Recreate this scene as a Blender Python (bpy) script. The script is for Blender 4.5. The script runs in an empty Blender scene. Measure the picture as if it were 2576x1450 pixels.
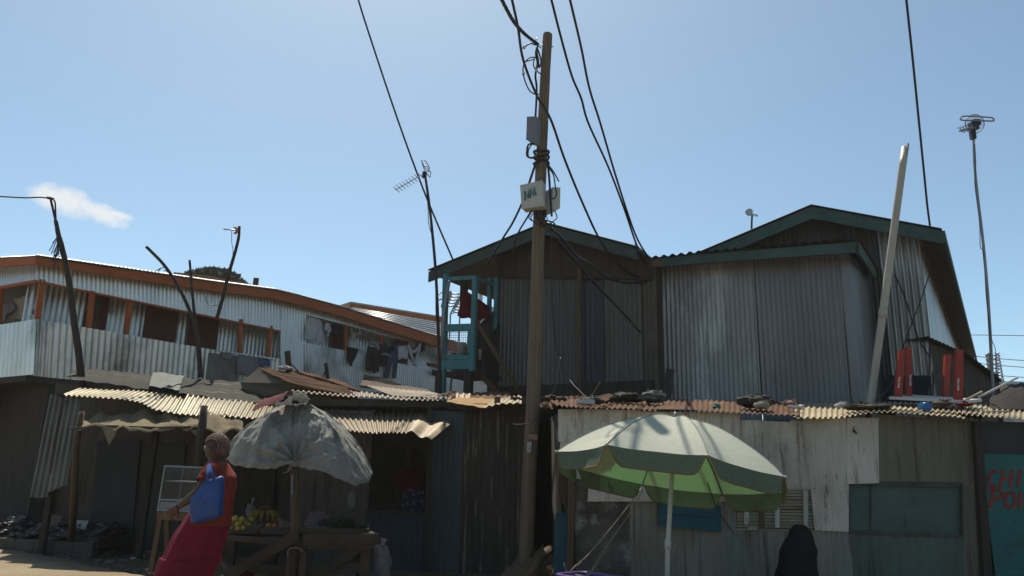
import bpy, math, random
from mathutils import Vector, noise, Matrix
random.seed(7)
rnd = random.random
V = Vector
SC = bpy.context.scene
COL = SC.collection

# ------------------------------------------------------------------ camera
EYE = V((0, 0, 1.25)); PITCH = math.radians(13.8); ROLL = 0.02; F = 1932.0
fw = V((0, math.cos(PITCH), math.sin(PITCH)))
r0 = V((1, 0, 0)); u0 = V((0, -math.sin(PITCH), math.cos(PITCH)))
rt = r0 * math.cos(ROLL) + u0 * math.sin(ROLL)
up = u0 * math.cos(ROLL) - r0 * math.sin(ROLL)
cd = bpy.data.cameras.new('camera'); cam = bpy.data.objects.new('camera', cd); COL.objects.link(cam)
cd.sensor_width = 36; cd.lens = 27; cd.clip_start = 0.05; cd.clip_end = 5000
m3 = Matrix((rt, up, -fw)).transposed()
cam.matrix_world = Matrix.Translation(EYE) @ m3.to_4x4()
SC.camera = cam

# ------------------------------------------------------------------ light
SUN_EL = math.radians(60); SUN_AZ = math.radians(-15)          # azimuth from +Y towards +X
SV = V((math.sin(SUN_AZ) * math.cos(SUN_EL), math.cos(SUN_AZ) * math.cos(SUN_EL), math.sin(SUN_EL)))
sl = bpy.data.lights.new('sun', 'SUN'); so = bpy.data.objects.new('sun', sl); COL.objects.link(so)
sl.energy = 3.7; sl.angle = math.radians(0.5); sl.color = (1.0, 0.93, 0.8)
so.rotation_euler = SV.to_track_quat('Z', 'Y').to_euler(); so.location = (0, 0, 30)
SC.view_settings.view_transform = 'Standard'; SC.view_settings.look = 'None'
SC.view_settings.gamma = 1.0; SC.view_settings.exposure = 0.6

def ray(u, v):
    return fw + rt * ((u - 1288) / F) + up * ((725 - v) / F)
def P(u, v, Y):
    r = ray(u, v); return EYE + r * (Y / r.y)
def HV(u): return 1200 + 0.02 * (u - 1288)
def G(u, v, z=0.0):
    r = ray(u, v); return EYE + r * ((z - EYE.z) / r.z)

# ------------------------------------------------------------------ world: sky with two small clouds
W = bpy.data.worlds.new('World'); SC.world = W; W.use_nodes = True
def world():
    nt = W.node_tree; nt.nodes.clear(); N = nt.nodes.new; L = nt.links.new
    out = N('ShaderNodeOutputWorld'); bg = N('ShaderNodeBackground'); bg.inputs[1].default_value = 0.12
    sky = N('ShaderNodeTexSky'); sky.sky_type = 'NISHITA'; sky.sun_disc = False
    sky.sun_elevation = SUN_EL; sky.sun_rotation = SUN_AZ; sky.altitude = 1700
    sky.air_density = 0.85; sky.dust_density = 3.0; sky.ozone_density = 4.5
    tc = N('ShaderNodeTexCoord'); nz = N('ShaderNodeTexNoise'); nz.inputs['Scale'].default_value = 22; nz.inputs['Detail'].default_value = 7
    nz.inputs['Roughness'].default_value = 0.62
    L(tc.outputs['Generated'], nz.inputs['Vector'])
    def math_(op, a, b=None):
        n = N('ShaderNodeMath'); n.operation = op
        for i, x in enumerate((a, b)):
            if x is None: continue
            if isinstance(x, (int, float)): n.inputs[i].default_value = x
            else: L(x, n.inputs[i])
        return n.outputs[0]
    tot = None
    for (u, v, su, sv, tilt, k) in [(165, 508, 75, 34, .18, 1.0), (235, 528, 75, 24, .28, 1.0), (112, 488, 38, 26, .1, .8), (298, 541, 50, 11, .12, .8), (392, 566, 30, 12, 0, .45)]:
        c = ray(u, v).normalized(); ex = V((c.y, -c.x, 0)).normalized(); ez = ex.cross(c).normalized()
        a = tilt; e1 = ex * math.cos(a) - ez * math.sin(a); e2 = ez * math.cos(a) + ex * math.sin(a)
        s1 = su / F * .95; s2 = sv / F * .95
        r2 = None
        for e, s in ((e1, s1), (e2, s2)):
            vm = N('ShaderNodeVectorMath'); vm.operation = 'DOT_PRODUCT'; L(tc.outputs['Generated'], vm.inputs[0]); vm.inputs[1].default_value = e / s
            d = math_('SUBTRACT', vm.outputs['Value'], c.dot(e) / s); q = math_('MULTIPLY', d, d)
            r2 = q if r2 is None else math_('ADD', r2, q)
        fall = math_('POWER', 2.718, math_('MULTIPLY', r2, -1.1))
        # only in front of us, never behind
        vm = N('ShaderNodeVectorMath'); vm.operation = 'DOT_PRODUCT'; L(tc.outputs['Generated'], vm.inputs[0]); vm.inputs[1].default_value = c
        fall = math_('MULTIPLY', math_('MULTIPLY', fall, math_('GREATER_THAN', vm.outputs['Value'], 0.3)), k)
        tot = fall if tot is None else math_('MAXIMUM', tot, fall)
    dens = math_('ADD', tot, math_('MULTIPLY', math_('SUBTRACT', nz.outputs['Fac'], 0.5), 2.1))
    dens = math_('MULTIPLY', dens, math_('MINIMUM', math_('MULTIPLY', tot, 3.0), 1.0))
    mr = N('ShaderNodeMapRange'); mr.interpolation_type = 'SMOOTHSTEP'
    mr.inputs['From Min'].default_value = 0.2; mr.inputs['From Max'].default_value = 0.95; mr.inputs['To Max'].default_value = 0.75
    L(dens, mr.inputs['Value'])
    mx = N('ShaderNodeMix'); mx.data_type = 'RGBA'; L(mr.outputs['Result'], mx.inputs['Factor'])
    L(sky.outputs['Color'], mx.inputs['A']); mx.inputs['B'].default_value = (5.2, 5.1, 4.9, 1)
    tn = N('ShaderNodeMix'); tn.data_type = 'RGBA'; tn.blend_type = 'MULTIPLY'; tn.inputs['Factor'].default_value = 1; tn.inputs['B'].default_value = (1.03, 1.045, .835, 1); L(sky.outputs['Color'], tn.inputs['A']); L(tn.outputs['Result'], mx.inputs['A'])
    L(mx.outputs['Result'], bg.inputs[0]); L(bg.outputs[0], out.inputs[0])
world()

# ------------------------------------------------------------------ vertical planes set out in plan
class Plane:
    def __init__(s, A, B):
        s.A = V((A[0], A[1], 0)); B = V((B[0], B[1], 0)); s.len = (B - s.A).length
        s.d = (B - s.A).normalized(); s.n = V((s.d.y, -s.d.x, 0))
        if s.n.dot(EYE - s.A) < 0: s.n = -s.n
    def px(s, u, v):
        r = ray(u, v); t = (s.A - EYE).dot(s.n) / r.dot(s.n); return EYE + r * t
    def off(s, o):
        q = Plane(s.A + s.n * o, s.A + s.n * o + s.d * s.len); q.n = s.n.copy(); return q
    def s_of(s, p): return (V(p) - s.A).dot(s.d)
    def at(s, t, z, o=0.0): q = s.A + s.d * t + s.n * o; return V((q.x, q.y, z))
def pl_uy(ua, Ya, ub, Yb):
    a = P(ua, HV(ua), Ya); b = P(ub, HV(ub), Yb); return Plane(a, b)
def setz(p, z): return V((p.x, p.y, z))

# ------------------------------------------------------------------ mesh builder
class MB:
    def __init__(s): s.v = []; s.f = []; s.sm = []
    def add(s, vs, fs, smooth=False):
        b = len(s.v); s.v += [V(x) for x in vs]; s.f += [tuple(b + i for i in f) for f in fs]; s.sm += [smooth] * len(fs); return s
    def grid(s, rows, smooth=True, close=False):
        n = len(rows[0]); vs = [p for r in rows for p in r]; fs = []
        for i in range(len(rows) - 1):
            for j in range(n if close else n - 1):
                k = (j + 1) % n
                fs.append((i * n + j, i * n + k, (i + 1) * n + k, (i + 1) * n + j))
        return s.add(vs, fs, smooth)
    def hexa(s, a):                       # 8 points: bottom 4 (ccw), top 4
        return s.add(a, [(3, 2, 1, 0), (4, 5, 6, 7), (0, 1, 5, 4), (1, 2, 6, 5), (2, 3, 7, 6), (3, 0, 4, 7)])
    def box(s, c, sx, sy, sz, rz=0.0, x=None):
        c = V(c); ex = V((math.cos(rz), math.sin(rz), 0)) if x is None else V(x).normalized(); ey = V((-ex.y, ex.x, 0))
        q = []
        for dz in (-.5, .5):
            for dx, dy in ((-.5, -.5), (.5, -.5), (.5, .5), (-.5, .5)):
                q.append(c + ex * dx * sx + ey * dy * sy + V((0, 0, dz * sz)))
        return s.hexa(q)
    def beam(s, p0, p1, w, h=None, upv=(0, 0, 1)):
        p0 = V(p0); p1 = V(p1); h = h or w; d = (p1 - p0).normalized(); upv = V(upv)
        if abs(d.dot(upv)) > .98: upv = V((0, 1, 0))
        x = d.cross(upv).normalized(); y = x.cross(d).normalized()
        q = []
        for p in (p0, p1):
            for a, b in ((-.5, -.5), (.5, -.5), (.5, .5), (-.5, .5)): q.append(p + x * a * w + y * b * h)
        return s.hexa(q)
    def tube(s, pts, r, seg=8, cap=True, jit=0.0):
        pts = [V(p) for p in pts]; n = len(pts); rows = []
        R_ = r if isinstance(r, (list, tuple)) else [r] * n
        t0 = (pts[1] - pts[0]).normalized(); ref = V((0, 0, 1)) if abs(t0.z) < .9 else V((1, 0, 0))
        x = t0.cross(ref).normalized()
        for i, p in enumerate(pts):
            t = (pts[min(i + 1, n - 1)] - pts[max(i - 1, 0)]).normalized()
            x = (x - t * x.dot(t)).normalized(); y = t.cross(x)
            rows.append([p + (x * math.cos(2 * math.pi * k / seg) + y * math.sin(2 * math.pi * k / seg)) * R_[i] * (1 + jit * (rnd() - .5)) for k in range(seg)])
        b = len(s.v); s.grid(rows, True, True)
        if cap:
            s.f += [tuple(b + k for k in reversed(range(seg))), tuple(b + (n - 1) * seg + k for k in range(seg))]; s.sm += [False, False]
        return s
    def prism(s, poly, vec):
        poly = [V(p) for p in poly]; n = len(poly); vec = V(vec)
        return s.add(poly + [p + vec for p in poly], [tuple(reversed(range(n))), tuple(range(n, 2 * n))] + [(i, (i + 1) % n, n + (i + 1) % n, n + i) for i in range(n)])
    def ball(s, c, rx, ry=None, rz=None, seg=12, rings=8, nz=0.0, nf=3.0, sd=0, ax=None):
        ry = ry or rx; rz = rz or rx; c = V(c); rows = []
        for i in range(rings + 1):
            th = math.pi * i / rings; row = []
            for k in range(seg):
                ph = 2 * math.pi * k / seg
                q = V((math.sin(th) * math.cos(ph), math.sin(th) * math.sin(ph), math.cos(th)))
                k_ = 1 + nz * noise.noise(q * nf + V((sd * 7.3, sd * 3.1, sd)))
                q = V((q.x * rx * k_, q.y * ry * k_, q.z * rz * k_))
                if ax: q = ax @ q
                row.append(c + q)
            rows.append(row)
        return s.grid(rows, True, True)
    def corr(s, B, T, pitch=.076, amp=.01, nv=3, ns=6, dent=0.0, nrm=None, edge=0.0, seam=9, box=False, fmax=1400):
        B = [V(p) for p in B]; T = [V(p) for p in T]
        cols = []; acc = 0.0; sd = rnd() * 50
        for k in range(len(B) - 1):
            L_ = max((B[k + 1] - B[k]).length, (T[k + 1] - T[k]).length); n = max(1, min(fmax, int(L_ / pitch * ns)))
            for i in range(n + (1 if k == len(B) - 2 else 0)):
                t = i / n; cols.append((B[k].lerp(B[k + 1], t), T[k].lerp(T[k + 1], t), acc + t * L_))
            acc += L_
        rows = []
        hh = (T[0] - B[0]); N0 = (B[-1] - B[0]).cross(hh).normalized() if nrm is None else V(nrm)
        for j in range(nv + 1):
            w = j / nv; row = []
            for (b, t, a) in cols:
                p = b.lerp(t, w); ph = a / pitch * 2 * math.pi
                o = math.sin(ph)
                if box: o = max(-1, min(1, o * 2.2))
                sh = int(a / (pitch * seam)) if seam else 0
                o = o * amp * (0.85 + .3 * noise.noise(V((sd + a * .7, w * 3, 1)))) + ((sh * 37 % 5) - 2) * amp * .14
                if dent: o += dent * noise.noise(V((a * 1.1 + sd, w * 2.2, 3.3))) + dent * .5 * noise.noise(V((a * 3.1 + sd, w * 5, 9)))
                if edge and j in (0, nv): p = p + (hh.normalized()) * edge * noise.noise(V((a * 2.3 + sd, j, 0))) + (hh.normalized()) * edge * (((sh * 53) % 7) / 7 - .5)
                row.append(p + N0 * o)
            rows.append(row)
        return s.grid(rows, True)
    def build(s, name, mat, parent=None, base=None, smooth=None):
        if parent is not None: o0 = V(parent["_loc"]) if "_loc" in parent else V((0, 0, 0))
        elif base is not None: o0 = V(base)
        else:
            xs = [p.x for p in s.v]; ys = [p.y for p in s.v]; zs = [p.z for p in s.v]
            o0 = V(((min(xs) + max(xs)) / 2, (min(ys) + max(ys)) / 2, min(zs)))
        me = bpy.data.meshes.new(name); me.from_pydata([p - o0 for p in s.v], [], s.f)
        if smooth is not None: s.sm = [smooth] * len(s.f)
        me.polygons.foreach_set('use_smooth', s.sm); me.update()
        if mat: me.materials.append(mat)
        ob = bpy.data.objects.new(name, me); COL.objects.link(ob)
        if parent is not None: ob.parent = parent
        else: ob.location = o0
        ob['_loc'] = tuple(o0)
        return ob

def tag(o, label, cat, group=None):
    o['label'] = label; o['category'] = cat
    if group: o['group'] = group
    return o
def struct(o, kind='structure'): o['kind'] = kind; return o
def thing(name, label, cat, loc, group=None):
    e = bpy.data.objects.new(name, None); COL.objects.link(e); e.location = loc; e['_loc'] = tuple(loc); e.empty_display_size = .2
    return tag(e, label, cat, group)

# ------------------------------------------------------------------ materials
def mat(name, c1, c2=None, rough=.85, met=0.0, scale=3.0, st=(1, 1, 1), bump=.25, bs=25.0, stains=None, trans=0.0, tcol=None, spec=.3, glass=0.0, cl=(.35, .65), coat=0.0):
    """noise mix of two colours, optional stains and highlight streaks: list of (colour, scale, stretch, low, high)"""
    m = bpy.data.materials.new(name); m.use_nodes = True; nt = m.node_tree; N = nt.nodes.new; L = nt.links.new
    b = nt.nodes['Principled BSDF']; out = nt.nodes['Material Output']
    c2 = c2 or tuple(x * .72 for x in c1)
    tc = N('ShaderNodeTexCoord')
    def nz(sc, stv, det=5, ro=.6, off=0.0):
        mp = N('ShaderNodeMapping'); mp.inputs['Scale'].default_value = stv; mp.inputs['Location'].default_value = (off, off * .7, off * 1.3)
        n = N('ShaderNodeTexNoise'); n.inputs['Scale'].default_value = sc; n.inputs['Detail'].default_value = det; n.inputs['Roughness'].default_value = ro
        L(tc.outputs['Object'], mp.inputs['Vector']); L(mp.outputs['Vector'], n.inputs['Vector']); return n.outputs['Fac']
    def ramp(x, a, c):
        r = N('ShaderNodeMapRange'); r.inputs['From Min'].default_value = a; r.inputs['From Max'].default_value = c; L(x, r.inputs['Value']); return r.outputs['Result']
    def mix(f, A, B_):
        x = N('ShaderNodeMix'); x.data_type = 'RGBA'; L(f, x.inputs['Factor'])
        for k, q in (('A', A), ('B', B_)):
            if isinstance(q, tuple): x.inputs[k].default_value = (*q[:3], 1)
            else: L(q, x.inputs[k])
        return x.outputs['Result']
    col = mix(ramp(nz(scale, st), *cl), tuple(c1), tuple(c2))
    mets = None
    for i, (sc_, ss, sst, lo, hi) in enumerate(stains or []):
        f = ramp(nz(ss, sst, 6, .65, 3.7 + i * 5.1), lo, hi); col = mix(f, col, tuple(sc_))
    fine = ramp(nz(bs * 2.3, (1, 1, 1), 3), .2, .8)
    mm = N('ShaderNodeMix'); mm.data_type = 'RGBA'; mm.blend_type = 'MULTIPLY'; mm.inputs['Factor'].default_value = .35
    L(col, mm.inputs['A']); L(fine, mm.inputs['B']); col = mm.outputs['Result']
    L(col, b.inputs['Base Color'])
    b.inputs['Roughness'].default_value = rough; b.inputs['Metallic'].default_value = met
    b.inputs['Specular IOR Level'].default_value = spec
    if coat: b.inputs['Coat Weight'].default_value = coat; b.inputs['Coat Roughness'].default_value = .15
    if bump:
        bp = N('ShaderNodeBump'); bp.inputs['Strength'].default_value = bump; bp.inputs['Distance'].default_value = .02
        L(nz(bs, (1, 1, 1), 5), bp.inputs['Height']); L(bp.outputs['Normal'], b.inputs['Normal'])
    if trans:
        t = N('ShaderNodeBsdfTranslucent'); x = N('ShaderNodeMixShader'); x.inputs[0].default_value = trans
        if tcol: t.inputs['Color'].default_value = (*tcol, 1)
        else: L(col, t.inputs['Color'])
        L(b.outputs[0], x.inputs[1]); L(t.outputs[0], x.inputs[2]); L(x.outputs[0], out.inputs['Surface'])
    return m
RUST = (.085, .035, .016); RUSTL = (.22, .10, .045); GRIME = (.03, .027, .022)
S_V = (9, 9, .5)        # stretched down a wall: streaks
M = {}
M['tin_white'] = mat('tin_white', (.78, .77, .73), (.60, .59, .56), .34, .65, 1.2, (1, 1, .4), .12, 30, [(RUST, 2.2, S_V, .62, .8), ((.13, .125, .115), 1.1, (1, 1, .5), .5, .75)])
M['tin_upper'] = mat('tin_upper', (.82, .81, .77), (.68, .67, .64), .34, .6, 1.5, (1, 1, .3), .1, 30, [((.17, .15, .13), 2.5, S_V, .58, .8)])
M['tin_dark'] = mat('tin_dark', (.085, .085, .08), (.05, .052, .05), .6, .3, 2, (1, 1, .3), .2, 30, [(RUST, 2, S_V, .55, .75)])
M['tin_grey'] = mat('tin_grey', (.31, .302, .29), (.215, .21, .20), .42, .45, .9, (1, 1, .5), .12, 30, [((.46, .45, .43), 1.1, (1, 1, .4), .5, .62), ((.10, .095, .085), 1.8, S_V, .56, .76)])
M['tin_blue'] = mat('tin_blue', (.25, .25, .248), (.18, .18, .18), .42, .45, .9, (1, 1, .5), .12, 30, [((.055, .055, .055), 1.8, S_V, .6, .8)])
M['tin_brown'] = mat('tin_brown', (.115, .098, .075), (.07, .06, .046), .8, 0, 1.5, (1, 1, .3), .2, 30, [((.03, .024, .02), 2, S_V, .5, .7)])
M['tin_gable'] = mat('tin_gable', (.48, .47, .44), (.34, .33, .31), .4, .5, 1.2, (1, 1, .4), .12, 30, [((.16, .14, .115), 2.2, S_V, .54, .72)])
M['house_brown'] = mat('house_brown', (.15, .138, .126), (.105, .096, .088), .5, .4, 1.5, (1, 1, .3), .2, 30, [((.07, .055, .045), 2, S_V, .54, .72), ((.20, .175, .155), 1.2, (3, 3, .4), .58, .7)])
M['house_slate'] = mat('house_slate', (.085, .086, .10), (.06, .062, .072), .6, .25, 1.5, (1, 1, .3), .2, 30, [((.13, .13, .14), 3, S_V, .6, .7)])
M['house_olive'] = mat('house_olive', (.14, .136, .115), (.10, .096, .08), .5, .4, 1.5, (1, 1, .3), .2, 30, [((.06, .05, .04), 2, S_V, .55, .74)])
M['house_boards'] = mat('house_boards', (.075, .058, .048), (.048, .037, .031), .9, 0, 3, (4, 4, .6), .4, 30)
M['tin_slate'] = mat('tin_slate', (.055, .056, .062), (.036, .036, .042), .75, .05, 1.5, (1, 1, .3), .2, 30)
M['tin_olive'] = mat('tin_olive', (.06, .062, .05), (.045, .044, .036), .65, .2, 1.5, (1, 1, .3), .2, 30, [((.03, .025, .02), 2, S_V, .55, .7)])
M['roof_bright'] = mat('roof_bright', (.44, .38, .26), (.34, .29, .19), .34, .6, 2.2, (1, 1, 1), .25, 30, [((.18, .13, .07), 2.4, (1, 1, 1), .58, .8)])
M['roof_tan'] = mat('roof_tan', (.36, .29, .19), (.27, .21, .135), .5, .25, 1.8, (1, 1, 1), .25, 30, [((.15, .10, .055), 2.4, (1, 1, 1), .58, .8)])
M['roof_rust'] = mat('roof_rust', (.16, .072, .03), (.085, .038, .018), .9, 0, 2.5, (1, 1, 1), .3, 30, [((.30, .20, .10), 3.0, (1, 1, 1), .58, .72), ((.05, .03, .022), 1.7, (1, 1, 1), .55, .75)])
M['roof_cream'] = mat('roof_cream', (.46, .38, .24), (.34, .27, .16), .6, .15, 2.2, (1, 1, 1), .3, 30, [((.17, .10, .05), 2.4, (1, 1, 1), .58, .75)])
M['roof_green'] = mat('roof_green', (.034, .032, .02), (.02, .019, .013), .9, 0, 1.4, (1, 1, 1), .3, 30, [((.17, .135, .08), 1.6, (.6, 5, 5), .57, .68)])  # tan streaks along the sheet: ridge highlights put into the colour
M['roof_silver'] = mat('roof_silver', (.55, .56, .56), (.42, .43, .43), .4, .5, 1.2, (1, 1, 1), .1, 30)
M['shack_white'] = mat('shack_white', (.66, .61, .52), (.48, .43, .36), .85, 0, 1.6, (1, 1, .5), .3, 26, [((.24, .15, .09), 2.0, (7, 7, .45), .53, .70), (RUST, 3.0, (4, 4, .7), .57, .73), ((.22, .19, .15), .9, (1, 1, .6), .54, .76)])
M['shack_low'] = mat('shack_low', (.28, .26, .21), (.20, .178, .14), .85, 0, 1.6, (1, 1, .4), .3, 26, [((.08, .055, .04), 2.2, (8, 8, .4), .54, .70), ((.20, .25, .215), 1.3, (2, 2, .6), .56, .7)])
M['shack_black'] = mat('shack_black', (.15, .13, .105), (.06, .05, .042), .9, 0, 3, (1, 1, 1), .5, 20, [((.30, .28, .24), 3.2, (1, 1, 1), .56, .68)])
M['shack_green'] = mat('shack_green', (.21, .19, .14), (.15, .135, .10), .85, 0, 1.3, (2, 2, .5), .3, 26, [((.085, .07, .05), 2.2, (8, 8, .4), .54, .72)])
M['teal_low'] = mat('teal_low', (.12, .155, .125), (.09, .112, .09), .8, 0, 1.3, (2, 2, .5), .3, 26, [((.035, .034, .028), 2.2, (8, 8, .5), .58, .76)])
M['teal_hatch'] = mat('teal_hatch', (.09, .145, .125), (.07, .108, .095), .75, 0, 1.7, (1, 1, 1), .2, 26, [((.03, .03, .026), 2.0, (2, 2, 1), .6, .8)])
M['teal_sign'] = mat('teal_sign', (.03, .15, .14), (.022, .115, .11), .7, 0, 1.2, (1, 1, 1), .12, 26, [((.02, .05, .048), 2.4, (1, 2, 2), .58, .74), ((.06, .2, .19), 5, (1, 1, 3), .6, .7)])
M['red_paint'] = mat('red_paint', (.30, .05, .035), (.22, .03, .024), .7, 0, 8, (1, 1, 1), .1)
M['blue_shut'] = mat('blue_shut', (.022, .095, .125), (.016, .065, .088), .75, 0, 2.5, (.5, 1, 4), .25, 26, [((.05, .055, .055), 3, (1, 1, 5), .64, .8)])
M['louvre'] = mat('louvre', (.42, .39, .31), (.27, .24, .175), .85, 0, 3, (.6, .6, 6), .3, 26, [((.12, .095, .06), 4, (.5, .5, 5), .55, .7)])
M['batten_white'] = mat('batten_white', (.50, .48, .43), (.38, .36, .31), .85, 0, 4, (3, 3, .6), .3, 26, [((.16, .12, .08), 4, (5, 5, 1), .6, .75)])
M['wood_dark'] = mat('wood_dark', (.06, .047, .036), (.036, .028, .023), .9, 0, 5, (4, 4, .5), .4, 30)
M['wood_mid'] = mat('wood_mid', (.13, .085, .05), (.085, .056, .034), .85, 0, 5, (4, 4, .4), .4, 30)
M['wood_post'] = mat('wood_post', (.16, .10, .055), (.11, .068, .038), .85, 0, 5, (4, 4, .4), .3, 30)
M['wood_yellow'] = mat('wood_yellow', (.10, .064, .026), (.07, .045, .02), .8, 0, 5, (4, 4, .4), .3, 30)
M['pole'] = mat('pole', (.21, .155, .10), (.14, .105, .07), .85, 0, 6, (5, 5, .25), .5, 30, [((.055, .042, .03), 5, (7, 7, .3), .58, .72), ((.19, .15, .10), 2.5, (3, 3, .3), .6, .75)])
M['orange'] = mat('orange', (.44, .115, .028), (.36, .09, .022), .7, 0, 3, (1, 1, 1), .15)
M['door_red'] = mat('door_red', (.14, .035, .017), (.10, .026, .013), .75, 0, 2, (1, 1, .5), .2)
M['green_fascia'] = mat('green_fascia', (.055, .115, .098), (.038, .082, .07), .75, 0, 3, (1, 1, 1), .2, 26, [((.10, .15, .13), 4, (1, 1, 3), .6, .75)])
M['green_dull'] = mat('green_dull', (.055, .082, .075), (.036, .054, .049), .8, 0, 3, (1, 1, 1), .25, 26, [((.10, .12, .11), 3, (1, 1, 3), .6, .75)])
M['teal_wood'] = mat('teal_wood', (.075, .235, .255), (.05, .175, .195), .75, 0, 3, (2, 2, .7), .3, 26, [((.10, .08, .055), 6, (2, 2, 1), .64, .72), ((.13, .31, .33), 3, (1, 1, 1), .58, .75)])
M['black'] = mat('black', (.012, .012, .012), (.018, .018, .018), .7, 0, 5)
M['rubber'] = mat('rubber', (.016, .016, .017), (.022, .022, .023), .5, 0, 5, bump=.1)
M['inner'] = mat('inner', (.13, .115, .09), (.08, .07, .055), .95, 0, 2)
M['concrete'] = mat('concrete', (.22, .21, .19), (.15, .14, .12), .9, 0, 3, bump=.5)
M['dirt'] = mat('dirt', (.165, .12, .07), (.10, .072, .044), .95, 0, 1.4, (1, 1, 1), .9, 9, [((.06, .05, .038), 2.5, (1, 1, 1), .55, .75), ((.28, .23, .16), 7, (1, 1, 1), .6, .7)])
M['road'] = mat('road', (.34, .265, .165), (.27, .205, .125), .95, 0, .9, (1, 1, 1), .6, 14, [((.22, .165, .10), 2.0, (1, .4, 1), .55, .8), ((.42, .34, .22), 9, (1, 1, 1), .62, .72)])
M['metal_grey'] = mat('metal_grey', (.30, .31, .32), (.24, .25, .26), .45, .3, 3, bump=.05)
M['box_grey'] = mat('box_grey', (.22, .235, .26), (.18, .19, .21), .5, .1, 2, (1, 1, .5), .06, 30, [((.12, .11, .10), 5, (4, 4, 1), .62, .8)])
M['box_white'] = mat('box_white', (.56, .55, .50), (.46, .45, .40), .6, 0, 2, (1, 1, .5), .06, 30, [((.25, .21, .16), 5, (4, 4, 1), .62, .8)])
M['marker'] = mat('marker', (.01, .21, .30), (.008, .15, .23), .6, 0, 6, bump=0)
M['pvc'] = mat('pvc', (.50, .46, .38), (.40, .36, .29), .5, 0, 2, (2, 2, .4), .05, 30, [((.22, .17, .12), 3, (4, 4, .5), .6, .8)])
M['red_leg'] = mat('red_leg', (.36, .04, .022), (.29, .03, .018), .45, 0, 2, bump=.03)
M['white_plastic'] = mat('white_plastic', (.60, .58, .55), (.50, .48, .45), .5, 0, 2, bump=.05)
M['white_print'] = mat('white_print', (.7, .68, .66), (.6, .58, .56), .6, 0, 2, bump=0)
M['blue_plastic'] = mat('blue_plastic', (.03, .16, .42), (.02, .11, .32), .25, 0, 3, bump=.05, spec=.6)
def cloth(n, c, k=.7, tr=.15, r=.95): M[n] = mat(n, c, tuple(x * k for x in c), r, 0, 3.5, (1, 1, .6), .6, 9, trans=tr)
cloth('c_white', (.62, .61, .61)); cloth('c_grey', (.26, .26, .28)); cloth('c_black', (.010, .010, .011), .7, 0); cloth('c_navy', (.012, .014, .03), .7, 0)
cloth('c_jean', (.05, .075, .13)); cloth('c_blue', (.10, .17, .27)); cloth('c_purple', (.05, .028, .06)); cloth('c_dark', (.011, .0105, .011), .7, 0); cloth('c_red', (.20, .012, .02), .6, .35)
cloth('c_cream', (.42, .37, .28)); cloth('c_tan', (.30, .235, .14), .75, .2); cloth('c_burg', (.17, .05, .055)); cloth('c_pink', (.5, .30, .24)); cloth('c_teal', (.05, .25, .27))
M['tarp_grey'] = mat('tarp_grey', (.33, .32, .28), (.24, .235, .205), .72, 0, 2.5, (1, 1, 1), .8, 11, [((.13, .13, .115), 2.2, (1, 1, 1), .50, .66)], trans=.12, spec=.3)
M['tarp_dark'] = mat('tarp_dark', (.03, .035, .029), (.018, .021, .018), .8, 0, 2.5, (1, 1, 1), .6, 9, spec=.15)
M['tarp_green'] = mat('tarp_green', (.075, .095, .072), (.05, .062, .05), .7, 0, 2.5, (1, 1, 1), .6, 9, [((.22, .19, .11), 4, (1, 1, 1), .62, .72)])
M['skin'] = mat('skin', (.095, .048, .028), (.075, .038, .022), .55, 0, 6, bump=.08, spec=.4)
# ================================================================== ground
def ground():
    b = MB(); S = 260
    xs = [-S, -60, -25] + [-15 + i * .6 for i in range(51)] + [25, 60, S]
    ys = [-S, -60, -20, -5] + [0 + i * .6 for i in range(40)] + [40, 80, S]
    b.grid([[V((x, y, 0.03 + 0.03 * noise.noise(V((x * .5, y * .5, 0))) if abs(x) < 20 and -1 < y < 26 else 0.03)) for x in xs] for y in ys])
    o = struct(b.build('ground', M['dirt'], base=(0, 0, 0)))
    # road sheet with a broken tarmac edge, running along the street
    E = [(-30, 1290), (0, 1377), (60, 1389), (123, 1402), (200, 1416), (286, 1433), (363, 1447), (440, 1466), (520, 1490)]
    far = [G(u, v, .085) for u, v in E]
    far = [far[0] + (far[0] - far[2]).normalized() * 40] + far
    d = (far[-1] - far[-3]).normalized(); far.append(far[-1] + d * 3); far.append(far[-1] + d * 60)
    edge = []
    for i in range(len(far) - 1):
        L_ = (far[i + 1] - far[i]).length; n = max(1, int(min(L_, 8) / .08))
        for k in range(n):
            p = far[i].lerp(far[i + 1], k / n); q = .10 * noise.noise(p * 2.2) + .05 * noise.noise(p * 7)
            edge.append(setz(p + V((.55, .83, 0)) * q, .085))
    rows = [[setz(p, -.06) for p in edge], edge, [p - V((.3, .5, -.006)) for p in edge]]
    for k in (1.2, 3, 6, 12, 30, 60): rows.append([setz(p - V((.55, .83, 0)) * k, .095 + .01 * noise.noise(p)) for p in edge])  # far rows lie unseen behind the camera, added to bounce warm light
    b = MB(); b.grid(rows); struct(b.build('road', M['road'], base=(0, 0, 0)))
    # litter and stones on the verge
    b = MB()
    for i in range(750):
        u = -20 + rnd() * 520; v = 1380 + rnd() * 70
        p = G(u, v, .04); r = .007 + .035 * rnd() ** 4
        b.ball(p, r * (1 + rnd()), r, r * .6, 5, 3, .3, 3, i)
    struct(b.build('gravel', M['concrete'], base=(0, 0, 0)), 'stuff')
ground()

def at_line(poly, s):
    for (s0, z0), (s1, z1) in zip(poly, poly[1:]):
        if s0 <= s <= s1: return z0 + (z1 - z0) * (s - s0) / (s1 - s0)
    return poly[0][1] if s < poly[0][0] else poly[-1][1]
def board(b, pts_top, pts_bot, depth):
    """a fascia board: quads between two polylines, extruded by vector depth"""
    for a, c, d, e in zip(pts_top, pts_top[1:], pts_bot[1:], pts_bot): b.prism([a, e, d, c], depth)

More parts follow.
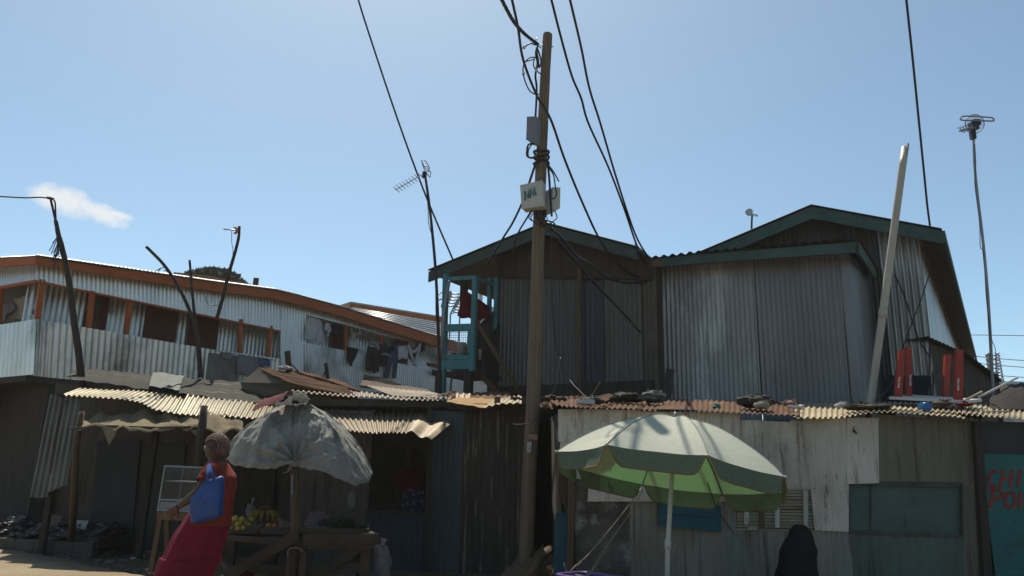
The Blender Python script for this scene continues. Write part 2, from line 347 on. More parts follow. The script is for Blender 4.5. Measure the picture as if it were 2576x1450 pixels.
# ================================================================== left building with orange fascia
plL = pl_uy(95, 15.0, 1105, 23.7)
sd = -V((-plL.n.x, -plL.n.y, 0))            # towards the street side
plF = Plane(plL.px(92, 800), plL.px(92, 800) + V((-.86, .51, 0)) * 6)     # front face going left
def left_building():
    lo = plL.px(95, 955); t = thing('corrugated_building', 'long white corrugated iron house with orange eave board and open upper gallery', 'house', setz(lo, 0))
    fo = plL.off(.35); ff = plF.off(.35)
    # corner of the two fascias
    def fpx(u, v): return fo.px(u, v)
    top = [(90, 647), (300, 677), (520, 709), (690, 731), (740, 743), (850, 772), (960, 806), (1105, 850), (1180, 872)]
    bot = [(90, 665), (300, 698), (520, 730), (690, 752), (740, 764), (850, 793), (960, 828), (1105, 872), (1180, 894)]
    T_ = [fpx(*q) for q in top]; B_ = [fpx(*q) for q in bot]
    b = MB(); board(b, T_, B_, -plL.n * .04); b.build('eave_board', M['orange'], t)
    c0, c1 = T_[0], B_[0]
    Lt = ff.px(-140, 660); Lb = ff.px(-140, 682)
    b = MB(); b.prism([c0, c1, Lb, Lt], -plF.n * .04); b.build('eave_board', M['orange'], t)
    # roof: sheets over the eaves
    b = MB(); back = -plL.n * 5
    b.corr([p + V((0, 0, .035)) + plL.n * .06 for p in T_], [p + back + V((0, 0, .35)) for p in T_], .085, .012, 2, 6, 0, nrm=(0, 0, 1))
    b.corr([c0 + V((0, 0, .04)), Lt + V((0, 0, .04)) + plF.n * .05], [c0 + V((0, 0, .05)) - plF.n * 2, Lt - plF.n * 2 + V((0, 0, .05))], .085, .014, 1, 6, 0, nrm=(0, 0, 1))
    b.build('roof', M['roof_silver'], t)
    b = MB(); q_ = [p + V((0, 0, .02)) + plL.n * .07 for p in T_]
    for a_, c_ in zip(q_[:6], q_[1:6]): b.prism([a_, c_, c_ - plL.n * .08 + V((0, 0, .035)), a_ - plL.n * .08 + V((0, 0, .035))], (0, 0, .01))
    b.build('sunlit_edge', M['roof_silver'], t)  # added strip that stands in for the sunlit edge of the roof
    # upper band
    ub = [(118, 711), (277, 745), (440, 779), (605, 812), (706, 834)]
    b = MB()
    def wl(bot, top_, pitch, amp, o=0.0, nv=2, dent=.008):
        pl = plL.off(o); b.corr([pl.px(*q) if len(q) == 2 else q for q in bot], [pl.px(*q) if len(q) == 2 else q for q in top_], pitch, amp, nv, 6, dent, nrm=plL.n)
    def fas(u):
        for (ua, va), (uc, vc) in zip(bot, bot[1:]):
            if ua <= u <= uc: return (u, va + (vc - va) * (u - ua) / (uc - ua) - 6)
        return (u, bot[-1][1])
    us = [92, 277, 440, 605, 706]
    wl([(92, 706)] + ub[1:], [fas(u) for u in us], .09, .011)
    b.build('upper_wall', M['tin_upper'], t)
    b = MB(); wl([(706, 1010), (740, 1020), (772, 1025)], [fas(706), fas(740), fas(772)], .085, .011, nv=3)
    u2t = [(772, 793), (872, 818), (960, 843), (1103, 877), (1180, 897)]
    wl(u2t, [fas(u) for u, _ in u2t], .085, .011, o=.03)
    b.build('upper_wall', M['tin_upper'], t)
    # parapets
    b = MB(); pa = [(92, 803), (228, 826), (400, 857), (530, 879), (706, 903)]
    wl([setz(plL.px(u, 900), 2.95) for u, _ in pa], pa, .125, .03, o=.05, nv=3, dent=.02)
    b.build('parapet', M['tin_white'], t)
    b = MB(); pb = [(772, 863), (875, 884), (925, 893), (1003, 914), (1087, 930), (1180, 950)]
    wl([setz(plL.px(u, 900), 2.2) for u, _ in pb], pb, .085, .011, o=.04, nv=3, dent=.01)
    b.build('parapet', M['tin_white'], t)
    # front face going left: upper band, opening, parapet
    f = MB(); A = plF
    def wf(bo, tp, pitch=.1, amp=.012, o=0.0): f.corr([A.off(o).px(*q) if len(q) == 2 else q for q in bo], [A.off(o).px(*q) for q in tp], pitch, amp, 2, 6, .01, nrm=A.n)
    wf([(92, 712), (-120, 752)], [(92, 666), (-120, 690)]); f.build('upper_wall', M['tin_upper'], t)
    f = MB(); wf([setz(A.px(92, 900), 2.95), setz(A.px(-120, 900), 2.95)], [(92, 803), (-120, 835)], .16, .008, .03); f.build('parapet', M['tin_white'], t)
    # recess: inner wall, floor, ceiling
    zf = 2.95; inn = -plL.n * 1.15
    b = MB(); pl = plL.off(-1.15)
    E0, E1 = plL.s_of(plL.px(100, 760)), plL.s_of(plL.px(1180, 900))
    b.corr([plL.at(E0, zf, -.75), plL.at(E1, 2.6, -.75)], [plL.at(E0, 5.45, -.75), plL.at(E1, 5.35, -.75)], .11, .016, 3, 6, .01, nrm=plL.n)
    b.build('inner_wall', M['tin_white'], t)
    b = MB()
    b.hexa([plL.at(E0, zf - .12, 0), plL.at(E1, zf - .3, 0), plL.at(E1, zf - .3, -1.3), plL.at(E0, zf - .12, -1.3), plL.at(E0, zf, 0), plL.at(E1, zf - .15, 0), plL.at(E1, zf - .15, -1.3), plL.at(E0, zf, -1.3)])
    b.prism([plF.at(0, zf - .12, 0), plF.at(6, zf - .12, 0), plF.at(6, zf - .12, -4), plF.at(0, zf - .12, -4)], (0, 0, .12))
    b.build('gallery_floor', M['wood_dark'], t)
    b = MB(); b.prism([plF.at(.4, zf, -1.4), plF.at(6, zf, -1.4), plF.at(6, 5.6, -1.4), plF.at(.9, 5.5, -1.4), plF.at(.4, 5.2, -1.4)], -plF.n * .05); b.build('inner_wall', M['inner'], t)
    # red-brown doors on the inner wall and orange posts on the parapet
    for (ua, ub_, va, vb) in [(214, 268, 735, 806), (366, 447, 762, 870), (478, 552, 790, 890), (838, 880, 815, 900), (1000, 1030, 850, 925)]:
        p = plL.off(-.69); b = MB(); s0, s1 = p.s_of(p.px(ua, 800)), p.s_of(p.px(ub_, 800)); zt = p.px(ua, va).z
        b.box(p.at((s0 + s1) / 2, (zf + zt) / 2, 0), s1 - s0, .05, zt - zf, x=p.d)
        b.build('door', M['door_red'], t)
    for (ut, vt, ub_, vb) in [(106, 712, 94, 806), (232, 741, 223, 828), (328, 762, 316, 845), (606, 812, 602, 890), (681, 829, 674, 900), (872, 817, 868, 886), (960, 840, 957, 905)]:
        p = plL.off(-.03); b = MB(); b.beam(p.px(ut, vt - 8), p.px(ub_, vb), .10, .07, plL.n); b.build('post', M['orange'], t)
    p = plF.off(-.05); b = MB(); b.beam(p.px(3, 730), p.px(-4, 830), .1, .07, plF.n); b.build('post', M['orange'], t)
    b = MB(); b.beam(plF.off(.03).px(92, 708), plF.off(.03).px(-120, 746), .05, .06); b.beam(plL.off(.03).px(92, 708), plL.off(.03).px(706, 834), .03, .04); b.build('lintel', M['orange'], t)
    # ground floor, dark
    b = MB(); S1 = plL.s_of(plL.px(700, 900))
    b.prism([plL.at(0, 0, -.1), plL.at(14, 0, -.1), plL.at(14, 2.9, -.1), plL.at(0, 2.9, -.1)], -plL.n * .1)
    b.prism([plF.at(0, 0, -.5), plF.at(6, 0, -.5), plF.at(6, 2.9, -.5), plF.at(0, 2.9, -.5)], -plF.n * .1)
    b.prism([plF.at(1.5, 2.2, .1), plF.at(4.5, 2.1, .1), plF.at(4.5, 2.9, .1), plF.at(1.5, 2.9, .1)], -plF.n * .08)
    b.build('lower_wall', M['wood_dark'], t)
    # a rough patch of blockwork in the first parapet
    b = MB(); p = plL.off(.12); b.prism([p.px(528, 888), p.px(600, 896), p.px(596, 960), p.px(520, 960)], -plL.n * .06); b.build('block_patch', M['concrete'], t)
    # far gable end so the house is closed
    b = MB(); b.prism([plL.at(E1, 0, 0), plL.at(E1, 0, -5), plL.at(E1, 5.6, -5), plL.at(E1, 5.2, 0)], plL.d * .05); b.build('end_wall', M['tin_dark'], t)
    return t
left_building()

def second_building():
    pl = pl_uy(880, 27, 1120, 30.5)
    t = thing('roof_house', 'further house with orange ridge board and silver ribbed roof behind the long white house', 'house', setz(pl.px(900, 800), 0))
    a, c = pl.px(882, 763), pl.px(1125, 802); a2, c2 = pl.px(884, 775), pl.px(1125, 814)
    b = MB(); b.prism([a, a2, c2, c], -pl.n * .06); b.build('ridge_board', M['orange'], t)
    b = MB(); b.corr([pl.off(1.6).px(905, 805), pl.off(1.6).px(1125, 858)], [a2, c2 + V((0, 0, 0))], .3, .02, 2, 8, nrm=(0, 0, 1))
    # ribs running along the ridge: long strips
    for k in range(1, 8):
        f = k / 8; p = pl.off(1.6).px(900, 803).lerp(a2, f); q = pl.off(1.6).px(1125, 858).lerp(c2, f); b.tube([p + V((0, 0, .03)), q + V((0, 0, .03))], .035, 5)
    b.prism([a + V((0, 0, .03)), c + V((0, 0, .03)), c - pl.n * 4 + V((0, 0, -.3)), a - pl.n * 4 + V((0, 0, -.3))], (0, 0, .03))
    b.build('roof', M['roof_silver'], t)
    b = MB(); q = pl.off(1.5); b.prism([setz(q.px(900, 800), 0), setz(q.px(1125, 800), 0), q.px(1125, 860), q.px(905, 810)], -pl.n * .1); b.build('wall', M['tin_white'], t)
    # roof piece with orange edge seen above the long roof near the tree
    pl = pl_uy(430, 24, 700, 26)
    t = thing('roof_house', 'low roof with orange edge peeping over the long roof below the tree', 'house', setz(pl.px(440, 800), 0))
    b = MB(); pts = [(437, 688), (520, 696), (575, 708), (692, 729)]
    tp = [pl.px(*q) for q in pts]; b_ = [p - V((0, 0, .35)) for p in tp]
    board(b, tp, b_, -pl.n * .05); b.build('eave_board', M['orange'], t)
    b = MB(); b.corr([p + V((0, 0, .03)) + pl.n * .05 for p in tp], [p - pl.n * 3 - V((0, 0, .2)) for p in tp], .09, .012, 1, 6, nrm=(0, 0, 1)); b.build('roof', M['roof_silver'], t)
    b = MB(); b.prism([setz(tp[0], 0), setz(tp[-1], 0), tp[-1] - V((0, 0, .3)), tp[0] - V((0, 0, .3))], -pl.n * .1); b.build('wall', M['tin_white'], t)
second_building()

def gable_house(t, pl, fas, fdrop, s0, s1, o, depth, wallmat, fmat, roofmat, over_lo=0, corr_p=.09):
    """fas: fascia top line [(s,z)...] on plane pl offset o; roof runs back by depth"""
    b = MB(); Tp = [pl.at(s, z, o) for s, z in fas]; Bt = [pl.at(s, z - fdrop, o) for s, z in fas]
    board(b, Tp, Bt, -pl.n * .04)
    b.build('fascia', fmat, t)
    for (a, c) in zip(fas, fas[1:]):
        b = MB(); A, C = pl.at(a[0], a[1] + .03, o + .05), pl.at(c[0], c[1] + .03, o + .05); dv = -pl.n * (depth + o)
        lowp, hip = (A, C) if A.z < C.z else (C, A)
        b.corr([lowp, lowp + dv], [hip, hip + dv], .076, .010, 2, 6, nrm=(0, 0, 1))
        b.prism([pl.at(a[0], a[1] - .03, o - .04), pl.at(c[0], c[1] - .03, o - .04), pl.at(c[0], c[1] - .03, -depth), pl.at(a[0], a[1] - .03, -depth)], (0, 0, .03))
        b.build('roof', roofmat, t)
    return

# ================================================================== centre house
plC = pl_uy(1250, 14.0, 1640, 12.6)
def centre_house():
    t = thing('timber_house', 'dark corrugated gabled house with dull green fascia behind the utility pole', 'house', setz(plC.px(1250, 900), 0))
    o = .5; f = plC.off(o)
    pts = [(1078, 684), (1372, 564), (1600, 624)]
    fas = [(plC.s_of(f.px(*q)), f.px(*q).z) for q in pts]
    gable_house(t, plC, fas, .2, 0, 0, o, 5.5, None, M['green_dull'], M['tin_dark'])
    S = lambda u, v=800: plC.s_of(plC.px(u, v))
    # boarded gable
    s0, s1 = S(1246), S(1642)
    g = [(s0, at_line(fas, s0) - .05), (fas[1][0], fas[1][1] - .05), (s1, at_line(fas, s1) - .05)]
    zl = plC.px(1300, 692).z; zr = plC.px(1600, 708).z
    b = MB(); b.prism([plC.at(s0, zl, -.02), plC.at(s1, zr, -.02)] + [plC.at(s, z, -.02) for s, z in reversed(g)], -plC.n * .05); b.build('gable_boards', M['house_boards'], t)
    # sheets of the front wall, each of its own tone
    zb = 1.4
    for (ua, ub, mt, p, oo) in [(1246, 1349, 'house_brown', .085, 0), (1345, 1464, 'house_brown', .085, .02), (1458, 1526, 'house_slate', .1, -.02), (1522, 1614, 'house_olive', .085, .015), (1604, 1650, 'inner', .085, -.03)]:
        b = MB(); a, c = S(ua), S(ub)
        b.corr([plC.at(a, zb, oo), plC.at(c, zb, oo)], [plC.at(a, zl + .02 + (zr - zl) * (a - s0) / (s1 - s0), oo), plC.at(c, zl + .02 + (zr - zl) * (c - s0) / (s1 - s0), oo)], p, .019, 3, 8, .012, nrm=plC.n)
        b.build('wall_sheet', M[mt], t)
    b = MB()
    for u in (1461, 1250): b.beam(plC.at(S(u), zb, .05), plC.at(S(u), zl, .05), .07, .04, plC.n)
    b.build('cover_strip', M['wood_mid'], t)
    b = MB(); b.beam(plC.at(s0, zl, .03), plC.at(s1, zr, .03), .05, .04); b.build('wall_plate', M['wood_dark'], t)
    # lower storey and sides
    b = MB()
    b.prism([plC.at(s0, 0, -.06), plC.at(s1, 0, -.06), plC.at(s1, zb + .4, -.06), plC.at(s0, zb + .4, -.06)], -plC.n * .1)
    for s in (s0, s1): b.prism([plC.at(s, 0, -.07), plC.at(s, 0, -5.4), plC.at(s, at_line(fas, s) - .1, -5.4), plC.at(s, at_line(fas, s) - .1, -.07)], plC.d * .04)
    b.prism([plC.at(s0, 0, -5.4), plC.at(s1, 0, -5.4), plC.at(s1, 4.6, -5.4), plC.at(s0, 4.6, -5.4)], -plC.n * .05)
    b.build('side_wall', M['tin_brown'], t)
    zsill = plC.px(1400, 968).z
    b = MB(); b.box(plC.at((s0 + s1) / 2, zsill - .35, .04), s1 - s0, .06, .7, x=plC.d); b.build('plinth_boards', M['wood_dark'], t)
    # small corrugated end of the right slope
    b = MB(); b.corr([plC.off(.3).px(1600, 650), plC.off(-1.5).px(1642, 668)], [plC.off(.3).px(1597, 612), plC.off(-1.5).px(1640, 650)], .076, .01, 1, 6, nrm=plC.d); b.build('roof_edge', M['tin_grey'], t)
    # balcony on legs: posts, rails, panel, floor, brace
    L_ = .78; w = .66
    fr = plC.off(L_); st = lambda s, z, oo: plC.at(s, z, oo)
    z_fl = fr.px(1150, 932).z; z_top = fr.px(1150, 706).z; z_rail = fr.px(1150, 826).z; z_pan = fr.px(1150, 905).z; z_bt = fr.px(1150, 892).z
    b = MB(); b.beam(st(-w, 0, L_), fr.px(1122, 690), .09, .08, plC.n); b.build('balcony_post', M['teal_wood'], t)
    b = MB(); b.beam(fr.px(1188, 935), fr.px(1196, 698), .085, .085, plC.n); b.build('balcony_post', M['teal_wood'], t)
    for uu in (1232, 1249): 
        b = MB(); b.beam(plC.off(.06).px(uu - 3, 905), plC.off(.06).px(uu, 700), .07, .06, plC.n); b.build('balcony_post', M['teal_wood'], t)
    b = MB(); b.beam(fr.px(1122, 703), fr.px(1198, 699), .07, .07); b.beam(fr.px(1196, 701), plC.off(.08).px(1240, 716), .07, .06)
    b.build('balcony_beam', M['teal_wood'], t)
    b = MB(); b.beam(fr.px(1112, 826), fr.px(1192, 824), .06, .13); b.build('balcony_rail', M['teal_wood'], t)
    b = MB(); b.prism([fr.px(1114, 893), fr.px(1184, 893), fr.px(1184, 905), fr.px(1113, 904)], -plC.n * .03); b.prism([fr.px(1107, 907), fr.px(1184, 906), fr.px(1182, 929), fr.px(1106, 930)], plC.n * .03)
    b.beam(fr.px(1115, 835), fr.px(1113, 890), .045, .05, plC.n); b.beam(fr.px(1181, 832), fr.px(1180, 890), .05, .05, plC.n)
    b.build('balcony_panel', M['teal_wood'], t)
    b = MB()      # wire mesh
    for k in range(13): u = 1117 + k * 5; b.tube([fr.off(-.03).px(u, 834), fr.off(-.03).px(u - 1, 892)], .004, 4)
    for k in range(9): v = 838 + k * 6.2; b.tube([fr.off(-.03).px(1116, v), fr.off(-.03).px(1182, v - 1)], .004, 4)
    b.build('wire_mesh', M['metal_grey'], t)
    b = MB(); b.hexa([st(-w - .03, z_fl - .1, L_ + .02), st(.03, z_fl - .1, L_ + .02), st(.03, z_fl - .1, 0), st(-w - .03, z_fl - .1, 0), st(-w - .03, z_fl - .02, L_ + .02), st(.03, z_fl - .02, L_ + .02), st(.03, z_fl - .02, 0), st(-w - .03, z_fl - .02, 0)]); b.build('balcony_floor', M['wood_dark'], t)
    b = MB()
    b.prism([st(-w, z_fl, .1), st(-.1, z_fl, .1), st(-.1, z_rail + .42, .1), st(-w, z_rail - .02, .1)], -plC.n * .04)   # back boards
    b.prism([st(.02, z_fl - .02, .1), st(.02, z_fl - .02, L_ - .1), st(.02, z_fl + .5, L_ - .1), st(.02, z_fl + .9, .1)], plC.d * .03)
    b.build('balcony_boards', M['wood_dark'], t)
    for uu in (1108, 1180):
        b = MB(); q = fr.px(uu, 935); b.beam(setz(q, 0), q, .14, .12, plC.n); b.build('balcony_leg', M['wood_dark'], t)
    b = MB(); b.beam(fr.px(1196, 805), plC.off(.3).px(1305, 985), .07, .05, plC.n); b.build('brace', M['wood_mid'], t)
    b = MB(); b.beam(fr.px(1186, 920), plC.off(.3).px(1262, 1000), .08, .05, plC.n); b.build('brace', M['wood_mid'], t)
    b = MB(); b.beam(plC.off(.3).px(1234, 890), setz(plC.off(.3).px(1228, 1000), 1.6), .06, .06, plC.n); b.build('stair_post', M['wood_mid'], t)
    b = MB(); b.tube([fr.off(.05).px(1130, 706), fr.off(.05).px(1118, 780), fr.off(.05).px(1109, 905)], .03, 8); b.build('drain_pipe', M['metal_grey'], t)
    b = MB(); b.beam(plC.off(.05).px(1168, 705), plC.off(.05).px(1166, 800), .12, .1, plC.n); b.build('inner_post', M['wood_dark'], t)
centre_house()

# ================================================================== right house
plR = pl_uy(1660, 13.0, 2140, 11.44)
def right_house():
    t = thing('tin_house', 'large grey corrugated iron house with two green fascias right of the pole', 'house', setz(plR.px(1660, 900), 0))
    S = lambda u, v=800: plR.s_of(plR.px(u, v))
    o = .42; f = plR.off(o)
    top = [f.px(1545, 660), f.px(1658, 651), f.px(1752, 641), f.px(2160, 608)]; bot = [f.px(1545, 667), f.px(1664, 671), f.px(1752, 663), f.px(2160, 635)]
    b = MB(); board(b, top[1:], bot[1:], -plR.n * .04)
    sR = plR.s_of(top[-1]); q0 = top[-1]; q1 = bot[-1]; back = -plR.n * 1.9
    b.prism([q0, q1, q1 + back, q0 + back], -plR.d * .04)
    b.build('fascia', M['green_fascia'], t)
    b = MB(); b.prism([top[0], bot[0], bot[1], top[1]], -plR.n * .04); b.build('fascia', M['wood_post'], t)
    b = MB(); T2 = [p - plR.n * 2.5 + V((0, 0, .12)) for p in top]
    b.corr([p + V((0, 0, .035)) + plR.n * .05 for p in top], T2, .15, .022, 1, 10, nrm=(0, 0, 1))
    b.build('lower_roof', M['tin_dark'], t)
    # front wall in two sheets
    zb = 1.3; zt = lambda u: f.px(u, 700).z
    def topz(u): 
        for a, c in ((1, 2), (2, 3)):
            pa, pc = bot[a], bot[c]; s = S(u); sa, sc = plR.s_of(pa), plR.s_of(pc)
            if s <= sc or c == 3: return pa.z + (pc.z - pa.z) * (s - sa) / (sc - sa) + .1
    for (ua, ub, mt, oo) in [(1668, 1905, 'tin_grey', .02), (1905, 2130, 'tin_blue', 0)]:
        b = MB(); b.corr([plR.at(S(ua), zb, oo), plR.at(S(ub), zb, oo)], [plR.at(S(ua), topz(ua), oo), plR.at(S(ub), topz(ub), oo)], .078, .015, 5, 8, .03, nrm=plR.n); b.build('wall_sheet', M[mt], t)
    b = MB(); s2 = S(2128); b.corr([plR.at(s2, zb, .015), plR.at(s2 + .12, zb, -.02), plR.at(s2 + .16, zb, -.5), plR.at(s2 + .16, zb, -1.85)], [plR.at(s2, topz(2130), .015), plR.at(s2 + .12, topz(2130), -.02), plR.at(s2 + .16, topz(2130), -.5), plR.at(s2 + .16, topz(2130), -1.85)], .4, .004, 3, 8, .012); b.build('wall_sheet', M['tin_blue'], t)
    b = MB(); b.beam(plR.at(S(1661), 0, .06), plR.at(S(1661), f.px(1660, 700).z, .06), .11, .09, plR.n); b.build('corner_post', M['wood_post'], t)
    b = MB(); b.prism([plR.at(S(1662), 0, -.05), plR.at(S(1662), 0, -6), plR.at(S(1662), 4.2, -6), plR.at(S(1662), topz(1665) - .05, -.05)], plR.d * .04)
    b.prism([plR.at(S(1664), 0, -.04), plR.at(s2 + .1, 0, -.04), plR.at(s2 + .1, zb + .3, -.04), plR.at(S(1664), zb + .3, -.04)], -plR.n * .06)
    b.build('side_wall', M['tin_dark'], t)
    # main gable behind
    bk = 1.9; pg = plR.off(-bk); o2 = .45; fg = pg.off(o2)
    pts = [(1690, 668), (2042, 520), (2370, 581)]
    fas = [(pg.s_of(fg.px(*q)), fg.px(*q).z) for q in pts]
    gable_house(t, pg, fas, .22, 0, 0, o2, 14.5, None, M['green_fascia'], M['tin_dark'])
    Sg = lambda u, v=800: pg.s_of(pg.px(u, v))
    s1 = Sg(2335); s0 = Sg(1700); sm = Sg(2228)
    def gz(s): return at_line(fas, s) - .06
    b = MB(); ap = fas[1][0]
    ss = [s0, ap, sm]
    b.corr([pg.at(s, 2.5, 0) for s in ss], [pg.at(s, gz(s), 0) for s in ss], .085, .012, 3, 6, .01, nrm=pg.n); b.build('gable_wall', M['tin_dark'], t)
    b = MB(); b.corr([pg.at(sm, 1.2, .02), pg.at(s1, 1.2, .02)], [pg.at(sm, gz(sm), .02), pg.at(s1, gz(s1), .02)], .115, .03, 3, 8, .008, nrm=pg.n); b.build('wall_sheet', M['tin_gable'], t)
    b = MB(); b.corr([pg.at(s1, 1.0, 0), pg.at(s1, 1.0, -14.2)], [pg.at(s1, gz(s1), 0), pg.at(s1, gz(s1), -14.2)], .5, .004, 2, 8, .02); b.build('side_wall', M['tin_gable'], t)
    # eave board along the right side, and boards closing the back
    b = MB(); e = fas[-1]; b.prism([pg.at(e[0], e[1], o2), pg.at(e[0], e[1] - .2, o2), pg.at(e[0], e[1] - .2, -14.5), pg.at(e[0], e[1], -14.5)], pg.d * .04); b.build('eave_board', M['green_fascia'], t)
    b = MB(); b.prism([pg.at(s0, 0, -14.3), pg.at(s1, 0, -14.3), pg.at(s1, gz(s1), -14.3), pg.at(ap, gz(ap), -14.3), pg.at(s0, gz(s0), -14.3)], -pg.n * .05); b.build('back_wall', M['tin_dark'], t)
    # X of cables on the striped wall is separate; blue boards low down
    b = MB(); q = pg.off(.1)
    b.prism([q.px(2232, 945), q.px(2342, 945), q.px(2342, 1015), q.px(2230, 1015)], -pg.n * .05); b.build('lower_boards', mat('blue_boards', (.012, .03, .045), (.009, .02, .03), .85, 0, 3, (1, 1, 5)), t)
    # dark lean-to on the right
    u = thing('lean_to', 'dark tin lean-to with sloping top beside the big grey house', 'lean-to', setz(pg.px(2400, 900), 0))
    pp = Plane(P(2336, 1000, 12.4), P(2525, 1000, 13.2))
    b = MB(); b.corr([pp.px(2336, 1030), pp.px(2440, 1030), pp.px(2508, 1030)], [pp.px(2338, 850), pp.px(2440, 897), pp.px(2508, 945)], .09, .012, 2, 6, .01); b.build('wall', M['tin_brown'], u)
    b = MB(); tp = [pp.off(.15).px(2334, 846), pp.off(.15).px(2440, 893), pp.off(.15).px(2526, 962)]
    b.corr([p for p in tp], [p - pp.n * 2.5 for p in tp], .09, .01, 1, 6, nrm=(0, 0, 1)); b.build('roof', M['tin_dark'], u)
    b = MB(); b.prism([setz(pp.px(2508, 1000), 0), setz(pp.px(2508, 1000), 0) - pp.n * 2.4, pp.px(2508, 940) - pp.n * 2.4, pp.px(2508, 940)], pp.d * .04)
    b.prism([setz(pp.px(2336, 1000), 0), setz(pp.px(2508, 1000), 0), pp.px(2508, 1028), pp.px(2336, 1028)], -pp.n * .04); b.build('side_wall', M['tin_brown'], u)
right_house()
# ================================================================== right shack
plS = pl_uy(1405, 9.0, 2620, 8.9)
def right_shack():
    t = thing('tin_shack', 'low patched white and teal tin shack with rusty cluttered roof behind the green parasol', 'shack', setz(plS.px(1405, 1200), 0))
    X = plS.px
    def sheet(name, bo, tp, mt, o=0.0, pitch=.078, amp=.006, nv=4, dent=.014, edge=.0):
        p = plS.off(o); b = MB()
        b.corr([p.px(*q) if q[1] < 1500 else setz(p.px(q[0], 1400), 0) for q in bo], [p.px(*q) for q in tp], pitch, amp, nv, 6, dent, nrm=plS.n, edge=edge, seam=7)
        b.build(name, M[mt], t)
    # upper row of sheets
    sheet('wall_sheet', [(1404, 1112), (1492, 1112)], [(1404, 1030), (1492, 1030)], 'shack_white', .03, .2, .004)
    sheet('wall_sheet', [(1409, 1205), (1480, 1205)], [(1409, 1108), (1480, 1108)], 'shack_white', .0, .2, .003)
    sheet('wall_sheet', [(1478, 1262), (1612, 1262)], [(1490, 1030), (1612, 1032)], 'shack_white', .035, .09, .004)
    sheet('wall_sheet', [(1608, 1262), (1862, 1262)], [(1608, 1035), (1862, 1040)], 'shack_white', .045, .09, .005)
    sheet('wall_sheet', [(1858, 1226), (1950, 1228), (2050, 1231)], [(1862, 1052), (1950, 1056), (2028, 1060)], 'shack_white', .035, .09, .008, edge=.03)
    sheet('wall_sheet', [(2050, 1335), (2136, 1338)], [(2020, 1051), (2136, 1052)], 'shack_white', .045, .09, .008)
    sheet('wall_sheet', [(2130, 1218), (2212, 1216)], [(2130, 1051), (2210, 1052)], 'shack_white', .052, .09, .008)
    sheet('wall_sheet', [(2208, 1217), (2462, 1222)], [(2206, 1042), (2460, 1060)], 'shack_green', .0, .11, .012)
    sheet('wall_sheet', [(2416, 1600), (2462, 1600)], [(2418, 1215), (2462, 1215)], 'shack_green', .004, .11, .012)
    # lower row
    sheet('wall_sheet', [(1446, 1600), (1588, 1600)], [(1446, 1200), (1588, 1215)], 'shack_black', .0, .22, .004)
    sheet('wall_sheet', [(1584, 1600), (1850, 1600)], [(1584, 1215), (1850, 1255)], 'shack_low', .008, .09, .007)
    sheet('wall_sheet', [(1846, 1600), (2066, 1600)], [(1846, 1334), (2066, 1336)], 'shack_low', .02, .09, .009)
    sheet('wall_sheet', [(2060, 1600), (2140, 1600)], [(2060, 1330), (2140, 1332)], 'shack_low', .01, .09, .009)
    sheet('wall_sheet', [(2136, 1600), (2420, 1600)], [(2136, 1332), (2420, 1346)], 'teal_low', .0, .11, .01)
    # torn edge, board and post at the left corner
    b = MB(); p = plS.off(.02)
    b.prism([p.px(1406, 1185), p.px(1448, 1185), p.px(1447, 1270), p.px(1430, 1300), p.px(1412, 1262), p.px(1404, 1240)], plS.n * .012); b.build('torn_board', mat('card_board', (.10, .062, .036), (.05, .034, .022), .9, 0, 5, (1, 1, 1), .5, 20, [((.3, .28, .24), 4, (1, 1, 1), .6, .7)]), t)
    b = MB(); p = plS.off(.01); b.prism([p.px(1398, 1290), p.px(1428, 1290), setz(p.px(1422, 1440), 0), setz(p.px(1390, 1440), 0)], plS.n * .012); b.build('corner_board', M['blue_shut'], t)
    b = MB(); p = plS.off(.06); b.beam(setz(p.px(1432, 1430), 0), p.px(1438, 1190), .075, .06, plS.n); b.build('corner_post', M['wood_mid'], t)
    # side wall facing the alley, closing the shack, interior
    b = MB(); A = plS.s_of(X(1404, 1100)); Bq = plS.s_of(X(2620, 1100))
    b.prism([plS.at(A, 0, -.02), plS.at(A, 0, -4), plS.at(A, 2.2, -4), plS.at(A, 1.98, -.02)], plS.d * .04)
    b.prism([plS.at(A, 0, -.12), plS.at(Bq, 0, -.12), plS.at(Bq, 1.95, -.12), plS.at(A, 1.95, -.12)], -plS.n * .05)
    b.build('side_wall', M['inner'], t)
    # eave board in the shade
    # blue shutter
    b = MB(); p = plS.off(.035); b.prism([p.px(1657, 1260), p.px(1813, 1271), p.px(1813, 1338), p.px(1657, 1322)], plS.n * .03); b.build('shutter', M['blue_shut'], t)
    b = MB(); p = plS.off(.068); b.beam(p.px(1657, 1291), p.px(1813, 1304), .006, .006); b.build('shutter_seam', M['black'], t)
    # louvred boards
    b = MB(); p = plS.off(.015); n = 13
    for k in range(n):
        va = 1232 + k * 8; pa, pb = p.px(1853, va + rnd() * 2), p.px(2052, va + 3 + rnd() * 2); pc, pd = p.px(2052, va + 10), p.px(1853, va + 7.2)
        b.prism([pd - plS.n * .012, pc - plS.n * .012, pb, pa], plS.n * .012)
    b.build('louvre', M['louvre'], t)
    for (u, v0, v1, m_) in [(1877, 1258, 1320, 'batten_white'), (1916, 1262, 1330, 'wood_mid'), (1954, 1235, 1328, 'batten_white'), (2026, 1234, 1333, 'batten_white')]:
        b = MB(); p = plS.off(.045); b.beam(p.px(u, v0), p.px(u + 1, v1), .05, .022, plS.n); b.build('batten', M[m_], t)
    b = MB(); p = plS.off(.03); b.beam(p.px(1853, 1231), p.px(2052, 1230), .03, .025); b.beam(p.px(1880, 1330), p.px(1905, 1330), .03, .03); b.build('louvre_frame', M['louvre'], t)
    # teal hatch
    b = MB(); p = plS.off(-.03); b.prism([p.px(2137, 1216), p.px(2416, 1220), p.px(2417, 1347), p.px(2137, 1335)], -plS.n * .03); b.build('hatch', M['teal_hatch'], t)
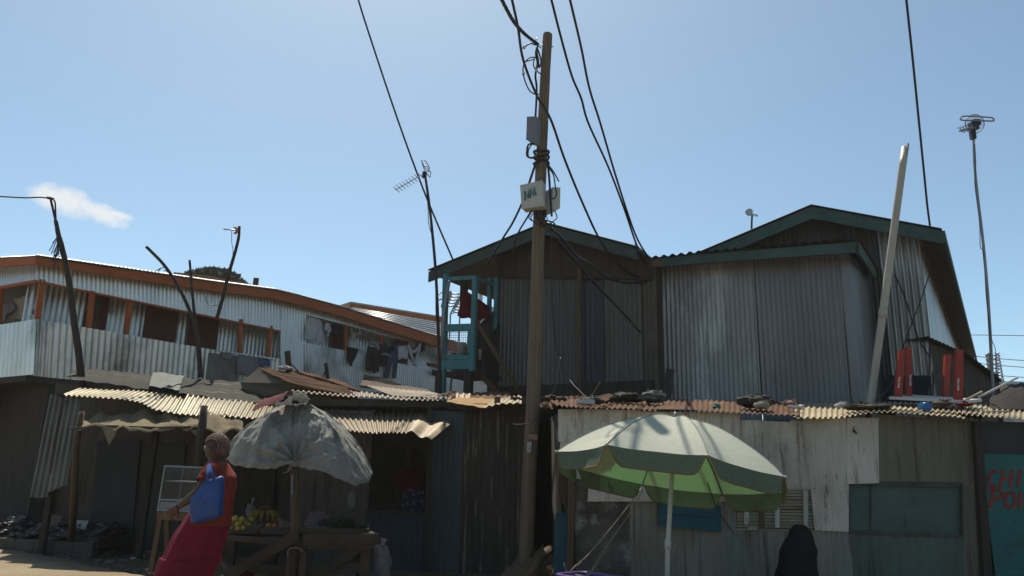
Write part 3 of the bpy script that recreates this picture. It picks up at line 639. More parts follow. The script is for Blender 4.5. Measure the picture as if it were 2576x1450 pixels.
    b = MB(); p = plS.off(.0)
    for q in [((2134, 1216), (2420, 1220)), ((2134, 1338), (2420, 1350)), ((2134, 1214), (2134, 1338)), ((2419, 1217), (2420, 1352)), ]: b.beam(p.px(*q[0]), p.px(*q[1]), .02, .05, (0, 0, 1) if abs(q[0][0] - q[1][0]) > 20 else plS.n)
    b.beam(plS.off(-.02).px(2190, 1218), plS.off(-.02).px(2190, 1338), .008, .02, plS.n)
    b.build('hatch_frame', mat('hatch_wood', (.10, .105, .085), (.06, .062, .05), .9, 0, 4), t)
    # post and dark gap left of the sign
    b = MB(); p = plS.off(.05); b.beam(setz(p.px(2478, 1450), 0), p.px(2456, 1062), .085, .07, plS.n); b.build('door_post', M['wood_dark'], t)
    b = MB(); p = plS.off(-.05); b.prism([p.px(2455, 1060), p.px(2640, 1064), p.px(2640, 1150), p.px(2455, 1145)], -plS.n * .03); b.build('fascia_board', M['tin_slate'], t)
    # bits hanging on the wall
    b = MB(); p = plS.off(.05); b.tube([p.px(2283 - 1918 + 1785, 1073), p.px(2147, 1080), p.px(2149, 1086), p.px(2156, 1092)], [.004, .008, .02, .008], 6); b.build('hook', M['wood_mid'], t)
    # ---- roof: two lengths of sheet sloping up to the back
    fr = [(1394, 1019), (1470, 1024), (1560, 1028), (1650, 1034), (1760, 1036), (1860, 1039), (1935, 1043), (2010, 1046)]
    bk = [(1380, 1001), (1470, 1003), (1560, 1004), (1650, 1005), (1760, 1008), (1860, 1010), (1935, 1011), (2010, 1013)]
    b = MB(); b.corr([P(u, v, 8.78) for u, v in fr], [P(u, v, 11.0) for u, v in bk], .077, .013, 5, 8, .012, nrm=(0, 0, 1), edge=.05, seam=11); b.build('roof_sheet', M['roof_rust'], t)
    fr = [(1995, 1050), (2060, 1052), (2110, 1050), (2150, 1043), (2200, 1036), (2260, 1037), (2330, 1044), (2400, 1048), (2472, 1060)]
    bk = [(2005, 1013), (2060, 1014), (2110, 1014), (2150, 1014), (2200, 1014), (2260, 1015), (2330, 1017), (2400, 1019), (2472, 1021)]
    b = MB(); b.corr([P(u, v, 8.7) for u, v in fr], [P(u, v, 11.0) for u, v in bk], .077, .014, 5, 8, .012, nrm=(0, 0, 1), edge=.05, seam=11); b.build('roof_sheet', M['roof_cream'], t)
    fr = [(2180, 1030), (2250, 1030), (2330, 1036), (2400, 1040), (2470, 1040)]
    bk = [(2180, 1012), (2250, 1012), (2330, 1015), (2400, 1017), (2470, 1018)]
    b = MB(); b.corr([P(u, v, 8.9) for u, v in fr], [P(u, v, 11.0) for u, v in bk], .077, .014, 4, 8, .01, nrm=(0, 0, 1), edge=.06, seam=11); b.build('roof_sheet', M['roof_cream'], t)
    fr = [(2420, 1040), (2500, 1046), (2580, 1054), (2660, 1060)]
    bk = [(2420, 1015), (2500, 1018), (2580, 1022), (2660, 1026)]
    b = MB(); b.corr([P(u, v, 8.75) for u, v in fr], [P(u, v, 11.0) for u, v in bk], .08, .016, 4, 8, .01, nrm=(0, 0, 1), edge=.04, seam=11); b.build('roof_sheet', M['roof_cream'], t)
    # loose flat sheets
    b = MB(); q = [P(1640, 1037, 8.72), P(1760, 1040, 8.7), P(1740, 1030, 9.1), P(1668, 1028, 9.2)]; b.prism([p + V((0, 0, .03)) for p in q], (0, 0, .006)); b.build('loose_sheet', M['roof_rust'], t)
right_shack()

def sign():
    t = thing('painted_sign', 'teal painted board with red brush lettering CHI PO at right edge', 'sign', setz(plS.px(2520, 1300), 0))
    p = plS.off(.04); b = MB(); b.prism([p.px(2461, 1142), p.px(2650, 1146), setz(p.px(2650, 1400), 0), setz(p.px(2496, 1400), 0)], plS.n * .025); b.build('panel', M['teal_sign'], t)
    q = plS.off(.07)
    def stroke(pts, w=.034):
        b = MB()
        for a, c in zip(pts, pts[1:]): 
            pa, pc = q.px(*a), q.px(*c); e = (pc - pa).normalized() * .006; b.beam(pa - e, pc + e, .006, w, plS.n.cross(pc - pa))
        return b
    def arc(cx, cy, rx, ry, a0, a1, n=14, sl=.12):
        o = []
        for k in range(n + 1):
            a = math.radians(a0 + (a1 - a0) * k / n); y = ry * math.sin(a); o.append((cx + rx * math.cos(a) - y * -sl * -1, cy + y))
        return o
    letters = [[arc(2498, 1205, 11, 20, -50, -310)],
               [[(2524, 1182), (2517, 1223)], [(2546, 1183), (2541, 1224)], [(2520, 1204), (2544, 1205)]],
               [[(2566, 1184), (2561, 1225)]],
               [[(2500, 1232), (2490, 1278)], [(2490, 1234), (2510, 1231), (2522, 1239), (2520, 1248), (2508, 1256), (2497, 1258)]],
               [arc(2541, 1258, 13, 20, 0, 360)],
               [[(2568, 1240), (2566, 1280)], [(2568, 1240), (2588, 1250), (2568, 1262), (2590, 1281)]],
               [[(2586, 1186), (2582, 1226)], [(2586, 1186), (2602, 1194), (2586, 1206)]]]
    for i, L_ in enumerate(letters[:6]):
        b = MB()
        for pts in L_[:1] if i == 5 else L_:
            s = stroke(pts); b.add(s.v, s.f)
        b.build('letter', M['red_paint'], t)
sign()

# ================================================================== left shacks
def tin(name, B, T, m_, t, pitch=.078, amp=.011, nv=4, ns=7, dent=.012, edge=.03, nrm=(0, 0, 1), seam=9):
    b = MB(); b.corr(B, T, pitch, amp, nv, ns, dent, nrm=nrm, edge=edge, seam=seam); return b.build(name, M[m_], t)
def left_stall():
    t = thing('shop_shack', 'dark shop shack with shiny corrugated front roof beside the striped leaning sheet', 'shack', P(400, HV(400), 12.3).xy.to_3d())
    lo = [(158, 991), (269, 1000), (357, 1013), (391, 1030), (443, 1040), (538, 1043), (640, 1054), (730, 1066)]
    hi = [(212, 973), (322, 977), (403, 983), (430, 987), (470, 992), (560, 1003), (660, 1018), (735, 1030)]
    Yl = [11.3, 11.2, 11.1, 11, 11, 10.9, 10.8, 10.7]
    tin('roof_sheet', [P(*q, y) for q, y in zip(lo[:5], Yl)], [P(*q, 12.0) for q in hi[:5]], 'roof_bright', t, .085, .014)
    tin('roof_sheet', [P(*q, y) for q, y in zip(lo[4:], Yl[4:])], [P(*q, 11.8) for q in hi[4:]], 'roof_bright', t, .085, .015)
    # ridge: upper sheets with worn tarp
    lo = [(165, 948), (215, 957), (300, 968), (380, 979), (450, 988)]; hi = [(195, 925), (245, 930), (315, 937), (380, 944), (455, 951)]
    tin('ridge_sheet', [P(*q, 11.9) for q in lo], [P(*q, 13.0) for q in hi], 'roof_green', t, .3, .012, dent=.03)
    lo = [(448, 992), (540, 1001), (640, 1012), (735, 1020)]; hi = [(455, 949), (540, 957), (640, 966), (740, 975)]
    tin('ridge_sheet', [P(*q, 11.8) for q in lo], [P(*q, 13.0) for q in hi], 'roof_green', t, .3, .012, dent=.03)
    b = MB(); q = [P(374, 979, 11.85), P(450, 990, 11.8), P(462, 953, 12.95), P(384, 944, 12.95)]
    b.grid([[q[0].lerp(q[1], k / 8).lerp(q[3].lerp(q[2], k / 8), j / 6) + V((0, 0, .05 + .03 * noise.noise(V((k * .9, j * .9, 2))))) for k in range(9)] for j in range(7)]); b.build('roof_tarp', M['tarp_green'], t)
    # back wall, door, side wall, dark
    pw = pl_uy(140, 12.5, 800, 12.2); X = pw.px
    b = MB()
    b.prism([setz(X(140, 1200), 0), setz(X(800, 1200), 0), X(800, 1000), X(140, 965)], -pw.n * .08); b.build('back_wall', M['tin_brown'], t)
    for (ua, ub, va, m_) in [(250, 356, 1110, 'tin_slate'), (370, 470, 1120, 'tin_olive'), (600, 700, 1100, 'wood_dark')]:
        b = MB(); q = pw.off(.02); b.prism([setz(q.px(ua, 1200), 0), setz(q.px(ub, 1200), 0), q.px(ub, va), q.px(ua, va)], pw.n * .04); b.build('door_panel', M[m_], t)
    for uu in (165, 400, 800):
        b = MB(); b.beam(setz(P(uu, 1000, 11.5), 0), P(uu, 1008 if uu < 300 else 1035, 11.5), .08, .08); b.build('post', M['wood_dark'], t)
    # leaning striped sheet on the left end
    b = MB(); b.corr([P(76, 1243, 11.5), P(168, 1228, 11.3)], [P(128, 985, 11.6), P(206, 1000, 11.4)], .11, .034, 4, 8, .01, nrm=(0, -1, 0), edge=.08, seam=3); b.build('leaning_sheet', mat('lean_tin', (.20, .19, .155), (.13, .12, .10), .42, .6, 1.2), t)
    # side wall next to the rubble
    b = MB(); b.prism([setz(P(140, 1200, 12.4), 0), setz(P(140, 1200, 14.5), 0), setz(P(140, 1000, 14.5), 2.4), setz(P(140, 1000, 12.4), 2.4)], (.05, 0, 0)); b.build('side_wall', M['tin_brown'], t)
left_stall()

def cloth_awning():
    t = thing('cloth_awning', 'brown sagging cloth awning tied between two crooked posts', 'awning', setz(P(200, 1396, 10.6), 0))
    top = [(196, 1058, 11.1), (260, 1046, 11.3), (330, 1037, 11.35), (390, 1034, 11.3), (440, 1046, 11.1), (500, 1043, 11.0), (560, 1040, 11.0), (612, 1056, 10.9)]
    bot = [(190, 1068, 10.6), (250, 1068, 10.5), (320, 1074, 10.4), (400, 1081, 10.4), (460, 1070, 10.4), (505, 1072, 10.3), (555, 1086, 10.3), (612, 1078, 10.4)]
    rows = []
    for j in range(9):
        w = j / 8; r = []
        for k in range(7 * 8 + 1):
            i = min(6, k // 8); f = k / 8 - i
            a = P(*top[i]).lerp(P(*top[i + 1]), f); c = P(*bot[i]).lerp(P(*bot[i + 1]), f)
            p = a.lerp(c, w); r.append(p + V((0, 0, -.05 * math.sin(math.pi * w) + .09 * noise.noise(V((k * .22, w * 2, 4))) + .03 * noise.noise(V((k * .5 + w * 5, w * 2, 8))))))
        rows.append(r)
    lip = [p + V((0, -.02, -.04 - .03 * noise.noise(V((i * .3, 0, 0))))) for i, p in enumerate(rows[-1])]; rows.append(lip)
    b = MB(); b.grid(rows); b.build('canopy', M['c_tan'], t)
    b = MB(); q = [P(255, 1070, 10.48), P(296, 1078, 10.45), P(288, 1098, 10.4), P(274, 1121, 10.4), P(266, 1100, 10.42)]; b.prism(q, (0, .012, 0)); b.build('hanging_flap', M['c_tan'], t)
    b = MB(); q = [P(478, 1082, 10.35), P(520, 1080, 10.35), P(512, 1100, 10.3), P(490, 1096, 10.3)]; b.prism(q, (0, .012, 0)); b.build('hanging_flap', M['c_tan'], t)
    b = MB(); b.tube([G(178, 1398), P(186, 1260, 10.75), P(192, 1120, 10.7), P(207, 1035, 10.7)], [.05, .045, .042, .035], 8, jit=.15); b.build('post', M['wood_yellow'], t)
    b = MB(); b.tube([setz(P(497, 1300, 10.4), 0), P(500, 1180, 10.35), P(506, 1100, 10.3), P(514, 1021, 10.3)], [.055, .05, .06, .045], 8, jit=.25); b.build('post', M['wood_dark'], t)
    b = MB(); b.tube([P(180, 1080, 10.6), P(260, 1072, 10.5), P(400, 1077, 10.42), P(512, 1074, 10.35)], .018, 6); b.build('crossbar', M['wood_dark'], t)
cloth_awning()

def middle_shack():
    t = thing('open_shack', 'dark open shack with tan tin awning left of the utility pole', 'shack', setz(P(1000, 1200, 10.5), 0))
    # awning
    tin('awning_sheet', [P(*q) for q in [(850, 1078, 9.9), (943, 1088, 9.8), (1030, 1088, 9.75)]], [P(*q) for q in [(800, 1028, 11.2), (930, 1030, 11.2), (1060, 1030, 11.2)]], 'roof_tan', t, .09, .014, edge=.03)
    b = MB(); q0, q1, q2, q3 = P(1028, 1086, 9.76), P(1085, 1107, 9.6), P(1150, 1056, 10.4), P(1172, 1036, 11.2)
    T0, T1 = P(1055, 1030, 11.2), P(1172, 1034, 11.3)
    rows = []
    for j in range(7):
        w = j / 6; rows.append([q0.lerp(q1, k / 8).lerp(T0.lerp(T1, k / 8), w) + V((0, 0, .02 * math.sin(k / 8 * 6.28 * 1.5) + .02 * noise.noise(V((k * .5, w * 2, 5))))) for k in range(9)])
    b.grid(rows); b.build('awning_sheet', M['roof_tan'], t)
    # upper roof over it, edge seen from below
    tin('roof_sheet', [P(*q) for q in [(732, 985, 10.9), (800, 990, 10.8), (880, 998, 10.7), (960, 1000, 10.6), (1010, 1006, 10.6), (1060, 1008, 10.6), (1135, 1006, 10.6)]], [P(*q) for q in [(735, 978, 13.2), (800, 980, 13.2), (880, 985, 13.2), (960, 988, 13.2), (1010, 990, 13.2), (1060, 990, 13.2), (1135, 990, 13.2)]], 'roof_tan', t, .09, .016, edge=.05)
    # rust sheets propped up at an angle
    for (q, m_) in [([(648, 926, 12.4), (722, 962, 11.9)], 0), ]: pass
    b = MB(); A, B_, C, D = P(646, 926, 12.6), P(726, 962, 11.8), P(905, 1004, 11.3), P(842, 955, 12.9)
    b.corr([B_, A], [C, D], .10, .024, 5, 8, .015, nrm=(0, 0, 1), edge=.06, seam=5); b.build('roof_sheet', M['roof_rust'], t)
    b = MB(); A, B_, C, D = P(722, 930, 12.9), P(800, 950, 12.3), P(912, 987, 12.0), P(850, 958, 13.1)
    b.corr([B_, A], [C, D], .10, .022, 4, 8, .015, nrm=(0, 0, 1), edge=.05, seam=5); b.build('roof_sheet', M['roof_rust'], t)
    b = MB(); b.prism([P(605, 962, 12.5), P(650, 928, 12.55), P(724, 965, 11.9), P(900, 1006, 11.4), P(900, 1020, 11.4), P(610, 985, 12.5)], (0, .06, 0)); b.build('roof_end', M['inner'], t)
    # flatter sheets further right
    tin('roof_sheet', [P(*q) for q in [(990, 996, 11.2), (1060, 1000, 11.0), (1130, 1003, 10.9)]], [P(*q) for q in [(910, 966, 13.4), (990, 975, 13.2), (1075, 984, 13.0)]], 'roof_tan', t, .1, .016)
    b = MB(); b.prism([P(912, 962, 13.2), P(990, 972, 13.1), P(1078, 986, 12.8), P(1075, 997, 12.5), P(990, 985, 12.8), P(905, 975, 13)], (0, 0, .04)); b.build('roof_board', M['wood_mid'], t)
    b = MB(); q = [P(915, 942, 13.3), P(960, 950, 13.2), P(1010, 968, 13.0), P(910, 966, 13.2)]; b.prism(q, (0, .03, 0)); b.build('roof_board', M['wood_dark'], t)
    # ochre board and sheets over the passage
    b = MB(); q = [P(1122, 1011, 10.2), P(1233, 1029, 9.9), P(1250, 1004, 10.9), P(1150, 1000, 11.2)]
    b.grid([[q[0].lerp(q[1], k / 8).lerp(q[3].lerp(q[2], k / 8), j / 5) + V((0, 0, .02 * noise.noise(V((k * .7, j * .8, 3))))) for k in range(9)] for j in range(6)]); b.build('roof_board', mat('ochre_board', (.40, .235, .085), (.30, .17, .06), .85, 0, 3, (1, 1, 1), .3), t)
    tin('roof_sheet', [P(*q) for q in [(1210, 1027, 9.85), (1260, 1016, 9.9), (1312, 1014, 9.9)]], [P(*q) for q in [(1250, 1005, 10.7), (1280, 999, 10.7), (1312, 995, 10.7)]], 'roof_cream', t, .09, .012)
    tin('roof_sheet', [P(*q) for q in [(1060, 1010, 11.2), (1180, 1008, 11.0), (1285, 1006, 10.9)]], [P(*q) for q in [(1080, 988, 13.0), (1180, 988, 12.9), (1285, 986, 12.8)]], 'roof_rust', t, .12, .012)
    tin('roof_sheet', [P(*q) for q in [(1290, 1017, 12.0), (1410, 1019, 11.9)]], [P(*q) for q in [(1290, 996, 13.3), (1410, 998, 13.3)]], 'roof_rust', t, .09, .012)
    # eave beam, walls
    pw = pl_uy(1083, 10.6, 1345, 10.3); X = pw.px
    zt = X(1200, 1035).z
    st = mat('stained_wall', (.075, .06, .048), (.04, .032, .027), .85, 0, 1.6, (2, 2, .5), .3, 26, [((.24, .20, .16), 2.6, (7, 7, .45), .57, .68), ((.11, .04, .025), 1.6, (3, 3, .7), .62, .75)])
    M['stained_wall'] = st
    b = MB(); b.corr([setz(X(1083, 1200), 0), setz(X(1165, 1200), 0)], [setz(X(1083, 1200), zt), setz(X(1165, 1200), zt)], .078, .01, 3, 7, .01, nrm=pw.n); b.build('wall_sheet', mat('blue_wall', (.075, .095, .10), (.05, .065, .07), .8, 0, 1.6, (2, 2, .5), .3), t)
    b = MB(); b.corr([setz(pw.off(.02).px(1160, 1200), 0), setz(pw.off(.02).px(1345, 1200), 0)], [setz(pw.off(.02).px(1160, 1200), zt), setz(pw.off(.02).px(1345, 1200), zt)], .078, .01, 3, 7, .012, nrm=pw.n); b.build('wall_sheet', st, t)
    # counter front of the opening, interior behind
    pc = pl_uy(760, 10.9, 1083, 10.6)
    zc = pc.px(1000, 1292).z
    b = MB(); b.corr([setz(pc.px(925, 1200), 0), setz(pc.px(1085, 1200), 0)], [setz(pc.px(925, 1200), zc), setz(pc.px(1085, 1200), zc)], .078, .008, 2, 6, .006, nrm=pc.n); b.build('counter', mat('blue_counter', (.045, .058, .072), (.034, .044, .055), .8, 0, 1.6), t)
    b = MB(); b.prism([setz(pc.px(740, 1200), 0), setz(pc.px(930, 1200), 0), setz(pc.px(930, 1200), zt), setz(pc.px(740, 1200), zt)], -pc.n * .05); b.build('wall_sheet', M['tin_brown'], t)
    b = MB(); b.box(pc.px(1005, 1290) + V((0, .1, 0)), .9, .3, .04); b.build('counter_top', M['wood_dark'], t)
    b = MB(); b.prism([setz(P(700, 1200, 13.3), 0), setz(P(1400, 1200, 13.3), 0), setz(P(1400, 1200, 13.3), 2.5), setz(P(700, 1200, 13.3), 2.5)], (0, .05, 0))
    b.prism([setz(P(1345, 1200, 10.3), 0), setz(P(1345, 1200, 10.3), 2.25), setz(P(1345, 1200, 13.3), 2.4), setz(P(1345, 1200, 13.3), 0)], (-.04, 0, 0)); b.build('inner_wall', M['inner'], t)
    b = MB(); b.beam(P(740, 1012, 10.75), P(1135, 1018, 10.65), .06, .09); b.beam(P(1130, 1022, 10.5), P(1400, 1028, 9.9), .06, .08); b.build('eave_beam', M['wood_dark'], t)
    b = MB(); b.beam(setz(P(1083, 1200, 10.5), 0), P(1083, 1030, 10.5), .07, .07); b.build('post', M['wood_dark'], t)
middle_shack()

def passage():
    # dark end of the passage between the shacks
    t = thing('board_wall', 'dark boarded wall closing the narrow passage beside the utility pole', 'wall', setz(P(1375, 1200, 12.5), 0))
    for k in range(5):
        b = MB(); a = P(1330 + k * 20, 1200, 12.5 + .05 * (k % 2)); b.box(setz(a, 1.15 + .05 * (k % 3)), .125, .03, 2.3 + .1 * (k % 3)); b.build('board', M['wood_dark'], t)
    # earth mound
    b = MB(); c = setz(P(1366, 1400, 9.75), -.05); rows = []
    for i in range(9):
        r = i / 8; rows.append([c + V((math.cos(a) * r * .62, math.sin(a) * r * .75 - .05, .40 * (1 - r * r) * (1 + .5 * noise.noise(V((math.cos(a) * 2, math.sin(a) * 2, r * 3)))) + .03 * noise.noise(V((a * 5, r * 9, 0))))) for a in [2 * math.pi * k / 28 for k in range(28)]])
    b.grid(rows, True, True); struct(b.build('earth_mound', M['dirt']))
    b = MB(); b.tube([P(1318, 1462, 9.0), P(1345, 1428, 9.12), P(1362, 1402, 9.25), P(1385, 1380, 9.45)], [.05, .055, .05, .055], 9, jit=.25); tag(b.build('log', M['wood_mid']), 'bare crooked log leaning on the earth mound in the passage', 'log')
    b = MB()
    for k in range(110):
        p = P(1350 + rnd() * 42, 1422 + rnd() * 38, 9.05 + rnd() * .3); a = rnd() * 3; b.beam(p, p + V((math.cos(a) * .08, math.sin(a) * .06, .02 * rnd())), .012, .006)
    struct(b.build('wood_chips', M['wood_post'], base=(0, 0, 0)), 'stuff')
passage()
# ================================================================== utility pole and its fittings
def polyline(pts, n=6):
    """Catmull-Rom through points"""
    pts = [V(p) for p in pts]; out = []
    for i in range(len(pts) - 1):
        p0 = pts[max(i - 1, 0)]; p1 = pts[i]; p2 = pts[i + 1]; p3 = pts[min(i + 2, len(pts) - 1)]
        for k in range(n):
            t = k / n; out.append(0.5 * ((2 * p1) + (p2 - p0) * t + (2 * p0 - 5 * p1 + 4 * p2 - p3) * t * t + (3 * p1 - p0 - 3 * p2 + p3) * t ** 3))
    out.append(pts[-1]); return out
YP = 9.6
def utility_pole():
    t = thing('utility_pole', 'tall weathered wooden utility pole carrying boxes and tangled cables', 'pole', setz(P(1325, 1380, YP), 0))
    ax = [(1322, 1420, .092), (1331, 1200, .09), (1340, 1040, .088), (1349, 800, .085), (1353, 640, .082), (1358, 500, .078), (1364, 350, .074), (1371, 200, .07), (1377, 100, .068), (1378, 86, .06)]
    pts = [P(u, v, YP) for u, v, r in ax]; pts[0] = setz(pts[0], -.1)
    pp = polyline(pts, 5); rr = []
    for i in range(len(pp)):
        k = min(i // 5, 8); f = i / 5 - k; rr.append((ax[k][2] * (1 - f) + ax[min(k + 1, 9)][2] * f) * (1 + .05 * noise.noise(V((i * .6, 0, 3)))))
    b = MB(); b.tube(pp, rr, 14); b.build('trunk', M['pole'], t)
    b = MB(); b.tube([P(1362, 122, YP - .06), P(1350, 112, YP - .1), P(1348, 100, YP - .12), P(1352, 96, YP - .12)], .008, 5); b.build('bracket', M['metal_grey'], t)
    b = MB(); b.tube([P(1354, 112, YP - .05), P(1392, 118, YP)], .008, 5); b.build('bolt', M['metal_grey'], t)
    for v in (385, 398, 412): 
        b = MB(); c = P(1362 - (v - 385) * .02, v, YP); b.tube([c + V((math.cos(a) * .1, math.sin(a) * .1, .015 * math.sin(a * 2 + v))) for a in [k * math.pi / 8 for k in range(17)]], .018, 6, cap=False); b.build('cable_wrap', M['rubber'], t)
    # torn paper notices
    b = MB(); b.prism([P(1330, 1092, YP - .115), P(1352, 1095, YP - .115), P(1352, 1108, YP - .115), P(1330, 1104, YP - .115)], (0, .004, 0)); b.build('torn_notice', M['c_pink'], t)
    b = MB(); b.prism([P(1326, 1112, YP - .115), P(1338, 1112, YP - .115), P(1335, 1140, YP - .115), P(1325, 1138, YP - .115)], (0, .004, 0)); b.build('torn_notice', M['c_white'], t)
    # tangle of wires close to the pole: loops
    def loop(pts, r=.012): 
        b = MB(); b.tube(polyline([P(*q) for q in pts], 6), r, 6); b.build('cable_loop', M['rubber'], t)
    loop([(1352, 118, 9.5), (1348, 135, 9.48), (1352, 160, 9.46), (1347, 190, 9.46), (1350, 220, 9.46), (1349, 260, 9.46), (1347, 295, 9.46)], .016)
    loop([(1352, 124, 9.48), (1358, 140, 9.46), (1361, 158, 9.46), (1356, 170, 9.46), (1354, 150, 9.45), (1350, 130, 9.46)], .012)
    loop([(1348, 145, 9.46), (1332, 146, 9.4), (1318, 162, 9.4), (1316, 182, 9.4), (1321, 205, 9.4), (1332, 228, 9.42), (1345, 237, 9.45), (1358, 237, 9.48)], .009)
    loop([(1345, 148, 9.46), (1335, 152, 9.42), (1322, 155, 9.4)], .009)
    loop([(1344, 150, 9.45), (1342, 165, 9.4), (1350, 178, 9.42), (1362, 188, 9.46)], .009)
    loop([(1348, 114, 9.45), (1334, 110, 9.42), (1321, 118, 9.42), (1318, 122, 9.42)], .01)
    loop([(1342, 362, 9.4), (1330, 364, 9.36), (1326, 376, 9.36), (1326, 392, 9.38), (1336, 398, 9.42), (1350, 396, 9.48)], .013)
    loop([(1345, 362, 9.4), (1336, 366, 9.36), (1329, 380, 9.36), (1331, 396, 9.38), (1350, 394, 9.48)], .009)
    loop([(1377, 412, 9.5), (1380, 430, 9.46), (1383, 470, 9.42), (1386, 520, 9.42), (1388, 545, 9.44)], .016)
    loop([(1379, 415, 9.5), (1392, 432, 9.42), (1406, 457, 9.4)], .009)
    loop([(1379, 420, 9.5), (1392, 440, 9.42), (1397, 470, 9.36), (1400, 488, 9.34), (1394, 500, 9.34), (1386, 498, 9.36)], .009)
    for k in range(9):
        u = 1345 + rnd() * 50; e = 1352 + rnd() * 40
        loop([(u, 530, 9.44), (u + rnd() * 22 - 8, 548, 9.38 + rnd() * .1), (e, 560, 9.42), (e + 6 - rnd() * 12, 572, 9.48)], .006 + .004 * rnd())
    for k in range(3):
        loop([(1350 - k * 4, 528, 9.45), (1336 - k * 3, 548, 9.42), (1345, 560, 9.46), (1354, 566, 9.48)], .005)
    loop([(1384, 560, 9.46), (1386, 600, 9.46), (1386, 640, 9.46), (1388, 700, 9.46), (1390, 780, 9.5), (1396, 850, 9.5), (1408, 905, 9.5)], .007)
    for q in ((1318, 120), (1317, 186), (1349, 178)):
        b = MB(); c = P(*q, 9.4); b.box(c, .035, .03, .03, .4); b.build('cable_clip', M['white_plastic'], t)
utility_pole()

def meter_box(name, label, corners, Y, depth, m_, extra=None):
    """corners: tl,tr,br,bl pixels of the front; depth vector"""
    p = [P(u, v, Y) for u, v in corners]; c = (p[2] + p[3]) / 2
    t = thing(name, label, 'box', c)
    b = MB(); b.prism([p[3], p[2], p[1], p[0]], depth); b.build('case', m_, t)
    b = MB(); n = -V(depth).normalized() * .012; mid = sum(p, V()) / 4; q = [x + n + (x - mid) * .04 for x in p]; b.prism([q[3], q[2], q[1], q[0]], -n * .9); b.build('lid', m_, t)
    return t, p
meter_box('meter_box', 'slim grey meter box fixed high on the left of the utility pole', [(1327, 296), (1351, 295), (1347, 359), (1325, 352)], 9.42, V((.10, .17, 0)), M['box_grey'])
t_, p_ = meter_box('meter_box', 'wide white box with blue MM letters on the front of the utility pole', [(1310, 468), (1364, 456), (1367, 518), (1314, 526)], 9.33, V((.05, .14, 0)), M['box_white'])
def mm():
    # hand-written letters standing a hair proud of the lid
    a, r, d = p_[0], (p_[1] - p_[0]), (p_[3] - p_[0]); fn = r.cross(d).normalized(); fn = fn if fn.dot(EYE - a) > 0 else -fn; n = fn * .014
    for poly in ([(.15, .63), (.17, .24), (.29, .56), (.345, .20), (.37, .56)], [(.42, .50), (.44, .17), (.545, .50), (.61, .12), (.66, .50)]):
        b = MB(); pts = [a + r * x + d * (y + .06) + n for x, y in poly]
        b.tube(pts, .012, 6); b.build('letter', M['marker'], t_)
mm()
meter_box('meter_box', 'battered white box hanging on the right of the utility pole', [(1389, 473), (1408, 474), (1407, 524), (1385, 538)], 9.45, V((-.09, .14, .0)), M['box_white'])

# ================================================================== overhead wires
def wire(label, pts, r=.016, n=8, m_='rubber', twist=False, group='overhead wires'):
    pp = polyline([P(*q) for q in pts], n)
    b = MB()
    if twist:
        for s in range(3):
            q = []
            fine = polyline(pp, 4)
            for i, p in enumerate(fine):
                a = i * .55 + s * 2.094; q.append(p + V((math.cos(a) * r * .9, 0, math.sin(a) * r * .9)))
            b.tube(q, r * .8, 5)
    else: b.tube(pp, r, 6)
    o = b.build('overhead_wire', M[m_]); tag(o, label, 'wire', group); return o
wire('single black wire slanting down to the left end of the centre house roof', [(890, -40, 13.2), (920, 60, 13.3), (1000, 300, 13.6), (1070, 490, 13.9), (1140, 655, 14.2)], .02)
wire('twisted grey cable running up left from the pole top', [(1352, 112, 9.5), (1322, 88, 9.2), (1300, 65, 8.9), (1283, 40, 8.6), (1262, 0, 8.2), (1245, -40, 7.8)], .016, twist=True)
wire('thick cable crossing in front of the pole down to the corner post', [(1278, -40, 8.0), (1288, 0, 8.2), (1303, 70, 8.4), (1316, 150, 8.7), (1350, 240, 9.1), (1385, 300, 9.3), (1420, 400, 9.8), (1465, 510, 10.5), (1510, 605, 11.3), (1555, 665, 12.2), (1600, 695, 12.6), (1655, 708, 12.8)], .017)
wire('left of the two long cables dropping right of the pole', [(1375, -40, 8.2), (1387, 0, 8.4), (1410, 90, 8.8), (1438, 190, 9.3), (1462, 248, 9.6), (1480, 310, 10), (1530, 420, 10.8), (1570, 525, 11.6), (1605, 625, 12.3), (1640, 690, 12.7)], .016)
wire('right of the two long cables dropping right of the pole', [(1425, -40, 8.2), (1434, 0, 8.4), (1462, 120, 9), (1482, 220, 9.5), (1510, 310, 10.1), (1545, 430, 10.9), (1580, 540, 11.7), (1605, 605, 12.3), (1634, 652, 12.9)], .016)
wire('wavy black cable dropping to the right gable near the white pipe', [(2275, -40, 9.5), (2280, 0, 9.7), (2296, 150, 10.4), (2310, 290, 11), (2326, 450, 11.8), (2333, 520, 12.2), (2341, 580, 12.6), (2344, 604, 12.8)], .017)
wire('frayed dark cable drooping from the pole along the centre house front', [(1388, 575, 9.6), (1420, 605, 10.2), (1447, 640, 10.8), (1480, 662, 11.3), (1520, 692, 11.8), (1570, 712, 12.3), (1640, 708, 12.7)], .012, twist=True)
wire('dark cable slanting low across the centre house front', [(1400, 600, 9.8), (1440, 650, 10.6), (1500, 718, 11.6), (1560, 780, 12.1), (1612, 838, 12.5)], .018)
wire('black cable pulled from the pole wrap down to the left eave', [(1352, 400, 9.5), (1338, 440, 9.6), (1318, 500, 10.2), (1290, 560, 11.4), (1265, 600, 12.3), (1222, 672, 13.3)], .018)
wire('thinner cables hanging from under the white box to the left eave', [(1338, 528, 9.4), (1325, 550, 9.9), (1308, 578, 10.8), (1296, 605, 12), (1290, 650, 13.2)], .014)
wire('horizontal wire entering at the left edge to the leaning post', [(-60, 494, 12.4), (0, 495, 12.2), (60, 498, 12), (100, 497, 11.8), (128, 500, 11.6)], .012)
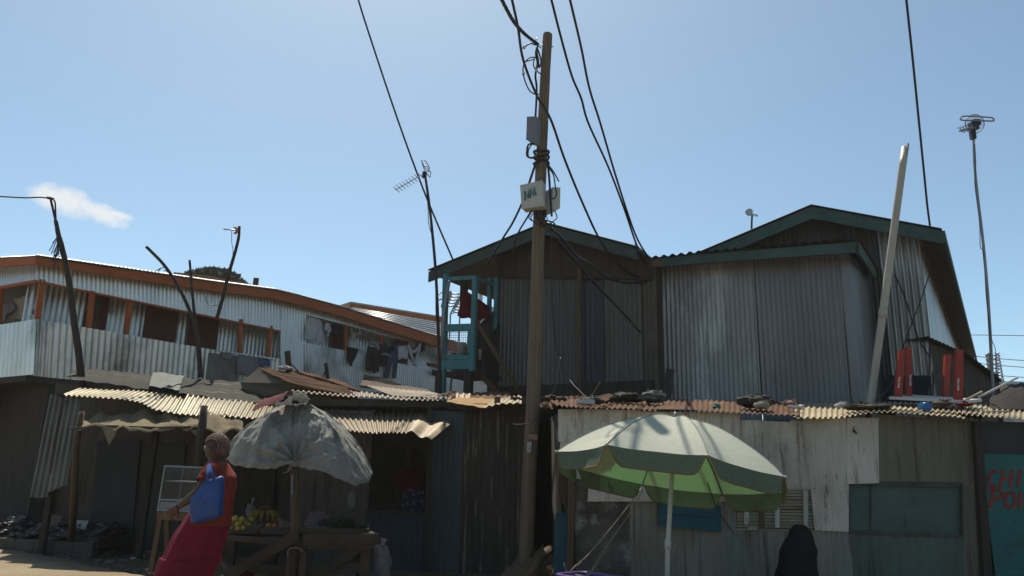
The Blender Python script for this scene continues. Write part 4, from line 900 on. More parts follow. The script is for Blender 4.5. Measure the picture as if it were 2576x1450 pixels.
wire('thin pale cord curling beside the pole down past the roof edge', [(1410, 900, 9.7), (1400, 960, 9.5), (1385, 1000, 9.4), (1365, 1040, 9.35), (1340, 1062, 9.35), (1315, 1068, 9.4), (1290, 1068, 9.45)], .006)
wire('loose grey cable drooping from the centre wall onto the rusty roof', [(1408, 905, 12), (1416, 930, 11.8), (1440, 965, 11.2), (1462, 988, 10.6), (1478, 1004, 10.2)], .008)
for k, (va, vb) in enumerate([(843, 842), (893, 908), (910, 925), (936, 950)]):
    o = wire(['topmost of the distant wires at the right edge', 'second of the distant wires at the right edge', 'third of the distant wires at the right edge', 'lowest of the distant wires at the right edge'][k], [(2430, va, 40), (2500, va + (vb - va) * .5 + 1, 38), (2640, vb + 4, 35)], .022, group='distant wires at the right')
wire('left cable of the crossed pair on the striped wall', [(2338, 690, 12.4), (2315, 760, 12.2), (2280, 850, 12.0), (2245, 960, 11.6), (2200, 1010, 11.2)], .01)
wire('right cable of the crossed pair on the striped wall', [(2250, 690, 12.2), (2275, 745, 12.2), (2310, 850, 12.1), (2340, 900, 12)], .012)

# ================================================================== poles and antennas
def stick(name, label, cat, pts, r0_, r1_, m_='wood_dark', base=None, jit=.12):
    pp = polyline([P(*q) for q in pts], 5); n = len(pp)
    t = thing(name, label, cat, setz(pp[0], 0) if base is None else base)
    b = MB(); b.tube(pp, [r0_ + (r1_ - r0_) * i / (n - 1) for i in range(n)], 8, jit=jit); b.build('shaft', M[m_], t)
    return t
t = stick('leaning_post', 'dark leaning post with a wire tied at its top before the long white house', 'post', [(207, 990, 12.4), (200, 905, 12.3), (188, 820, 12.2), (172, 700, 12), (155, 620, 11.8), (147, 590, 11.75), (140, 555, 11.7)], .066, .03)
b = MB(); b.tube(polyline([P(143, 570, 11.7), P(134, 530, 11.65), P(127, 500, 11.6)], 4), .018, 6); b.build('spike', M['wood_dark'], t)
b = MB(); b.tube(polyline([P(128, 500, 11.6), P(138, 508, 11.6), P(140, 540, 11.68), P(143, 580, 11.7), P(147, 640, 11.8)], 5), .012, 6); b.build('cable', M['rubber'], t)
b = MB(); b.beam(P(118, 498, 11.6), P(135, 501, 11.6), .04, .03); b.beam(P(125, 496, 11.6), P(129, 506, 11.6), .025, .02); b.build('crosspiece', M['wood_dark'], t)
b = MB()
for k in range(14): 
    c = P(143 + rnd() * 10, 590 + k * 5, 11.75); b.tube([c, c + V((-.08 * rnd(), -.02, -.12 - .15 * rnd()))], .008, 4)
b.build('frayed_rope', M['rubber'], t)
t = stick('bent_pole', 'thin bent bare pole curving up to the left before the long white house', 'pole', [(505, 950, 13), (500, 870, 12.9), (480, 790, 12.8), (450, 725, 12.7), (415, 670, 12.6), (368, 621, 12.5)], .034, .026)
b = MB()
for pts in [[(418, 672), (402, 676), (390, 684)], [(404, 676), (397, 686)], [(430, 690), (418, 682), (412, 680)], [(447, 716), (442, 722), (432, 722)]]: b.tube([P(*q, 12.6) for q in pts], .008, 4)
b.build('twig', M['wood_dark'], t)
stick('thin_pole', 'thin upright pole between the bent pole and the antenna pole', 'pole', [(503, 950, 12.9), (498, 880, 12.9), (490, 800, 12.9), (483, 730, 12.9), (477, 655, 12.9)], .034, .02)
t = stick('antenna_pole', 'crooked pole with a small aerial rising over the long white house', 'antenna', [(546, 800, 14.5), (560, 750, 14.5), (575, 690, 14.5), (590, 640, 14.5), (600, 600, 14.5), (602, 570, 14.5)], .038, .028)
b = MB(); b.tube([P(562, 577, 14.4), P(604, 581, 14.5)], .014, 5); b.build('boom', M['metal_grey'], t)
for pts in [[(588, 571), (597, 581), (588, 588)], [(593, 571), (600, 580), (592, 590)]]:
    b = MB(); b.tube([P(*q, 14.4) for q in pts], .014, 5); b.build('dipole', M['orange'], t)
b = MB(); b.tube(polyline([P(583, 580, 14.4), P(583, 610, 14.4), P(586, 630, 14.4), P(584, 670, 14.45), P(580, 690, 14.5)], 4), .006, 4); b.build('cable', M['rubber'], t); b = MB(); b.tube(polyline([P(548, 768, 14.3), P(530, 768, 14.3), P(520, 760, 14.3), P(518, 745, 14.3)], 4), .008, 4); b.build('cable', M['rubber'], t)

def tv_antenna():
    t = stick('tv_antenna', 'thin mast with a long combed aerial in front of the teal balcony', 'antenna', [(1108, 1000, 12.6), (1104, 870, 12.5), (1097, 700, 12.4), (1087, 580, 12.3), (1078, 500, 12.2), (1069, 440, 12.2)], .028, .02, 'wood_dark', jit=0)
    b = MB(); a, c = P(995, 478, 11.7), P(1072, 434, 12.25); b.beam(a, c, .013, .013); b.build('boom', M['metal_grey'], t)
    d = (c - a).normalized(); side = d.cross(V((0, 0, 1))).normalized(); sd_ = (side + V((0, 0, .75))).normalized()
    b = MB()
    for k in range(9): uu = 997 + k * 7.6; vv = 477 - k * 4.35; yy = 11.72 + k * .054; b.tube([P(uu - 8, vv - 7, yy - .08), P(uu + 8, vv + 7, yy + .08)], .0075, 4)
    b.build('aerial_rods', M['metal_grey'], t)
    b = MB()
    for s in (-1, 1):
        o = P(1068, 432, 12.2); pts = [P(1062, 412, 12.2), P(1072, 412, 12.25), P(1082, 428, 12.3), P(1080, 440, 12.3), P(1070, 428, 12.2), P(1062, 412, 12.2)]
        b.tube([p + V((0, s * .12, 0)) for p in pts], .009, 5)
    b.tube([P(1062, 411, 12.2) + V((0, -.12, 0)), P(1062, 411, 12.2) + V((0, .12, 0))], .008, 4)
    b.build('reflector', M['metal_grey'], t)
    b = MB(); b.box(P(1068, 440, 12.2), .07, .06, .1); b.build('clamp', M['rubber'], t)
    b = MB(); b.tube(polyline([P(1072, 470, 12.15), P(1077, 530, 12.15), P(1078, 560, 12.15), P(1088, 600, 12.2), P(1096, 650, 12.3), P(1096, 740, 12.35), P(1097, 800, 12.4), P(1102, 830, 12.4)], 5), .006, 4); b.build('cable', M['rubber'], t)
    b = MB(); b.tube([P(1099, 745, 12.4), P(1113, 735, 13.2)], .012, 4); b.tube([P(1099, 757, 12.4), P(1113, 752, 13.2)], .012, 4); b.build('bracket', M['metal_grey'], t)
tv_antenna()

def dish_glass():
    m = mat('dish_clear', (.42, .47, .52), (.38, .43, .48), .25, 0, 2, bump=0, spec=.5)
    nt = m.node_tree; b = nt.nodes['Principled BSDF']; b.inputs['Alpha'].default_value = .32
    return m
M['dish_clear'] = dish_glass()
def loop_antenna(label, shaft, c, sc, Y, grp=None, yaw=1.0):
    """mast with a round plate, long flat loop and a short comb aerial"""
    t = stick('loop_antenna', label, 'antenna', shaft, .024, .018, 'metal_grey', jit=0)
    cu, cv = c; px = lambda x, y, dy=0.0: P(cu + x * sc, cv + y * sc, Y + dy)
    b = MB(); o = px(4, 0, .05); ax = (px(1, 0) - px(0, 0)).normalized(); R = (px(24, 0) - px(0, 0)).length; upv = V((0, -.2, .98))
    rows = [[o + V((0, -.1 * R * 0 + .12 * (1 - (r * r)) , 0)) + (ax * math.cos(a) + upv * math.sin(a)) * R * r for a in [2 * math.pi * k / 24 for k in range(24)]] for r in (.02, .4, .75, 1.0)]
    b.grid(rows, True, True); b.build('plate', M['dish_clear'], t)
    b = MB(); b.tube([o + (ax * math.cos(a) + upv * math.sin(a)) * R for a in [2 * math.pi * k / 28 for k in range(29)]], .007, 5, cap=False); b.build('plate_rim', M['metal_grey'], t)
    b = MB(); pts = [(-30, -17), (-32, -13), (-26, -9), (5, -8.5), (46, -7), (52, -9), (48, -15), (30, -17), (5, -19), (-24, -19), (-30, -17)]
    b.tube(polyline([px(x, y, -.1) for x, y in pts], 4), .012, 6); b.build('loop_rod', M['metal_grey'], t)
    b = MB(); b.tube([px(-34, 18, -.25), px(0, 8, -.05), px(8, -7, .02)], .014, 5); b.build('boom', M['metal_grey'], t)
    b = MB()
    for k in range(5):
        x = -32 + k * 7; y = 16 - k * 2.4
        b.tube([px(x - 7, y - 6, -.2), px(x, y - 5, -.2), px(x + 3, y + 3, -.2), px(x + 12, y + 5, -.2)], .009, 5)
    b.build('aerial_rods', M['metal_grey'], t)
    b = MB(); b.box(px(8, -3, 0), .1, .08, .09); b.box(px(1, 6, -.03), .13, .09, .1, .3); b.box(px(-1, 28, 0), .07, .07, .14); b.build('clamp', M['rubber'], t)
    return t
t = loop_antenna('tall mast at far right topped by a clear round plate and a long flat loop', [(2499, 1000, 11.4), (2496, 940, 11.4), (2486, 760, 11.3), (2474, 620, 11.2), (2460, 500, 11.2), (2452, 420, 11.1), (2449, 345, 11.1)], (2448, 312), 1.0, 11.1)
b = MB(); b.tube(polyline([P(2452, 358, 11.05), P(2455, 420, 11.05), P(2452, 460, 11.1), P(2464, 560, 11.1), P(2466, 620, 11.1), P(2474, 640, 11.2), P(2482, 760, 11.3), P(2494, 850, 11.3), P(2504, 880, 11.3), P(2505, 940, 11.3)], 5), .006, 4); b.build('cable', M['rubber'], t)

def roof_dish():
    t = stick('roof_dish', 'small white round dish on a short mast on the right house roof', 'antenna', [(1891, 590, 15.5), (1891, 565, 15.5), (1892, 540, 15.5)], .022, .02, 'rubber', jit=0)
    b = MB(); o = P(1885, 535, 15.4); n = V((-.5, -.8, .2)).normalized(); ax = n.cross(V((0, 0, 1))).normalized(); upv = ax.cross(n); R = .08
    b.grid([[o + n * (.03 * r * r) + (ax * math.cos(a) + upv * math.sin(a)) * R * r for a in [2 * math.pi * k / 18 for k in range(18)]] for r in (.02, .5, .85, 1.0)] + [[o - n * .02 + (ax * math.cos(a) + upv * math.sin(a)) * R * .9 for a in [2 * math.pi * k / 18 for k in range(18)]], [o - n * .03 + (ax * math.cos(a) + upv * math.sin(a)) * .01 for a in [2 * math.pi * k / 18 for k in range(18)]]], True, True); b.build('dish', M['white_plastic'], t)
    b = MB(); b.tube([P(1893, 539, 15.4), P(1906, 543, 15.3)], .01, 4)
    for k in range(3): b.tube([P(1895 + k * 4, 537 + k, 15.3), P(1897 + k * 4, 545 + k, 15.3)], .006, 4)
    b.build('aerial_rods', M['rubber'], t)
roof_dish()

def white_pipe():
    t = thing('plastic_pipe', 'long off white plastic pipe leaning upright before the right house', 'pipe', setz(P(2187, 1100, 10.4), 0))
    a, c = P(2184, 1060, 10.5), P(2278, 362, 10.2); d = (c - a).normalized()
    R = .05; x = d.cross(V((0, 1, 0))).normalized(); y = d.cross(x)
    rows = []
    for L_, r in [(0, R)] + [((c - a).length * k / 12, R * (1 + .01 * (k % 2))) for k in range(1, 13)] + [((c - a).length - .01, R * .88), ((c - a).length - .6, R * .88)]:
        top = L_ > (c - a).length - .02
        rows.append([a + d * (L_ - (.05 * (math.cos(2 * math.pi * k / 14) > .2) if top else 0)) + (x * math.cos(2 * math.pi * k / 14) + y * math.sin(2 * math.pi * k / 14)) * r for k in range(14)])
    b = MB(); b.grid(rows, True, True); b.build('tube', M['pvc'], t)
    b = MB(); q = a.lerp(c, .36); b.tube([q - d * .01, q + d * .12], R * 1.12, 14); b.build('socket', M['pvc'], t)
white_pipe()

# ================================================================== overturned table on the roof
def tube_text(t, txt, origin, right, up_, size, m_, name='lettering'):
    cu = bpy.data.curves.new('lettering', 'FONT'); cu.body = txt; cu.size = size; cu.extrude = .001; cu.shear = .25; cu.offset = .002
    o = bpy.data.objects.new(name, cu); COL.objects.link(o); dg = bpy.context.evaluated_depsgraph_get(); dg.update()
    me = bpy.data.meshes.new_from_object(o.evaluated_get(dg)); bpy.data.objects.remove(o)
    right = right.normalized(); up_ = up_.normalized(); b = MB()
    b.add([origin + right * v.co.x + up_ * v.co.y + right.cross(up_) * v.co.z for v in me.vertices], [tuple(p.vertices) for p in me.polygons])
    b.build(name, m_, t)
def table_on_roof():
    t = thing('plastic_table', 'white plastic table lying upside down on the roof with four red legs in the air', 'table', P(2330, 1012, 9.6))
    a, b_, c, d = P(2236, 998, 9.9), P(2430, 1008, 9.3), P(2470, 1004, 9.9), P(2290, 993, 10.6)
    b = MB(); b.prism([a, b_, c, d], (0, 0, -.035)); b.build('tabletop', M['white_plastic'], t)
    legs = [((2252, 1001), (2270, 1001), (2277, 881), (2262, 881), 9.9), ((2281, 999), (2295, 999), (2293, 871), (2280, 871), 10.15), ((2373, 1008), (2387, 1008), (2393, 893), (2379, 893), 10.2), ((2404, 1009), (2423, 1010), (2424, 880), (2406, 880), 9.4)]
    for i, (bl, br, tr, tl, Y) in enumerate(legs):
        p = [P(*q, Y) for q in (bl, br, tr, tl)]
        b = MB(); w = V((.01, .07, 0)); b.prism(p, w); leg = b.build('leg', M['red_leg'], t)
        if i != 2:
            mid = p[0].lerp(p[1], [.25, .55, 0, .2][i]).lerp(p[3].lerp(p[2], [.25, .55, 0, .2][i]), .44)
            dwn = (p[0] - p[3]).normalized(); tube_text(leg, 'Coca-Cola', mid + V((0, -.004, 0)), dwn, (p[1] - p[0]), .034, M['white_print'])
table_on_roof()
# ================================================================== green parasol
M['parasol'] = mat('parasol', (.72, .73, .60), (.64, .65, .53), .8, 0, 1.3, (1, 1, 1), .05, 30, [((.50, .42, .27), 1.7, (1, 4, 2), .60, .8)], trans=.33, tcol=(.06, .19, .07))
M['parasol_val'] = mat('parasol_val', (.15, .19, .14), (.12, .15, .11), .85, 0, 2, (1, 1, 1), .15, 20, trans=.14, tcol=(.06, .14, .06))
M['trim_grey'] = mat('trim_grey', (.30, .33, .27), None, .9, 0, 5)
M['trim'] = mat('trim', (.28, .16, .06), None, .9, 0, 5)
def parasol():
    C0 = V((1.44, 7.0, 0)); R = 1.03
    px = [(1519, 1114, -131.5), (1772, 1147, -86.5), (1963, 1199, -41.5), None, (1814, 1244, 48.5), (1618, 1219, 93.5), (1455, 1182, 138.5), (1400, 1134, -176.5)]
    # tilt of the rim plane from the corners
    import numpy as np
    A, z = [], []
    for q in px:
        if q is None: continue
        a = math.radians(q[2]); x, y = R * math.cos(a), R * math.sin(a); A.append((x, y, 1)); z.append(P(q[0], q[1], C0.y + y).z)
    sx, sy, z0 = np.linalg.lstsq(np.array(A), np.array(z), rcond=None)[0]
    n = V((-sx, -sy, 1)).normalized(); O = V((C0.x, C0.y, z0))
    ex = V((1, 0, sx)).normalized(); ey = n.cross(ex)
    t = thing('market_parasol', 'big pale green market parasol tilted on a white pole at the roadside', 'parasol', setz(P(1673, 1450, 6.9), 0))
    ang = [math.radians(-131.5 + 45 * k) for k in range(8)]
    apex_z = P(1690, 1047, 7.0).z - z0
    H = apex_z
    def pt(k, f, tt, h0=0.0):        # panel k, fraction across, radial
        a0, a1 = ang[k], ang[(k + 1) % 8] if k < 7 else ang[0] + 2 * math.pi
        c0, c1 = V((math.cos(a0), math.sin(a0), 0)), V((math.cos(a1), math.sin(a1), 0))
        c = c0.lerp(c1, f) * R * tt; prof = H * (1 - tt ** 1.9)
        sag = -.045 * math.sin(math.pi * f) * math.sin(math.pi * min(1, tt * .9)) + .006 * noise.noise(V((k * 2 + f * 3, tt * 4, 1)))
        c *= 1 - .03 * math.sin(math.pi * f) * tt
        return O + ex * c.x + ey * c.y + n * (prof + sag + h0)
    for k in range(8):
        b = MB(); b.grid([[pt(k, j / 10, max(.02, i / 12)) for j in range(11)] for i in range(13)]); b.build('canopy_panel', M['parasol'], t)
    for k in range(8):
        b = MB(); rows = []
        e0, e1 = pt(k, 0, 1), pt(k, 1, 1); L_ = .155
        out = (e0.lerp(e1, .5) - O); out = (out - n * out.dot(n)).normalized()
        bot = []
        for i in range(7):
            w = i / 6; row = []
            for j in range(25):
                f = j / 24; q = e0.lerp(e1, f); q = pt(k, f, 1)
                cut = 1.0
                # flap narrows towards the bottom at both corners
                ff = .5 + (f - .5) * (1 - .13 * w ** .6)
                q = pt(k, ff, 1)
                edge = min(f, 1 - f); rnd_ = 1 - max(0, (.10 - edge) / .10) ** 2 * .45
                d = w * L_ * rnd_
                q = q + V((0, 0, -1)) * d * .97 + out * (.012 * w + .016 * w * noise.noise(V((k * 5 + f * 5, w * 1.5, 7))))
                row.append(q)
            rows.append(row)
        b.grid(rows); fl = b.build('valance', M['parasol_val'], t)
        b = MB(); b.tube([rows[i][0] for i in range(7)] + rows[-1][1:-1] + [rows[i][24] for i in range(6, -1, -1)], .005, 4, cap=False); b.build('trim', M['trim'], fl)
    for k in range(8):
        b = MB(); b.tube([pt(k, 0, max(.03, i / 16), .003) for i in range(17)], .0035, 4); b.build('seam', M['trim_grey'], t)
    p0 = setz(P(1673, 1455, 6.9), 0); hub = O + n * (H * .55); top = O + n * (H + .05)
    mid = p0.lerp(O, .35)
    pj = P(1680, 1372, 6.93)
    b = MB(); b.tube([p0, pj, O + n * (H * .98)], [.021, .021, .018], 12); b.build('pole', M['white_plastic'], t)
    b = MB(); dd = (O - p0).normalized(); q = P(1680.5, 1368, 6.92); b.tube([q - dd * .04, q + dd * .03], .029, 12); b.build('collar', M['white_plastic'], t)
    b = MB(); b.tube(polyline([q + V((.02, -.02, .02)), q + V((.05, -.02, 0)), q + V((.055, -.02, -.05)), q + V((.035, -.02, -.07)), q + V((.025, -.02, -.02))], 4), .004, 5); b.build('cord', M['c_cream'], t)
    run = O + n * (.03)
    for k in range(8):
        c = O + (ex * math.cos(ang[k]) + ey * math.sin(ang[k])) * R * .52 + n * (H * (1 - .52 ** 1.9) - .015)
        b = MB(); b.tube([run, c], .007, 5); b.build('strut', M['wood_mid'], t)
        b = MB(); b.tube([O + (ex * math.cos(ang[k]) + ey * math.sin(ang[k])) * R * f + n * (H * (1 - f ** 1.9) - .012) for f in [i / 8 for i in range(9)]], .006, 5); b.build('rib', M['metal_grey'], t)
        b = MB(); b.ball(pt(k, 0, 1.005) + V((0, 0, .004)), .011, seg=8, rings=6); b.build('rib_tip', M['white_plastic'], t)
    b = MB(); b.tube([run - n * .03, run + n * .03], .03, 10); b.build('runner', M['white_plastic'], t)
    b = MB(); b.tube([top - n * .06, top], .018, 10); b.build('finial', M['metal_grey'], t)
    b = MB(); b.tube([p0 + V((0, 0, .0)), p0 + V((0, 0, .12))], [.22, .19], 16); b.build('foot', M['concrete'], t)
    # ropes to the ground from the back corners
    for lab, a_, pts in [('long frayed rope from the parasol back corner to behind the purple basket', 0, [(1617, 1232, 8.0), (1585, 1290, 7.7), (1530, 1370, 7.4), (1500, 1418, 7.2), (1470, 1470, 7.0)]), ('fainter frayed rope left of the long one by the purple basket', 1, [(1612, 1230, 8.05), (1560, 1300, 7.8), (1480, 1395, 7.6), (1440, 1432, 7.5), (1420, 1470, 7.4)])]:
        pp = polyline([P(*q) for q in pts], 6); b = MB(); b.tube(pp, .005, 5)
        for k in range(26):
            p = pp[12 + k % 10]; b.tube([p, p + V((rnd() - .5, rnd() - .5, rnd() - .5)) * .07], .002, 3)
        o = b.build('tie_rope', M['c_cream']); tag(o, lab, 'rope', 'ropes holding the parasol')
    b = MB(); pp = polyline([P(1780, 1215, 7.6), P(1800, 1270, 7.5), P(1822, 1310, 7.7), P(1846, 1343, 8.0)], 5); b.tube(pp, .005, 5); tag(b.build('tie_rope', M['wood_dark']), 'dark thin rope slanting right from under the parasol past the blue shutter', 'rope', 'ropes holding the parasol')
parasol()

def basket_and_bucket():
    c = P(1478, 1455, 6.75); z = c.z
    t = thing('basket', 'purple plastic basket of whitish produce at the bottom edge left of the parasol pole', 'basket', setz(c, z - .2))
    d = (P(1540, 1450, 6.6) - P(1440, 1430, 6.95)); d.z = 0; d.normalize(); s = V((-d.y, d.x, 0)); 
    o = P(1440, 1440, 6.85); o = o + d * .27
    def rrect(hx, hy, r, n=6):
        q = []
        for cx, cy, a0 in ((hx - r, hy - r, 0), (-hx + r, hy - r, 90), (-hx + r, -hy + r, 180), (hx - r, -hy + r, 270)):
            for k in range(n + 1):
                a = math.radians(a0 + 90 * k / n); q.append((cx + r * math.cos(a), cy + r * math.sin(a)))
        return q
    def ring(hx, hy, r, zz): return [o + d * x + s * y + V((0, 0, zz)) for x, y in rrect(hx, hy, r)]
    M['purple'] = mat('purple', (.075, .03, .20), (.06, .022, .16), .4, 0, 3, bump=.03, spec=.5)
    b = MB(); b.grid([ring(.27, .14, .07, -.19), ring(.29, .16, .08, -.02), ring(.285, .155, .08, -.02), ring(.262, .132, .065, -.18)], False, True); b.prism(ring(.27, .14, .07, -.195), (0, 0, .01)); b.build('body', M['purple'], t)
    b = MB(); b.grid([ring(.285, .155, .08, -.03), ring(.32, .19, .09, -.025), ring(.325, .195, .09, -.005), ring(.315, .185, .09, .0), ring(.29, .16, .08, -.004), ring(.285, .155, .08, -.03)], True, True); b.build('rim', M['purple'], t)
    b = MB()
    for k in range(90):
        a = rnd() * 6.28; r = math.sqrt(rnd()); b.ball(o + d * (.25 * r * math.cos(a)) + s * (.12 * r * math.sin(a)) + V((0, 0, -.06 + .05 * rnd())), .012 + .014 * rnd(), .01, .008, 6, 4, .3, 3, k)
    struct(b.build('basket_produce', M['c_cream']), 'stuff')
    b = MB(); b.tube([P(1425, 1440, 6.8), P(1418, 1416, 6.8)], .003, 4); tag(b.build('wire_stub', M['metal_grey']), 'short thin grey wire sticking up from the purple basket', 'wire')
    k = thing('wooden_crate', 'low wooden crate carrying the purple basket at the roadside', 'crate', setz(o, 0))
    b = MB()
    for j in range(3):
        zz = .03 + j * .075
        for sy in (-1, 1): b.box(setz(o + s * sy * .18, zz), .62, .015, .06, x=d)
        for sx in (-1, 1): b.box(setz(o + d * sx * .3, zz), .34, .015, .06, x=s)
    b.build('slats', M['wood_mid'], k); b = MB(); b.box(setz(o, z - .215 if z > .25 else .2), .62, .37, .015, x=d); b.build('top', M['wood_mid'], k)
    c = P(1722, 1462, 6.8); t = thing('bucket', 'pale blue plastic bucket whose rim just shows right of the parasol pole', 'bucket', setz(c, 0))
    zz = c.z + .01; prof = [(.11, 0), (.135, zz - .03), (.145, zz - .03), (.148, zz), (.14, zz), (.13, zz - .06), (.105, .02)]
    b = MB(); b.grid([[setz(c, h) + V((math.cos(a) * r, math.sin(a) * r, 0)) for a in [2 * math.pi * k / 24 for k in range(24)]] for r, h in prof], True, True); M['pail'] = mat('pail', (.30, .38, .44), (.24, .31, .37), .45, 0, 3, bump=.03); b.build('pail', M['pail'], t)
    b = MB(); b.tube([setz(c, zz - .01) + V((math.cos(a) * .15, math.sin(a) * .15, -.02 - .05 * math.sin(a))) for a in [math.pi + math.pi * k / 12 for k in range(13)]], .004, 5); b.build('handle', M['metal_grey'], t)
basket_and_bucket()

# ================================================================== people
def skin_mesh(joints, bones, root, sub=2):
    """one continuous surface grown over a skeleton; returns verts, faces"""
    names = list(joints); idx = {n: i for i, n in enumerate(names)}
    me = bpy.data.meshes.new('skeleton'); me.from_pydata([V(joints[n][0]) for n in names], [(idx[a], idx[b]) for a, b in bones], []); me.update()
    o = bpy.data.objects.new('skeleton', me); COL.objects.link(o)
    sk = o.modifiers.new('Skin', 'SKIN'); sk.use_smooth_shade = True
    if not me.skin_vertices: me.skin_vertices.new()
    for n in names:
        sv = me.skin_vertices[0].data[idx[n]]; r = joints[n][1]; sv.radius = r if isinstance(r, tuple) else (r, r); sv.use_root = (n == root)
    ss = o.modifiers.new('Sub', 'SUBSURF'); ss.levels = sub; ss.render_levels = sub
    dg = bpy.context.evaluated_depsgraph_get(); dg.update()
    m2 = bpy.data.meshes.new_from_object(o.evaluated_get(dg))
    vs = [v.co.copy() for v in m2.vertices]; fs = [tuple(p.vertices) for p in m2.polygons]
    bpy.data.objects.remove(o); bpy.data.meshes.remove(m2)
    return vs, fs
def head(b, c, face, size=.105):
    """a head with brow, nose, lips, chin and ears, looking along face"""
    f = V(face).normalized(); s = f.cross(V((0, 0, 1))).normalized(); u = s.cross(f)
    rows = []
    for i in range(19):
        th = math.pi * i / 18; row = []
        for k in range(24):
            ph = 2 * math.pi * k / 24
            x, y, z = math.sin(th) * math.cos(ph), math.sin(th) * math.sin(ph), math.cos(th)
            rx, ry, rz = .98, .78, 1.12
            if z < 0: ry *= 1 - .25 * z * z; rx *= 1 - .12 * z * z
            px_, py_, pz_ = x * rx, y * ry, z * rz
            if x > 0:
                g = lambda yy, zz, sy, sz: math.exp(-((y - yy) / sy) ** 2 - ((z - zz) / sz) ** 2)
                px_ += .20 * g(0, -.18, .12, .13) + .10 * g(0, .0, .09, .2) + .07 * g(0, -.48, .22, .07) + .05 * g(0, -.6, .22, .06) + .10 * g(0, -.86, .22, .13) + .05 * g(0, .22, .5, .1)
                for sg in (-1, 1): px_ -= .07 * g(sg * .33, .05, .13, .1)
            row.append(V(c) + (f * px_ + s * py_ + u * pz_) * size)
        rows.append(row)
    b.grid(rows, True, True)
    for sg in (-1, 1): b.ball(V(c) + (s * sg * .80 - u * .08 - f * .05) * size, size * .22, size * .10, size * .3, 8, 6, ax=Matrix((f, s, u)).transposed().to_3x3())
    return f, s, u
def hand(b, wrist, d, palm_n, L=.17, curl=.5, thumb_side=1):
    """palm, four unequal curled fingers and a thumb leaving the side of the palm"""
    d = V(d).normalized(); nn = V(palm_n); nn = (nn - d * nn.dot(d)).normalized(); s = d.cross(nn)
    w = V(wrist); pl_ = L * .52
    rows = []
    for t_, hw, hh in ((0, .026, .018), (.3, .034, .017), (.7, .041, .015), (1.0, .040, .012)):
        c = w + d * pl_ * t_; rows.append([c + s * math.cos(a) * hw + nn * math.sin(a) * hh for a in [2 * math.pi * k / 12 for k in range(12)]])
    b.grid(rows, True, True); b.add(rows[-1], [tuple(range(12))])
    for i, (off_, ln) in enumerate(((.030, .40), (.010, .46), (-.011, .43), (-.030, .34))):
        p = w + d * (pl_ * .93) + s * off_; pts = [p - d * .012]; a = curl * .35; q = p; seg = L * ln / 3 * 1.05
        for j in range(3):
            a_ = curl * (.35 + .55 * j); dirv = d * math.cos(a_) + nn * math.sin(a_); q = q + dirv * seg; pts.append(q)
        b.tube(polyline(pts, 3), [.0092 - .0028 * k / (3 * 3) for k in range(10)], 7)
    p = w + d * pl_ * .25 + s * .026 * thumb_side
    b.tube(polyline([p, p + (s * thumb_side * .6 + d * .6 + nn * .35) * .035, p + (s * thumb_side * .55 + d * .9 + nn * .5) * .065, p + (s * thumb_side * .35 + d * 1.1 + nn * .6) * .085], 3), [.0115 - .0035 * k / 9 for k in range(10)], 7)
def loft(b, rings, seg=40, fold=None):
    rows = []
    for i, (c, rx, ry) in enumerate(rings):
        row = []
        for k in range(seg):
            a = 2 * math.pi * k / seg; m_ = 1.0 if fold is None else 1 + fold(a, i / (len(rings) - 1))
            row.append(V(c) + V((math.cos(a) * rx * m_, math.sin(a) * ry * m_, 0)))
        rows.append(row)
    return b.grid(rows, True, True)
def dense(rings, n=4):
    cs = polyline([r[0] for r in rings], n); out = []
    for i, c in enumerate(cs):
        k = min(i // n, len(rings) - 2); f = i / n - k
        out.append((c, rings[k][1] * (1 - f) + rings[k + 1][1] * f, rings[k][2] * (1 - f) + rings[k + 1][2] * f))
    return out
M['orange_shirt'] = mat('orange_shirt', (.27, .036, .02), (.19, .026, .015), .9, 0, 3, bump=.3, bs=14, trans=.12)
M['pink_skirt'] = mat('pink_skirt', (.28, .015, .055), (.19, .010, .034), .85, 0, 2.5, (1, 1, .5), .35, 12, trans=.3)
M['braids'] = mat('braids', (.15, .08, .062), (.06, .034, .028), .7, 0, 8, bump=.3)
M['bag_blue'] = mat('bag_blue', (.006, .062, .30), (.005, .046, .22), .5, 0, 2, (1, 1, 3), .25, 10, trans=.12, spec=.6)
